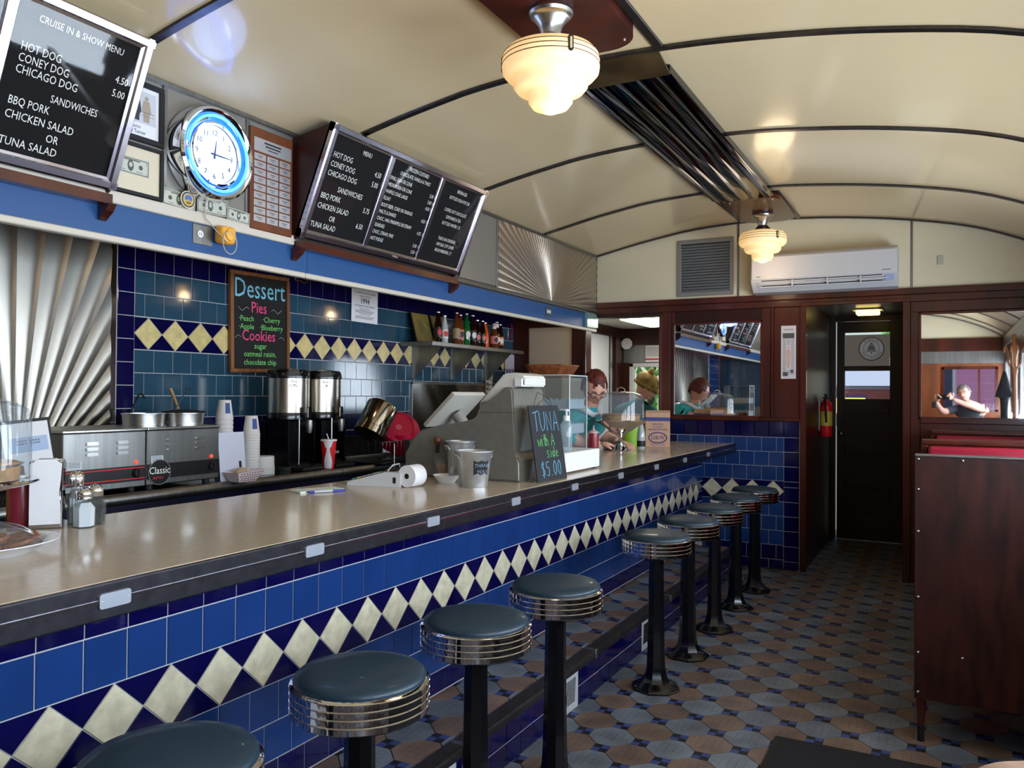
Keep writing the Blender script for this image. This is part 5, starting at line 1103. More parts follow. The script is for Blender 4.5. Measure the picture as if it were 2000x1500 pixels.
MR = Matrix.Rotation(PI/2, 4, 'X'); mb = MB(); mb.lathe([(.011, .0), (.043, .0), (.0435, .035), (.0435, .036), (.042, .037), (.043, .075), (.011, .075)], 48, mtx=MR @ Matrix.Translation((0, 0, -.0))); mb.build('paper', PAPER, t, 40)
mb = MB(); mb.lathe([(0, -.0006), (.0108, -.0006), (.0108, .0756), (0, .0756)], 24, mtx=MR); mb.build('core', BLKM, t, 40)
t = thing('paper_tray', 'small white paper dish behind the paper roll', 'dish', (-1.83, 2.86, ZC))
mb = MB(); mb.lathe([(0, .002), (.032, .002), (.034, 0), (.058, .032), (.056, .033), (.033, .004), (0, .004)], 24); mb.build('dish', M('white_dish', (214, 214, 212), .5), t, 40)
def bucket(label, loc, r, h, text=None, rz=0):
    t = thing('tip_bucket', label, 'bucket', loc, rz=rz)
    GALV = M('galvanised', (196, 198, 200), .30, metal=.75, noise=(14, .16))
    mb = MB(); mb.lathe([(0, 0), (r*.72, 0), (r*.73, .004), (r*.95, h*.93), (r*1.0, h*.97), (r*1.02, h), (r*.98, h), (r*.93, h*.95), (r*.70, .008), (0, .008)], 40); mb.build('pail', GALV, t, 40)
    mb = MB(); mb.tube(ring_pts((0, 0, h), r*1.01, 40), .0025, 6, closed=True); mb.build('rim', GALV, t, 60)
    for s_ in (-1, 1):
        mb = MB(); mb.tube([(s_*r*.92, -.015, h*.80), (s_*(r*.98+.006), -.01, h*.90), (s_*(r*.98+.006), .01, h*.90), (s_*r*.92, .015, h*.80)], .003, 6); mb.build('handle_ear', GALV, t, 60)
    Z0, Z1 = h*.38, h*.74
    mb = MB(); bm = mb.bm; A = []; nn_ = 12
    for k in range(nn_+1):
        a = math.radians(-90-28+56*k/nn_); rr0 = (.73+.22*Z0/h/.93)*r+.0012; rr1 = (.73+.22*Z1/h/.93)*r+.0012; w_ = .003*math.cos(k*PI/nn_*4)
        A.append((bm.verts.new((rr0*math.cos(a), rr0*math.sin(a), Z0-w_)), bm.verts.new((rr1*math.cos(a), rr1*math.sin(a), Z1+w_))))
    for p, q_ in zip(A, A[1:]): bm.faces.new([p[0], q_[0], q_[1], p[1]])
    lo = mb.build('slate_label', M('label_slate', (20, 20, 22), .7), t, 60)
    if text:
        mm = frame((0, -(r*.905), (Z0+Z1)/2), (1, 0, 0), (0, -.2, 1)); lettering([(text[0], 0, .004, .020, 'CENTER'), (text[1], 0, -.022, .020, 'CENTER')], mm, .003, 'chalk_lettering', M('chalk_dim', (130, 150, 170), .8), lo)
    return t
bucket('galvanised tip bucket with a chalk label reading Thank You', (-1.660, 2.795, ZC), .076, .142, ('THANK', 'YOU'), rz=math.radians(58))
bucket('taller galvanised bucket with a blank slate label behind the tip bucket', (-1.815, 2.94, ZC), .062, .168, None, rz=math.radians(62))
t = thing('clear_cup', 'clear plastic cup of wooden toothpicks against the cash register', 'cup', (-1.925, 2.985, ZC))
mb = MB(); mb.lathe([(.030, 0), (.046, .085), (.047, .087)], 24, cap=False); mb.build('cup', glassy('cup_plastic', (235, 238, 240), alpha=.12), t, 40)
for k in range(26):
    a = RND.uniform(0, 6.28); r = .024*math.sqrt(RND.random()); mb = MB(); mb.tube([(r*math.cos(a)*.8, r*math.sin(a)*.8, .002), (r*1.5*math.cos(a), r*1.5*math.sin(a), .066)], .0018, 4)
    o = mb.build('toothpick', M('toothpick_wood', (208, 168, 130), .7), None, loc=(-1.925, 2.985, ZC)); tag(o, 'wooden toothpick standing in the clear plastic cup', 'toothpick', 'toothpicks in the clear cup')
t = thing('receipt_spike', 'thin upright metal bill spike left of the cash register', 'bill spike', (-2.20, 3.00, ZC)); mb = MB(); mb.lathe([(0, 0), (.028, 0), (.028, .004), (.002, .006), (.0014, .14), (0, .146)], 16); mb.build('spike', STEEL, t, 40)
# cash register: grey cast housing, customer side toward camera
t = thing('cash_register', 'large old grey cash register housing standing on the counter', 'cash register', (-1.56, 3.02, ZC))
RG = M('register_grey', (122, 119, 110), .38, metal=.25, noise=(30, .08))
# side profile in x (left = staff side) and z, extruded in y
prf = [(-.598, 0), (-.010, 0), (-.012, .085), (-.022, .100), (-.038, .112), (-.044, .13), (-.046, .380), (-.053, .394), (-.068, .400), (-.088, .397), (-.146, .342), (-.156, .336), (-.196, .336), (-.206, .327), (-.206, .292), (-.213, .270), (-.235, .262), (-.301, .246), (-.407, .231), (-.51, .208), (-.556, .170), (-.566, .122), (-.588, .116), (-.598, .100)]
mb = MB(); n0 = 0; mb.prism(prf, -.30, 0, frame((0, 0, 0), (1, 0, 0), (0, 0, 1)))
es = [e_ for e_ in mb.bm.edges if abs(abs(e_.verts[0].co.y)-abs(e_.verts[1].co.y)) < 1e-6]
bmesh.ops.bevel(mb.bm, geom=es, offset=.008, segments=3, affect='EDGES'); mb.build('housing', RG, t, 35)
mb = MB(); mb.box(-.206, -.0455, -.0006, .3006, .2905, .2925); mb.build('seam', M('seam_dark', (36, 34, 32), .6), t)
mb = MB(); mb.prism([(-.228, .300), (-.19, .300), (-.10, .40), (-.03, .401), (-.006, .404), (-.006, .446), (-.043, .462), (-.106, .458), (-.226, .332)], -.24, -.03, frame((0, 0, 0), (1, 0, 0), (0, 0, 1)))
bmesh.ops.bevel(mb.bm, geom=list(mb.bm.edges), offset=.006, segments=2, affect='EDGES'); mb.build('printer_cover', M('cream_plastic', (206, 204, 196), .45), t, 40)
mb = MB(); mb.box(-.05, -.012, .02, .12, .402, .436, bev=.003); mb.build('receipt_box', WHITE, t); mb = MB(); mb.box(-.062, -.052, .06, .10, .445, .462); mb.build('clip', BLKM, t)
mb = MB(); mb.sphere((-.40, -.03, .165), .017, (1, 1, 1.1)); mb.build('knob', M('brown_knob', (92, 52, 34), .4), t, 60); mb = MB(); mb.lathe([(.008, .11), (.007, .155)], 10, (-.40, -.03, 0)); mb.build('knob_stem', BLKM, t)
mb = MB(); mb.box(-.58, -.02, .004, .29, 0, .001); mb.build('foot_sheet', BLKM, t)
# tilted white screen behind the register
t = thing('tilted_screen', 'white backed point of sale screen tilted on a stand behind the register', 'screen', (-2.36, 3.77, ZC), rz=0)
m = frame((0, 0, .285), (0, 1, 0), (.72, 0, .69)); mb = MB(); mb.box(-.165, .165, -.127, .127, -.012, .012, m, bev=.005, seg=2); mb.build('housing', M('cream_plastic'), t)
m2 = m @ Matrix.Translation((0, 0, .0125)); mb = MB(); mb.box(-.145, .145, -.11, .11, -.026, -.025, m2); mb.build('display', BLKM, t)
mb = MB(); mb.tube([(.01, .0, .265), (.05, .02, .19), (.07, .02, .06), (.07, .02, .0)], [.035, .033, .04, .05], 16); mb.build('stand', M('screen_grey', (150, 148, 144), .5), t, 50)
mb = MB(); mb.lathe([(.10, 0), (.10, .012), (.06, .02)], 24, (.07, .02, 0)); mb.build('stand_base', M('screen_grey'), t, 40)
# tuna chalkboard leaning on the register
t = thing('tuna_chalkboard', 'small black chalkboard reading Tuna with a side $5.00 leaning on the cash register', 'chalkboard', (-1.488, 3.165, ZC))
m = frame((0, 0, 0), (.06, 1, 0), (-.17, -.165, 1)); m = m
mb = MB(); mb.box(-.130, .130, 0, .325, 0, .006, m, bev=.001); mb.build('slate', M('slate_black2', (34, 35, 38), .75, noise=(8, .15)), t)
mm = m @ Matrix.Translation((0, 0, .0061)); 
CB2 = M('chalk_blue2', (108, 165, 195), .8); CG2 = M('chalk_green2', (110, 185, 110), .8)
STK = {'T': [[(0, .95), (1, 1.05)], [(.5, 1), (.45, 0)]], 'U': [[(0, 1), (.05, .3), (.3, 0), (.6, .1), (.8, .45), (.85, 1)]], 'N': [[(0, 0), (.05, 1), (.75, 0), (.8, 1)]], 'A': [[(0, 0), (.45, 1.05), (.9, -.02)], [(.15, .38), (.75, .4)]],
 'w': [[(0, .6), (.2, 0), (.45, .5), (.65, 0), (.95, .65)]], 'i': [[(.2, .6), (.22, 0)], [(.2, .82), (.22, .86)]], 't': [[(.3, 1), (.3, .1), (.5, 0)], [(0, .62), (.6, .66)]], 'h': [[(0, 1), (.02, 0)], [(.02, .35), (.3, .6), (.5, .45), (.55, 0)]],
 's': [[(.6, .6), (.2, .62), (.05, .45), (.5, .25), (.5, .05), (0, 0)]], 'd': [[(.55, .5), (.2, .55), (0, .25), (.2, 0), (.55, .2)], [(.6, 1), (.58, 0)]], 'e': [[(.05, .3), (.55, .35), (.4, .6), (.1, .5), (.05, .15), (.3, 0), (.65, .12)]],
 '$': [[(.65, .85), (.2, .9), (.1, .6), (.6, .4), (.6, .12), (.05, .1)], [(.38, 1.08), (.34, -.1)]], '5': [[(.7, .95), (.15, .95), (.1, .55), (.5, .6), (.7, .35), (.5, .02), (.05, .05)]], '0': [[(.4, 1), (.1, .75), (.08, .25), (.35, 0), (.65, .2), (.68, .75), (.4, 1)]], '.': [[(.2, .02), (.24, .05)]]}
def chalk(txt, x, y, h, adv, mat_, r=.0017):
    mb = MB()
    for ch in txt:
        if ch in STK:
            for ln in STK[ch]:
                P_ = [mm @ Vector((x+px_*h*.62, y+py_*h, .0006)) for px_, py_ in ln]; mb.tube(P_, r, 5)
            x += h*.62*(1.0 if ch not in 'it.' else .62)*adv
        else: x += h*.30
    mb.build('chalk_lettering', mat_, t)
chalk('TUNA', -.108, .215, .082, 1.12, CB2, .0019); chalk('with A', -.092, .150, .050, 1.02, CG2); chalk('side', -.025, .100, .046, 1.05, CG2); chalk('$5.00', -.088, .022, .062, 1.02, CB2, .0019)
mb = MB(); mb.tube([mm @ Vector(p) for p in ((-.085, .318, 0), (-.07, .345, 0), (-.04, .362, -.01), (.0, .385, -.02), (.03, .375, -.015), (.06, .35, 0), (.075, .318, 0))], .0012, 5)
mb.tube([mm @ Vector(p) for p in ((-.06, .318, 0), (-.03, .34, 0), (.01, .352, 0), (.04, .34, 0), (.06, .318, 0))], .0012, 5); mb.build('hanging_wire', INK, t)
# white drawer box and acrylic display case
t = thing('white_box', 'low white cabinet box on the counter right of the tuna chalkboard', 'box', (-1.555, 3.63, ZC)); mb = MB(); mb.box(-.30, .01, -.20, .22, .008, .098, bev=.003); mb.build('box', WHITE, t)
for x in (-.28, -.01):
    for y in (-.18, .19): MB().lathe([(.01, 0), (.01, .0085)], 10, (x, y, 0)).build('foot', BLKM, t)
t = thing('display_case', 'clear acrylic bakery display case with white lace lined shelves', 'display case', (-1.82, 4.13, ZC))
AC = glassy('acrylic_sheet', (228, 234, 236), alpha=.05, col=(206, 214, 220)); x0, x1, y0_, y1_, hh = -.22, .045, -.14, .10, .475
mb = MB(); mb.box(x0, x1, y0_, y0_+.004, 0, hh); mb.box(x1-.004, x1, y0_, y1_, 0, hh); mb.box(x0, x1, y0_, y1_, hh-.004, hh); mb.box(x0, x0+.004, y0_, y1_, 0, hh); mb.build('acrylic_walls', AC, t)
mb = MB()
for (a, b) in (((x1-.002, y0_+.002, 0), (x1-.002, y0_+.002, hh)), ((x1-.002, y0_+.002, hh), (x0, y0_+.002, hh)), ((x1-.002, y0_, hh-.002), (x1-.002, y1_, hh-.002)), ((x1-.002, y1_, 0), (x1-.002, y1_, hh)), ((x0, y0_+.002, 0), (x0, y0_+.002, hh))): mb.tube([a, b], .0032, 6)
mb.build('bright_edge', M('acrylic_edge', (200, 212, 220), .3), t)
for z in (.01, .155, .29):
    mb = MB(); mb.box(x0+.006, x1-.006, y0_+.008, y1_-.005, z, z+.004); mb.build('shelf', AC, t)
    mb = MB(); pl_ = [(x0+.01, z-.005 if z > .05 else z+.005)]+[(x0+.01+(x1-x0-.02)*k/14, z+.055+.006*math.cos(k*PI)) for k in range(15)]+[(x1-.01, z-.005 if z > .05 else z+.005)]
    mb.prism(pl_, -.0008, .0008, frame((0, y0_+.012, 0), (1, 0, 0), (0, 0, 1))); pl2 = [(y0_+.01, z)]+[(y0_+.01+.215*k/12, z+.055+.006*math.cos(k*PI)) for k in range(13)]+[(y0_+.225, z)]
    mb.prism(pl2, -.0008, .0008, frame((x1-.012, 0, 0), (0, 1, 0), (0, 0, 1))); mb.build('lace_paper', PAPER, t)
for k in range(4):
    o = MB().lathe([(0, 0), (.030, 0), (.036, .012), (.030, .028), (0, .034)], 16).build('pastry', CK2, None, 40, (-1.82-.10+.05*(k % 2), 4.03+.045*k, ZC+(.16 if k % 2 else .017))); tag(o, 'small brown pastry in the acrylic display case, %s' % ('nearest one on the bottom shelf', 'nearer one on the middle shelf', 'farther one on the bottom shelf', 'farther one on the middle shelf')[k], 'pastry', 'pastries in the display case')
t = thing('hand_sanitizer', 'clear pump bottle of hand sanitizer beside the tuna chalkboard', 'bottle', (-1.60, 3.56, ZC+.0985))
mb = MB(); mb.lathe([(0, 0), (.027, 0), (.029, .005), (.029, .125), (.022, .142), (.014, .148)], 24); mb.build('bottle', glassy('sanitizer_plastic', (226, 236, 240), alpha=.22, col=(214, 224, 230)), t, 40)
mb = MB(); mb.lathe([(.016, .145), (.016, .168), (.012, .17), (.005, .172), (.005, .19), (.012, .192), (.012, .20), (0, .203)], 16); mb.box(-.034, .008, -.006, .006, .194, .202, bev=.002); mb.build('pump', WHITE, t, 40)
for k in range(4):
    t = thing('small_plate', 'white plate, %s of the small stack left of the cake stand' % ('bottom one', 'second from the bottom', 'second from the top', 'top one')[k], 'plate', (-1.985, 5.18, ZC+k*.0075), group='stacked small plates'); mb = MB(); mb.lathe([(0, .001), (.045, .001), (.048, 0), (.072, .006), (.0725, .0072), (.048, .003), (0, .003)], 32); mb.build('plate', M('ceramic_white'), t, 40)
bt = bottle('soda_bottle', 'small dark soda bottle standing between the cake stand and the cardboard box', 5.36, -1.845, .185, .028, CL, BW_, zb=ZC, grp=None, labz=(.08, .30))
# wrapped cutlery box
t = thing('cardboard_box', 'tan cardboard box with blue band printed wrapped plastic drinking straws', 'box', (-1.83, 5.66, ZC), rz=math.radians(22))
CARD = M('cardboard', (196, 156, 128), .8, noise=(30, .06)); NB = M('box_blue', (62, 66, 128), .7)
mb = MB(); mb.box(-.086, .086, -.10, .10, 0, .245, bev=.002); mb.build('carton', CARD, t)
mb = MB(); 
mb.quad([(-.086, -.10, .245), (.086, -.10, .245), (.086, -.115, .262), (-.086, -.115, .262)]); mb.build('top_flap', CARD, t)
mb = MB(); mb.box(-.0862, .0862, -.1004, .1004, .185, .212); mb.build('blue_band', NB, t)
m = frame((0, -.1008, 0), (1, 0, 0), (0, 0, 1))
lettering([('WRAPPED', 0, .157, .019, 'CENTER', .9), ('PLASTIC', 0, .138, .019, 'CENTER', .9), ('DRINKING STRAWS', 0, .119, .019, 'CENTER', .8)], m, .0004, 'lettering', NB, t)
mb = MB(); mb.tube([m @ Vector((.063*math.cos(a), .068+.036*math.sin(a), .0006)) for a in [k*PI/24 for k in range(48)]], .0035, 4, closed=True); mb.build('logo_ring', NB, t)
lettering([('D&W', 0, .055, .042, 'CENTER', .95)], m, .0006, 'logo_lettering', NB, t); rects([(-.045, .045, .028, .030), (-.05, .05, .020, .022), (-.05, .05, .013, .015)], m, .0004, 'small_print', NB, t)
t = thing('straw_tub', 'lime green tub of wrapped straws behind the small soda bottle', 'tub', (-1.66, 6.03, ZC)); mb = MB(); mb.lathe([(0, 0), (.06, 0), (.068, .15), (.065, .15), (.058, .004), (0, .004)], 28); mb.build('tub', M('lime_plastic', (150, 200, 60), .4), t, 40)
t.location = (-1.99, 5.56, ZC)
for k in range(18):
    a = RND.uniform(0, 6.28); r = .045*math.sqrt(RND.random()); o = MB().tube([(r*math.cos(a), r*math.sin(a), .006), (r*1.35*math.cos(a), r*1.35*math.sin(a), .205+.02*RND.random())], .005, 6).build('wrapped_straw', M('straw_pink', (222, 186, 190), .6), None, 60, (-1.99, 5.56, ZC)); tag(o, 'pink and white wrapped straw standing in the lime green tub', 'straw', 'straws in the lime tub')
t = thing('candy_wrapper', 'thin silvery wrapper lying on the counter right of the cardboard box', 'wrapper', (-1.76, 6.02, ZC)); mb = MB(); mb.box(-.05, .05, -.012, .012, 0, .003, Matrix.Rotation(-.5, 4, 'Z')); mb.build('foil', STEEL, t)
# wicker basket on a stand beyond the register
t = thing('wicker_basket', 'brown wicker basket on top of the tall cabinet behind the display case', 'basket', (-2.73, 5.80, 1.44)); WK = M('wicker', (176, 100, 52), .6, noise=(40, .4))
for r_ in range(9):
    z = .004+r_*.0115; k_ = r_*.0062; mb = MB(); pts = []
    hx, hy = .110+k_, .115+k_
    for (cx_, cy_) in stadium(hx, hy, .03, 3): pts.append((cx_, cy_, z))
    P2 = []
    for i in range(len(pts)):
        a, b = Vector(pts[i]), Vector(pts[(i+1) % len(pts)]); n_ = max(1, int((b-a).length/.028))
        for s_ in range(n_): P2.append(a.lerp(b, s_/n_))
    P2 = [p+Vector((p.x, p.y, 0)).normalized()*(.004*(1 if (i+r_) % 2 else -1)) for i, p in enumerate(P2)]
    mb.tube(P2, .0062, 6, closed=True); mb.build('woven_row', WK, t, 60)
mb = MB(); mb.box(-.105, .105, -.11, .11, 0, .004); mb.build('bottom', WK, t)
t = thing('tall_cabinet', 'brown and cream cabinet behind the register carrying the wicker basket', 'cabinet', (-2.74, 5.9, 0)); mb = MB(); mb.box(-.2, .17, -.26, .3, 0, 1.438, bev=.004); mb.build('body', M('cabinet_cream', (168, 156, 136), .5), t)
mb = MB(); mb.box(.171, .176, -.25, .29, .02, 1.42, bev=.002); do = mb.build('door', M('cabinet_cream'), t); mb = MB(); mb.box(.177, .185, -.2, -.19, .9, 1.0); mb.build('handle', STEEL, do)
# ---------------------------------------------------------------- back counter things (z = 0.8985)
ZB = .899
def warmer(label, ya, yb, style):
    t = thing('hot_dog_warmer', label, 'food warmer', (-2.925, ya, ZB)); L_ = yb-ya
    mb = MB(); mb.box(-.36, 0, .0, L_, .020, .25, bev=.004); mb.build('body', STEEL2, t)
    mb = MB(); mb.box(-.365, .006, -.002, L_+.002, .249, .262, bev=.004, seg=2); mb.build('top_rim', STEEL, t)
    for x in (-.33, -.04):
        for y in (.04, L_-.04): MB().lathe([(.016, 0), (.016, .021)], 12, (x, y, 0)).build('foot', BLKM, t)
    for y in (.12, L_-.11):
        for z in (.165, .186, .207):
            mb = MB(); m_ = frame((0, y, z), (0, 1, 0), (0, 0, 1)); mb.prism(stadium(.026, .0065, .006, 4), 0, .008, m_); bmesh.ops.bevel(mb.bm, geom=[e_ for e_ in mb.bm.edges if all((v.co.x) > .006 for v in e_.verts)], offset=.003, segments=2, affect='EDGES'); mb.build('louvre', STEEL, t, 50)
    mb = MB(); mb.box(-.001, .0015, .0 if style else .0, L_, .045, .108); co_ = mb.build('control_strip', M('strip_black', (18, 18, 20), .4), t)
    if style == 0:
        for z in (.056, .099): mb = MB(); mb.box(.0016, .0022, 0, L_-.005, z-.002, z+.002); mb.build('red_line', M('line_red', (205, 25, 35), .5), co_)
    ky = L_-.045
    mb = MB(); mb.lathe([(.020, 0), (.019, .012), (.016, .016), (0, .016)], 20, (.0016, ky, .078), R90); mb.box(.017, .024, ky-.003, ky+.003, .062, .094); mb.build('knob', BLKM, t, 40)
    mb = MB(); mb.sphere((.0016, ky, .122), .0078, (.8, 1, 1)); mb.build('indicator_lamp', M('red_indicator', (255, 60, 30), .3, emit=(255, 50, 20), es=1.6), t, 60)
    m_ = frame((.0016, 0, 0), (0, 1, 0), (0, 0, 1)); mb = MB(); mb.box(.018, .078, .112, .142, 0, .0006, m_); st = mb.build('sticker', M('sticker_white', (205, 210, 214), .6), t); rects([(.022, .072, .118+.006*k, .121+.006*k) for k in range(4)], m_, .0009, 'sticker_print', M('faint_ink'), st)
    if style == 1:
        mb = MB(); mb.lathe([(0, 0), (.054, 0), (.054, .001), (0, .001)], 32, (.002, .060, .072), R90); bd = mb.build('emblem_disc', M('strip_black'), t)
        mb = MB(); mb.tube([(.0035, .060+.054*math.cos(a), .072+.052*math.sin(a)) for a in [k*PI/20 for k in range(40)]], .0011, 4, closed=True); mb.build('emblem_ring', M('emblem_grey', (150, 150, 150), .5), bd)
        lettering([('Classic', .060, .066, .042, 'CENTER', .88)], frame((.0032, 0, 0), (0, 1, 0), (0, .18, 1)), .0004, 'lettering', LETW, bd); lettering([('APW', .052, .042, .020, 'CENTER', 1.2)], frame((.0032, 0, 0), (0, 1, 0), (0, 0, 1)), .0004, 'small_lettering', M('emblem_red', (190, 40, 50), .5), bd)
    return t
warmer('left steel countertop food warmer with red lined black control strip', 1.90, 2.262, 0)
warmer('right steel countertop food warmer with a round Classic emblem', 2.268, 2.648, 1)
for k, (y, x, lb) in enumerate(((2.40, -3.12, 'left round steel soup pot set into the food warmer'), (2.62-.04, -3.08, 'right round steel soup pot with lid and ladle on the food warmer'))):
    t = thing('soup_pot', lb, 'pot', (x, y, ZB+.263)); mb = MB(); mb.lathe([(0, 0), (.085, 0), (.087, .03), (.089, .048), (.093, .05), (.093, .053), (.085, .053), (.082, .004), (0, .004)], 40); mb.build('pot', STEEL, t, 40)
    if k: mb = MB(); mb.lathe([(.096, .054), (.097, .058), (.05, .066), (0, .068)], 40); mb.build('lid', BLKM, t, 40)
t = thing('ladle', 'thin steel ladle standing in the soup pots on the food warmer', 'ladle', (-3.08, 2.50, ZB+.27)); mb = MB(); mb.tube([(0, -.01, .0), (0, .03, .05), (0, .095, .155), (0, .11, .16), (0, .118, .14)], .0022, 6); mb.build('handle', STEEL, t, 60)
t = thing('ladle', 'tan handled spatula leaning in the right soup pot', 'utensil', (-3.10, 2.565, ZB+.332)); mb = MB(); mb.tube([(-.01, .01, .0), (-.02, -.005, .05), (-.03, -.02, .095)], [.006, .007, .009], 8); mb.build('handle', M('tan_handle', (150, 120, 70), .5), t, 60)
t = thing('ladle', 'dark curved ladle handle behind the left soup pot', 'ladle', (-3.24, 2.45, ZB+.262)); mb = MB(); mb.tube([(0, -.05, .0), (0, -.01, .09), (0, .015, .135), (0, .03, .14), (0, .045, .12)], .004, 6); mb.build('handle', BLKM, t, 60)
# clipboard / white board, paper food boat
t = thing('white_card', 'upright shiny white card leaning at the right end of the food warmer', 'card', (-2.925, 2.735, ZB)); m = frame((0, 0, 0), (0, 1, 0), (-.10, 0, 1)); mb = MB(); mb.box(-.078, .078, 0, .225, 0, .002, m); mb.build('card', M('glossy_card', (205, 208, 225), .25), t)
mb = MB(); mb.box(.038, .052, .058, .088, .002, .003, m); mb.build('dark_tab', BLKM, t)
t = thing('food_boat', 'checked paper food boat with a bun in front of the white card', 'food tray', (-2.86, 2.73, ZB)); 
mb = MB(); A = [(-.03, -.05, 0), (.03, -.05, 0), (.03, .05, 0), (-.03, .05, 0)]; Bq = [(-.05, -.075, .045), (.05, -.075, .045), (.055, .085, .055), (-.05, .085, .05)]
mb.quad(A)
for i in range(4): mb.quad([A[i], A[(i+1) % 4], Bq[(i+1) % 4], Bq[i]])
mb.build('tray', M('boat_paper', (222, 206, 206), .8), t)
mb = MB()
for r_ in range(4):
    for c in range(9):
        v = .15+r_*.22; u = .08+c*.105+(r_ % 2)*.05; a = Vector(A[1]).lerp(Vector(A[2]), u); b = Vector(Bq[1]).lerp(Vector(Bq[2]), u); p = a.lerp(b, v)+Vector((.0008, 0, 0)); d1 = (Vector(Bq[2])-Vector(Bq[1])).normalized()*.0045; d2 = (b-a).normalized()*.0045; mb.quad([p-d1, p-d2, p+d1, p+d2])
mb.build('check_print', M('check_brown', (120, 60, 60), .8), t)
o = MB().sphere((0, 0, 0), .028, (.8, 1.3, .7)).build('bread_roll', M('bun_tan', (176, 150, 120), .8), None, 60, (-2.86, 2.72, ZB+.045)); tag(o, 'tan bread roll lying in the checked paper boat', 'roll')
# cup stacks: every cup of a stack
ORD = ['second', 'third', 'fourth', 'fifth', 'sixth', 'seventh', 'eighth', 'ninth', 'tenth', 'eleventh', 'twelfth', 'thirteenth', 'fourteenth', 'fifteenth', 'sixteenth']
CUPM = M('paper_cup', (216, 212, 210), .7); CUPB = M('cup_print', (60, 84, 140), .7)
mb = MB(); mb.lathe([(.0415, 0), (.0425, .003), (.041, .005), (.029, .094), (.0, .094)], 28, cap=False); cupm = mb.mesh('cup_wall', CUPM, 40)
mb = MB(); bm = mb.bm; A = []
for k in range(7):
    a = math.radians(-36+k*6.5); A.append((bm.verts.new((.0385*math.cos(a), .0385*math.sin(a), .030)), bm.verts.new((.0318*math.cos(a), .0318*math.sin(a), .080))))
for p, q_ in zip(A, A[1:]): bm.faces.new([p[0], q_[0], q_[1], p[1]])
prm = mb.mesh('cup_print', CUPB)
for nm, (x, y), n_, zs, lb in (('l', (-3.06, 2.80), 14, .0, 'inverted paper cup in the left stack behind the white card'), ('r', (-3.00, 2.915), 16, .0, 'inverted paper cup in the right taller looking stack beside the white card')):
    for k in range(n_):
        zz = ZB+k*(.0215 if nm == 'l' else .0135); top_ = k == n_-1
        t = thing('paper_cup', ('topmost printed paper cup of the %s stack beside the food warmer' % ('left' if nm == 'l' else 'right')) if top_ else 'inverted paper cup, %s from the top of the %s cup stack' % (ORD[n_-k-2], 'left' if nm == 'l' else 'right'), 'cup', (x, y, zz), rz=0, group='inverted cups of the %s stack' % ('left' if nm == 'l' else 'right'))
        put('cup_wall', cupm, t)
        if top_: put('print', prm, t)
t = thing('takeout_bowl', 'stack of short white paper bowls upside down right of the cup stacks', 'bowl', (-3.02, 3.02, ZB)); mb = MB(); mb.lathe([(.052, 0), (.053, .003), (.050, .09), (.048, .092), (0, .092)], 32); mb.build('bowl', CUPM, t, 40)
mb = MB(); 
for k in range(5): mb.tube(ring_pts((0, 0, .004+k*.008), .053, 32), .0012, 5, closed=True)
mb.build('stacked_rims', CUPM, t, 60)
# coffee urns
def urn(label, y, x, txt):
    t = thing('coffee_urn', label, 'coffee urn', (x, y, ZB))
    mb = MB(); mb.lathe([(.125, 0), (.125, .02), (.11, .03)], 32); mb.build('base', BLKM, t, 40)
    mb = MB(); mb.box(-.12, -.04, -.105, .105, .02, .262, bev=.01); mb.box(-.06, .10, -.105, -.09, .02, .262); mb.box(-.06, .10, .09, .105, .02, .262); mb.build('support_frame', BLK, t)
    mb = MB(); mb.lathe([(.100, .262), (.112, .268), (.114, .30), (.112, .304)], 40); mb.build('lower_band', BLK, t, 40)
    mb = MB(); mb.lathe([(.111, .304), (.111, .490)], 48, cap=False); mb.build('tank', M('urn_steel', (178, 172, 160), .26, metal=1, stretch=(1, 1, .02), noise=(90, .1)), t, 60)
    mb = MB(); mb.lathe([(.112, .488), (.116, .492), (.116, .512), (.110, .532), (.06, .54), (0, .542)], 40); mb.box(.06, .118, -.03, .03, .50, .535, bev=.006); mb.build('lid', BLK, t, 40)
    m_ = Matrix.Rotation(-.55, 4, 'Z') @ frame((.1118, 0, 0), (0, 1, 0), (0, 0, 1))
    lettering([(txt, 0, .465, .020, 'CENTER', .8), ('LUXUS', 0, .443, .022, 'CENTER', .8)], m_, .004, 'lettering', INK, t)
    mb = MB(); mb.lathe([(.018, 0), (.018, .04)], 12, (.105, 0, .245), R90); mb.lathe([(.0, -.05), (.013, -.048), (.020, -.01), (.018, .02), (0, .025)], 16, (.15, 0, .245)); mb.build('tap', STEEL2, t, 40)
    mb = MB(); mb.box(.143, .155, -.016, .016, .275, .335, bev=.004); mb.build('tap_handle', BLK, t)
    mb = MB(); mb.lathe([(.004, 0), (.004, .24)], 8, (.125, -.05, .03)); mb.build('gauge_glass', STEEL, t)
    mb = MB(); mb.box(.02, .19, -.08, .08, .0, .018, bev=.004); mb.build('drip_tray', BLKM, t)
    return t
urn('left stainless coffee urn on a black stand, below the dessert chalkboard', 3.315, -3.14, 'Decaf'); urn('right stainless coffee urn on a black stand', 3.585, -3.15, 'Brewed')
t = thing('soda_cup', 'tall red and white paper soda cup with lid and straw in front of the urns', 'cup', (-2.955, 3.43, ZB)); RC = M('cup_red', (214, 20, 34), .5)
mb = MB(); mb.lathe([(0, 0), (.029, 0), (.030, .004), (.0425, .150), (.0425, .152)], 40); mb.build('cup', RC, t, 40)
mb = MB(); bm = mb.bm; A = []
for k in range(17):
    z = .003+.146*k/16; r = .030+.0125*(z/.15)+.0006; wv = math.radians(26+14*math.sin(z*38+.6)+(10 if z > .12 else 0)); c0 = math.radians(-52); A.append([bm.verts.new((r*math.cos(c0-wv+2*wv*j/10), r*math.sin(c0-wv+2*wv*j/10), z)) for j in range(11)])
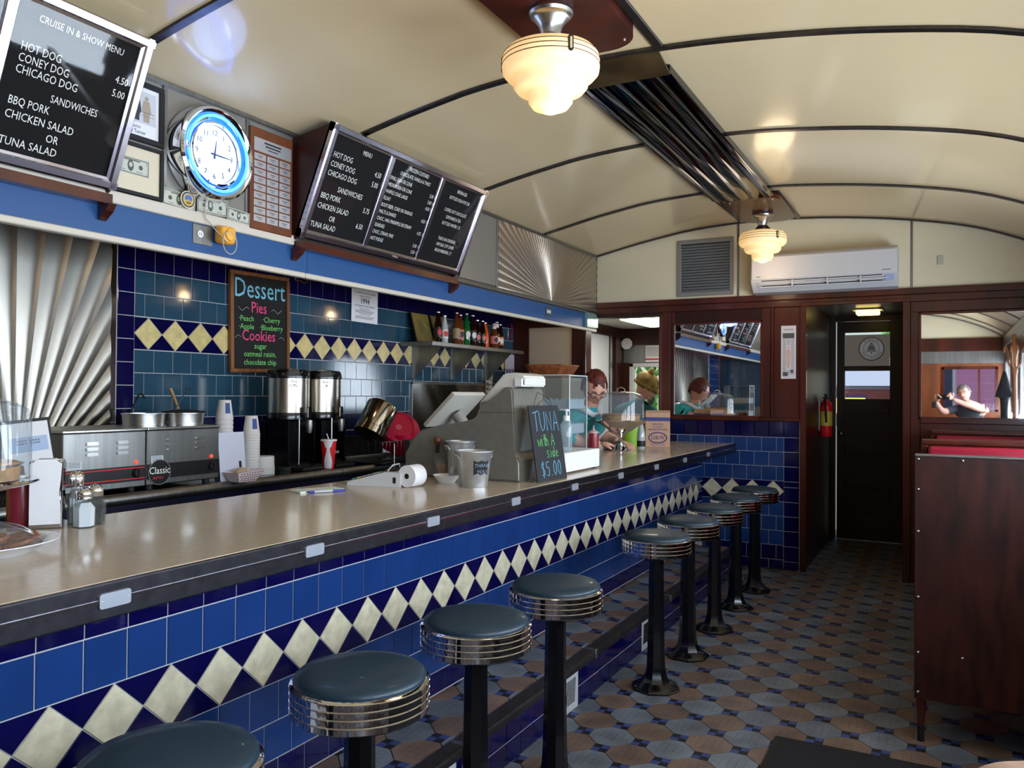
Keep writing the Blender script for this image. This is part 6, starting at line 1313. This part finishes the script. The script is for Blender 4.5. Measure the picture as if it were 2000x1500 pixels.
for p, q_ in zip(A, A[1:]):
    for j in range(10): bm.faces.new([p[j], p[j+1], q_[j+1], q_[j]])
mb.build('white_contour', WHITE, t, 60)
mb = MB(); mb.lathe([(.0445, .150), (.0455, .153), (.0445, .158), (.038, .160), (0, .160)], 32); mb.build('lid', WHITE, t, 40); mb = MB(); mb.tube([(0, 0, .16), (-.004, -.012, .19)], .003, 8); mb.build('straw', WHITE, t, 60)
lettering([('Cola', .0, .0, .022, 'LEFT', .9)], Matrix.Rotation(.05, 4, 'Z') @ frame((.0395, 0, .085), (0, 1, 0), (.08, 0, 1)), .002, 'lettering', WHITE, t)
# drying rack with pot and bowls
t = thing('dish_rack', 'black wire dish drying rack on the back counter', 'dish rack', (-2.99, 3.98, ZB)); RKB = M('rack_black', (24, 24, 28), .35, metal=.4)
mb = MB()
for z in (.03, .13): mb.tube([(-.17, -.22, z), (.15, -.22, z), (.15, .24, z), (-.17, .24, z)], .003, 6, closed=True)
for k in range(14): y = -.22+k*.46/13; mb.tube([(.15, y, .13), (.15, y, .03), (-.17, y, .03), (-.17, y, .13)], .0018, 5)
for k in range(7): x = -.15+k*.05; mb.tube([(x, -.22, .13), (x, -.22, .03), (x, .24, .03), (x, .24, .13)], .0018, 5)
mb.build('wire_basket', WIREM, t, 60)
mb = MB(); mb.box(-.18, .16, -.24, .26, 0, .012, bev=.004); mb.build('drip_tray', RKB, t)
mb = MB(); mb.box(.154, .20, -.02, .11, .03, .135, bev=.004); mb.build('cutlery_cup', M('rack_grey', (62, 64, 66), .5), t)
mb = MB(); mb.box(-.175, -.165, -.2, .2, .03, .15, bev=.002); mb.build('plate_rack', RKB, t)
t = thing('steel_pot', 'upturned steel pot leaning in the dish rack, left of the red bowls', 'pot', (-2.97, 3.80, ZB+.165), rot=(math.radians(-32), math.radians(6), 0))
mb = MB(); mb.lathe([(.096, .0), (.099, .002), (.098, .042), (.094, .046), (.094, .195), (.088, .205), (0, .208)], 40); mb.build('pot', M('pot_steel', (186, 176, 156), .12, metal=1), t, 40)
t = thing('red_bowl', 'large red plastic bowl leaning in the dish rack, base toward the camera', 'bowl', (-2.98, 4.10, ZB+.185), rot=tuple(Vector((.55, -.70, .42)).to_track_quat('Z', 'Y').to_euler())); RB = M('red_bowl_plastic', (196, 10, 62), .32)
mb = MB(); mb.lathe([(.135, -.05), (.138, -.045), (.125, -.005), (.10, .03), (.097, .042), (.094, .048), (.090, .042), (.018, .042), (.0, .042)], 48); mb.build('bowl', RB, t, 40)
mb = MB(); mb.lathe([(0, .0425), (.02, .0425), (.018, .045), (0, .045)], 20); mb.build('maker_disc', M('red_pale', (214, 90, 110), .5), t, 40)
t = thing('red_tub', 'red plastic tub standing inside the wire dish rack under the red bowl', 'tub', (-2.96, 4.12, ZB+.034)); mb = MB(); mb.lathe([(0, 0), (.07, 0), (.085, .12), (.08, .12), (.066, .005), (0, .005)], 32); mb.build('tub', RB, t, 40)
# ---------------------------------------------------------------- people
def skinmesh(verts, edges, root=0, sub=2, mats=None, pick=None):
    me = bpy.data.meshes.new('s'); me.from_pydata([v[0] for v in verts], edges, []); ob = bpy.data.objects.new('s', me); COL.objects.link(ob)
    md = ob.modifiers.new('k', 'SKIN'); md.use_smooth_shade = True; sv = me.skin_vertices[0].data
    for i, v in enumerate(verts):
        r = v[1]; sv[i].radius = r if isinstance(r, tuple) else (r, r); sv[i].use_root = i == root
    ob.modifiers.new('u', 'SUBSURF').levels = sub
    dg = bpy.context.evaluated_depsgraph_get(); out = bpy.data.meshes.new_from_object(ob.evaluated_get(dg)); bpy.data.objects.remove(ob)
    out.materials.clear()
    for m in mats: out.materials.append(m)
    if pick:
        for p in out.polygons: p.material_index = pick(p.center)
    out.shade_smooth(); return out
def dist_seg(p, a, b):
    a, b = Vector(a), Vector(b); t_ = max(0, min(1, (p-a).dot(b-a)/(b-a).length_squared)); return (p-a-(b-a)*t_).length
def hand(parent, wrist, d, up, side, s_=1.0, curl=.5, name='hand'):
    # palm plus five tapered, bent fingers; thumb leaves the side of the palm
    d = Vector(d).normalized(); up = Vector(up); sx = d.cross(up).normalized(); up = sx.cross(d)
    m = Matrix((d, sx, up)).transposed().to_4x4(); m.translation = Vector(wrist); mb = MB()
    T = lambda x, y, z: m @ Vector((x*s_, y*s_, z*s_))
    mb.sphere((0, 0, 0), .045*s_, (1.05, .92, .36), 16, 10, m @ Matrix.Translation((.045*s_, 0, 0)))
    for k, (y, ln) in enumerate(((.030, .066), (.011, .076), (-.010, .072), (-.029, .056))):
        pts = [T(.06, y*.9, 0)]; x, z, a = .085, 0, 0
        pts.append(T(x, y, z))
        for seg_ in (.42, .32, .26): a -= curl*.9; x += ln*seg_*math.cos(a); z += ln*seg_*math.sin(a); pts.append(T(x, y*1.08, z))
        mb.tube(pts, [.0095*s_, .0092*s_, .0085*s_, .0078*s_, .0062*s_], 8)
    mb.tube([T(.022, .022*side, -.004), T(.045, .046*side, -.010), T(.068, .058*side, -.018), T(.086, .056*side, -.026)], [.012*s_, .0115*s_, .0098*s_, .0075*s_], 8)
    return mb.build(name, SKIN, parent, 60)
def head(parent, c, fwd, up, hair, s_=1.0, glasses=None, hairlen=.0, cap=None, grey=False):
    f = Vector(fwd).normalized(); u = Vector(up); r = u.cross(f).normalized(); u = f.cross(r)
    m = Matrix((f, r, u)).transposed().to_4x4() @ Matrix.Scale(s_, 4); m.translation = Vector(c)
    mb = MB(); bmesh.ops.create_uvsphere(mb.bm, u_segments=32, v_segments=24, radius=1)
    for v in mb.bm.verts:
        x, y, z = v.co
        k = 1-.30*max(0, -z)**1.4; X = x*.094*(k if x > 0 else k*.94); Y = y*.076*k; Z = z*.116
        if x > 0: X += .012*max(0, 1-abs(z+.80)/.35)*max(0, x)            # chin
        if x > .5:
            nz = max(0, 1-abs(z+.12)/.30)*max(0, 1-abs(y)/.24); X += .024*nz*(1 if z < -.0 else .75)   # nose
            for sy in (-.42, .42):                                      # eye sockets
                X -= .008*max(0, 1-math.hypot((y-sy)/.26, (z-.08)/.16))
        v.co = (X, Y, Z)
    bmesh.ops.transform(mb.bm, matrix=m, verts=mb.bm.verts); h = mb.build('head', SKIN, parent, 80)
    T = lambda x, y, z: m @ Vector((x, y, z))
    for sy in (-1, 1):
        mb = MB(); mb.sphere((0, 0, 0), .0115, (1, 1, .42), 12, 8, m @ Matrix.Translation((.0765, .030*sy, .005))); e_ = mb.build('eye', M('eye_white', (230, 226, 220), .3), h, 60)
        mb = MB(); mb.sphere((0, 0, 0), .0045, (.5, 1, .8), 10, 8, m @ Matrix.Translation((.0862, .029*sy, .003))); mb.build('iris', INK, e_, 60)
        mb = MB(); mb.tube([T(.090, .016*sy, .024), T(.090, .030*sy, .029), T(.080, .044*sy, .024)], .0028, 6); mb.build('eyebrow', hair, h, 60)
        mb = MB(); mb.sphere((0, 0, 0), .024, (.62, .32, 1.1), 12, 8, m @ Matrix.Translation((-.004, .074*sy, -.006))); mb.build('ear', SKIN, h, 60)
    mb = MB(); mb.tube([T(.083, -.022, -.060), T(.091, -.008, -.057), T(.091, .008, -.057), T(.083, .022, -.060)], [.002, .0048, .0048, .002], 8); mb.build('mouth', M('lips', (190, 90, 88), .4), h, 60)
    if not cap or True:
        mb = MB(); bmesh.ops.create_uvsphere(mb.bm, u_segments=36, v_segments=26, radius=1); rm = []
        for v in mb.bm.verts:
            x, y, z = v.co
            if (x > .28 and z < .42+.14*math.cos(y*9)) or (z < -.30-hairlen) or (x > -.15 and z < -.05-hairlen*.6): rm.append(v)
            nz = 1+.035*math.sin(x*19+y*7)*math.cos(y*17-z*9)+.02*math.sin(z*31+x*11)
            v.co = (x*.106*nz-.008, y*.088*nz, z*.128*nz+.006)
        bmesh.ops.delete(mb.bm, geom=rm, context='VERTS'); bmesh.ops.transform(mb.bm, matrix=m, verts=mb.bm.verts); mb.build('hair', hair, h, 80)
    if glasses:
        mb = MB()
        for sy in (-1, 1):
            mb.tube([T(.098-.004*abs(math.cos(a)), .031*sy+.023*math.cos(a), .006+.018*math.sin(a)) for a in [k*PI/10 for k in range(20)]], .0024, 6, closed=True)
            mb.tube([T(.094, .054*sy, .010), T(.05, .076*sy, .012), T(-.01, .081*sy, .010)], .0022, 6)
        mb.tube([T(.098, -.009, .01), T(.101, 0, .013), T(.098, .009, .01)], .0022, 6); mb.build('glasses', glasses, h, 60)
    return h, m
TEALC = M('turquoise_uniform', (60, 176, 184), .75, noise=(7, .16), bump=(22, .35)); HRED = M('auburn_hair', (104, 32, 18), .55, noise=(50, .5), stretch=(1, 1, .3), bump=(70, .5))
def rel(o, p): return (p[0]-o[0], p[1]-o[1], p[2]-o[2])
# waitress behind the counter, leaning over it, looking down
o0 = (-2.62, 5.20, 0); t = thing('person', 'person with auburn hair, glasses and turquoise uniform, leaning over the counter looking down', 'person', o0)
V = [((-2.58, 5.22, .93), (.15, .17)), ((-2.43, 5.19, 1.045), (.12, .15)), ((-2.24, 5.14, 1.115), (.105, .15)), ((-2.14, 5.10, 1.20), (.06, .07)), ((-2.10, 5.085, 1.25), .05), ((-2.085, 5.08, 1.29), .05),
     ((-2.22, 4.98, 1.14), .068), ((-2.18, 4.89, 1.03), .054), ((-2.10, 4.97, .99), .040), ((-2.03, 5.07, .988), .028),
     ((-2.22, 5.31, 1.14), .068), ((-2.17, 5.42, 1.03), .054), ((-2.07, 5.39, .99), .040), ((-1.99, 5.31, .988), .028),
     ((-2.60, 5.10, .82), .10), ((-2.58, 5.10, .45), .07), ((-2.61, 5.10, .09), .05), ((-2.53, 5.10, .05), .045), ((-2.60, 5.32, .82), .10), ((-2.58, 5.32, .45), .07), ((-2.61, 5.32, .09), .05), ((-2.53, 5.32, .05), .045)]
V = [(rel(o0, v[0]), v[1]) for v in V]
Eg = [(0, 1), (1, 2), (2, 3), (3, 4), (4, 5), (2, 6), (6, 7), (7, 8), (8, 9), (2, 10), (10, 11), (11, 12), (12, 13), (0, 14), (14, 15), (15, 16), (16, 17), (0, 18), (18, 19), (19, 20), (20, 21)]
def pick1(p):
    arm = min(dist_seg(p, V[7][0], V[8][0]), dist_seg(p, V[8][0], V[9][0]), dist_seg(p, V[11][0], V[12][0]), dist_seg(p, V[12][0], V[13][0])); up_ = min(dist_seg(p, V[6][0], V[7][0]), dist_seg(p, V[10][0], V[11][0]), dist_seg(p, V[1][0], V[2][0])-.06)
    if p.z+0 < .86: return 2
    if arm < up_-.012: return 1
    if dist_seg(p, V[4][0], V[5][0]) < .062 and p.z > 1.225: return 1
    return 0
me = skinmesh(V, Eg, 0, 2, [TEALC, SKIN, M('black_trousers', (20, 20, 24), .8)], pick1); put('body', me, t)
WC = M('white_collar', (222, 222, 226), .8)
mb = MB(); cl = [rel(o0, p) for p in ((-2.21, 5.04, 1.235), (-2.13, 5.02, 1.215), (-2.075, 5.05, 1.175), (-2.075, 5.14, 1.18), (-2.13, 5.19, 1.22), (-2.21, 5.18, 1.24))]; mb.tube(cl, [.02, .024, .018, .018, .024, .02], 8); mb.build('collar', WC, t, 60)
for a, b in ((7, 6), (11, 10)):
    pa, pb = Vector(V[a][0]), Vector(V[b][0]); mb = MB(); mb.tube([pa.lerp(pb, .02), pa.lerp(pb, .20)], [.062, .064], 20); mb.build('cuff', WC, t, 40)
mb = MB(); mb.sphere(rel(o0, (-2.125, 5.06, 1.12)), .008); mb.sphere(rel(o0, (-2.145, 5.05, 1.07)), .008); mb.build('button', WC, t, 60)
mb = MB(); mb.box(-.001, .002, -.035, .035, -.018, .018, Matrix.Translation(rel(o0, (-2.15, 4.99, 1.10))) @ Matrix.Rotation(-.6, 4, 'Z')); mb.build('name_badge', WHITE, t)
head(t, rel(o0, (-2.075, 5.07, 1.352)), (.55, -.62, -.52), (.30, -.35, .88), HRED, 1.0, glasses=INK, hairlen=.25)
hand(t, V[9][0], (.75, .35, -.15), (0, 0, 1), 1, .92, .35); hand(t, V[13][0], (.8, -.25, -.15), (0, 0, 1), -1, .92, .35)
# second worker in the annex with a patterned head wrap
o0 = (-2.46, 7.05, 0); t = thing('person', 'person in teal shirt with tan knotted head wrap, seen through the pass-through', 'person', o0)
V = [((-2.46, 7.05, .95), (.15, .17)), ((-2.46, 7.03, 1.08), .14), ((-2.44, 7.00, 1.17), (.17, .13)), ((-2.40, 6.98, 1.25), .06), ((-2.375, 6.97, 1.30), .052),
     ((-2.62, 7.02, 1.15), .072), ((-2.68, 7.05, .98), .055), ((-2.62, 6.9, .90), .04), ((-2.27, 6.95, 1.15), .072), ((-2.22, 6.92, .99), .055), ((-2.25, 6.80, .90), .04),
     ((-2.54, 7.05, .82), .10), ((-2.54, 7.05, .45), .07), ((-2.54, 7.05, .08), .05), ((-2.54, 6.97, .05), .045), ((-2.38, 7.05, .82), .10), ((-2.38, 7.05, .45), .07), ((-2.38, 7.05, .08), .05), ((-2.38, 6.97, .05), .045)]
V = [(rel(o0, v[0]), v[1]) for v in V]
Eg = [(0, 1), (1, 2), (2, 3), (3, 4), (2, 5), (5, 6), (6, 7), (2, 8), (8, 9), (9, 10), (0, 11), (11, 12), (12, 13), (13, 14), (0, 15), (15, 16), (16, 17), (17, 18)]
put('body', skinmesh(V, Eg, 0, 2, [M('dark_teal_shirt', (34, 110, 120), .8), SKIN, M('black_trousers')], lambda p: 2 if p.z < .86 else (1 if (p.z > 1.27 or min(dist_seg(p, V[6][0], V[7][0]), dist_seg(p, V[9][0], V[10][0])) < .055 and p.z < .97) else 0)), t)
h_, hm = head(t, rel(o0, (-2.345, 6.95, 1.375)), (.62, .30, -.55), (.35, .1, .9), M('brown_hair', (90, 66, 40), .6), .98)
WR = M('tan_wrap', (188, 158, 88), .8, noise=(16, .6), col2=(70, 60, 28), bump=(30, .5))
mb = MB(); mb.sphere((0, 0, 0), .118, (1.0, .86, .78), 24, 16, hm @ Matrix.Translation((-.02, 0, .045)))
mb.tube([hm @ Vector(p) for p in ((.105, 0, .025), (.075, .075, .02), (-.01, .10, .01), (-.09, .06, -.005), (-.12, 0, -.01), (-.09, -.06, -.005), (-.01, -.10, .01), (.075, -.075, .02))], .016, 8, closed=True)
mb.sphere(rel(o0, (-2.30, 6.93, 1.50)), .045, (.7, .6, 1.15), 14, 10, Matrix.Rotation(.35, 4, 'Y')); mb.build('head_wrap', WR, t, 70)
hand(t, V[7][0], (.3, -.8, -.2), (0, 0, 1), 1, .92, .3); hand(t, V[10][0], (-.1, -.9, -.2), (0, 0, 1), -1, .92, .3)
# the photographer, seen only in the mirror: stands behind the camera holding a phone
o0 = (.34, -.55, 0); t = thing('person', 'grey haired person with glasses raising a phone with both hands, reflected in the right-hand mirror', 'person', o0)
V = [((.34, -.55, .95), (.16, .17)), ((.33, -.52, 1.06), .15), ((.32, -.47, 1.14), (.17, .13)), ((.28, -.42, 1.235), .06), ((.265, -.40, 1.27), .055),
     ((.50, -.44, 1.14), .065), ((.36, -.18, 1.175), .048), ((.235, -.13, 1.22), .04), ((.10, -.085, 1.285), .028), ((.14, -.50, 1.14), .065), ((-.02, -.30, 1.10), .05), ((-.07, -.18, 1.17), .038), ((-.105, -.09, 1.255), .028),
     ((.42, -.55, .82), .10), ((.42, -.55, .45), .07), ((.42, -.55, .08), .05), ((.42, -.47, .05), .045), ((.26, -.55, .82), .10), ((.26, -.55, .45), .07), ((.26, -.55, .08), .05), ((.26, -.47, .05), .045)]
V = [(rel(o0, v[0]), v[1]) for v in V]
Eg = [(0, 1), (1, 2), (2, 3), (3, 4), (2, 5), (5, 6), (6, 7), (7, 8), (2, 9), (9, 10), (10, 11), (11, 12), (0, 13), (13, 14), (14, 15), (15, 16), (0, 17), (17, 18), (18, 19), (19, 20)]
def pick3(p):
    if p.z < .88: return 2
    d = min(dist_seg(p, V[5][0], V[6][0]), dist_seg(p, V[6][0], V[7][0]), dist_seg(p, V[7][0], V[8][0]), dist_seg(p, V[10][0], V[11][0]), dist_seg(p, V[11][0], V[12][0]))
    c = dist_seg(p, V[1][0], V[2][0])
    return 1 if (d < .085 and c > .16) or p.z > 1.215 else 0
put('body', skinmesh(V, Eg, 0, 2, [M('grey_vest', (62, 66, 74), .8), SKIN, M('denim', (40, 50, 80), .8)], pick3), t)
head(t, rel(o0, (.245, -.36, 1.365)), (-.30, .95, -.05), (-.28, 0, 1), M('grey_hair', (150, 144, 138), .6, noise=(50, .4)), .98, glasses=M('red_frames', (120, 30, 36), .4))
hand(t, V[8][0], (-.45, .35, .55), (-.3, -.9, 0), 1, .9, .6); hand(t, V[12][0], (.45, .35, .6), (.3, -.9, 0), -1, .9, .6)
t = thing('smartphone', 'black smartphone held up sideways by the photographer, reflected in the mirror', 'phone', (-.005, -.045, 1.315)); mb = MB(); mb.box(-.078, .070, -.006, .004, -.036, .036, bev=.004, seg=2); mb.build('body', BLK, t)
t = thing('camera_case', 'black camera case held below the phone in the left hand, reflected in the mirror', 'case', (-.125, -.06, 1.21)); mb = MB(); mb.box(-.03, .03, -.02, .02, -.05, .035, bev=.01, seg=3); mb.build('case', BLKM, t, 40)
# ---------------------------------------------------------------- outdoors
mb = MB(); mb.box(-60, 60, -60, -1.4, -1.0, -.8); mb.box(-60, 60, 8.7, 140, -1.0, -.8); mb.box(1.0, 60, -1.4, 8.7, -1.0, -.8); mb.box(-60, -3.6, -1.4, 8.7, -1.0, -.8)
gr = mb.build('ground', M('outdoor_ground', (150, 150, 140), .9, noise=(.4, .2))); gr['kind'] = 'structure'
def foliage(name, label, loc, blobs, n, size, mats, cat='tree', trunk=None):
    t = thing(name, label, cat, loc); mb = MB()
    for k in range(n):
        bl = blobs[k % len(blobs)]; v = Vector((RND.gauss(0, 1), RND.gauss(0, 1), RND.gauss(0, 1))).normalized()*RND.uniform(.55, 1); p = Vector(bl[0])+Vector((v.x*bl[1][0], v.y*bl[1][1], v.z*bl[1][2]))
        e_ = Euler((RND.uniform(0, 6), RND.uniform(0, 6), RND.uniform(0, 6))).to_matrix(); s_ = size*RND.uniform(.6, 1.3); mb.mi = k % len(mats)
        mb.quad([p+e_ @ Vector(c) for c in ((-s_, 0, 0), (0, -s_*.45, 0), (s_, 0, 0), (0, s_*.45, 0))])
    o = mb.build('foliage', mats, t); o['kind'] = 'stuff'
    if trunk: mb = MB(); mb.tube([(0, 0, 0), (.05, 0, trunk*.5), (0, 0, trunk)], [.12, .09, .05], 10); mb.build('trunk', M('bark', (80, 62, 48), .9), t, 60)
    return t
LF = [M('leaf_bright', (120, 190, 96), .6, emit=None), M('leaf_mid', (84, 156, 84), .6), M('leaf_pale', (176, 214, 140), .6)]
foliage('garden_tree', 'bright green leafy tree outside the annex window', (-3.7, 11.2, -.8), [((0, 0, 2.3), (1.5, .8, 1.1)), ((1.0, -.3, 1.6), (.9, .6, .8)), ((-.9, .2, 1.4), (.9, .6, .8)), ((.2, .3, 3.2), (1.1, .7, .8))], 5200, .085, LF, trunk=2.2)
foliage('street_tree', 'green tree branch hanging over the house roof outside the door window', (-.9, 30, -.8), [((.3, 0, 3.9), (1.5, 1.0, .55)), ((1.5, 0, 3.9), (1.6, 1.0, 1.1))], 1500, .16, LF, trunk=3.4)
# brick house across the street, seen in the door window
t = thing('brick_house', 'brick house with a pale roof seen through the vestibule door window', 'house', (-5.2, 62, -.8))
mb = MB(); mb.box(-9, 2.55, 0, 6, 0, 2.9); mb.build('wall', M('brick_wall', (170, 96, 90), .85, noise=(3, .15)), t)
mb = MB(); mb.prism([(-10, 2.85), (2.6, 2.85), (2.9, 2.6), (-10, 2.6)], -.2, .1, frame((0, 0, 0), (1, 0, 0), (0, 0, 1))); mb.build('fascia', M('house_fascia', (150, 150, 170), .7), t)
mb = MB(); mb.quad([(-10, -.3, 2.85), (2.9, -.3, 2.85), (1.0, 4, 4.6), (-10, 4, 4.6)]); mb.build('roof', M('pale_roof', (150, 162, 180), .6), t)
mb = MB(); mb.quad([(2.9, -.3, 2.85), (2.9, 7, 2.85), (1.0, 4, 4.6)]); mb.quad([(-10, 7, 2.85), (2.9, 7, 2.85), (1.0, 4, 4.6), (-10, 4, 4.6)]); mb.build('roof_end', M('blue_shingle', (84, 110, 200), .7), t)
mb = MB()
for r_ in range(22):
    mb.box(-9, 2.55, -.03, 0, .12+r_*.125, .135+r_*.125)
mb.build('brick_course', M('mortar_pale', (196, 160, 155), .9), t, kind='stuff')
mb = MB(); mb.box(-3.8, .4, -.06, -.02, .9, 2.15); wd_ = mb.build('window', M('window_blue', (80, 92, 150), .4), t); mb = MB(); mb.box(-1.6, .3, -.09, -.06, .9, 2.0); mb.build('lit_pane', M('lit_pane', (240, 210, 110), .5, emit=(255, 220, 110), es=.8), wd_)
mb = MB(); mb.box(2.9, 6.5, -6, 3, 0, 3.6); mb.build('annex_wall', M('brick_wall2', (196, 130, 130), .85), t)
# pink house behind the rear window, seen in the mirror
t = thing('pink_house', 'pink sided house with white trimmed windows, reflected in the right-hand mirror', 'house', (.6, -6.5, -.8))
mb = MB()
for k in range(26): mb.box(-4, 4, -.02-.012*(k % 2), .0, k*.16, k*.16+.158)
mb.build('siding', M('pink_siding', (236, 160, 205), .8), t)
for x in (-.75, .55): 
    mb = MB(); mb.box(x-.06, x+.06, 0, .05, 1.0, 3.4); mb.box(x+.30, x+.36, 0, .05, 1.0, 3.4); mb.build('window_trim', WHITE, t); mb = MB(); mb.box(x+.06, x+.30, 0, .02, 1.0, 3.4); mb.build('window', M('slate_glass', (70, 84, 110), .2), t)
foliage('flower_bush', 'red and pink flowering bush beside the pink house, reflected in the mirror', (1.5, -5.6, -.8), [((0, 0, 1.5), (.5, .4, .5)), ((.3, 0, .9), (.6, .4, .6))], 900, .05, [LF[1], M('petal_red', (220, 40, 60), .6), M('petal_pink', (230, 140, 160), .6)], cat='bush', trunk=1.2)
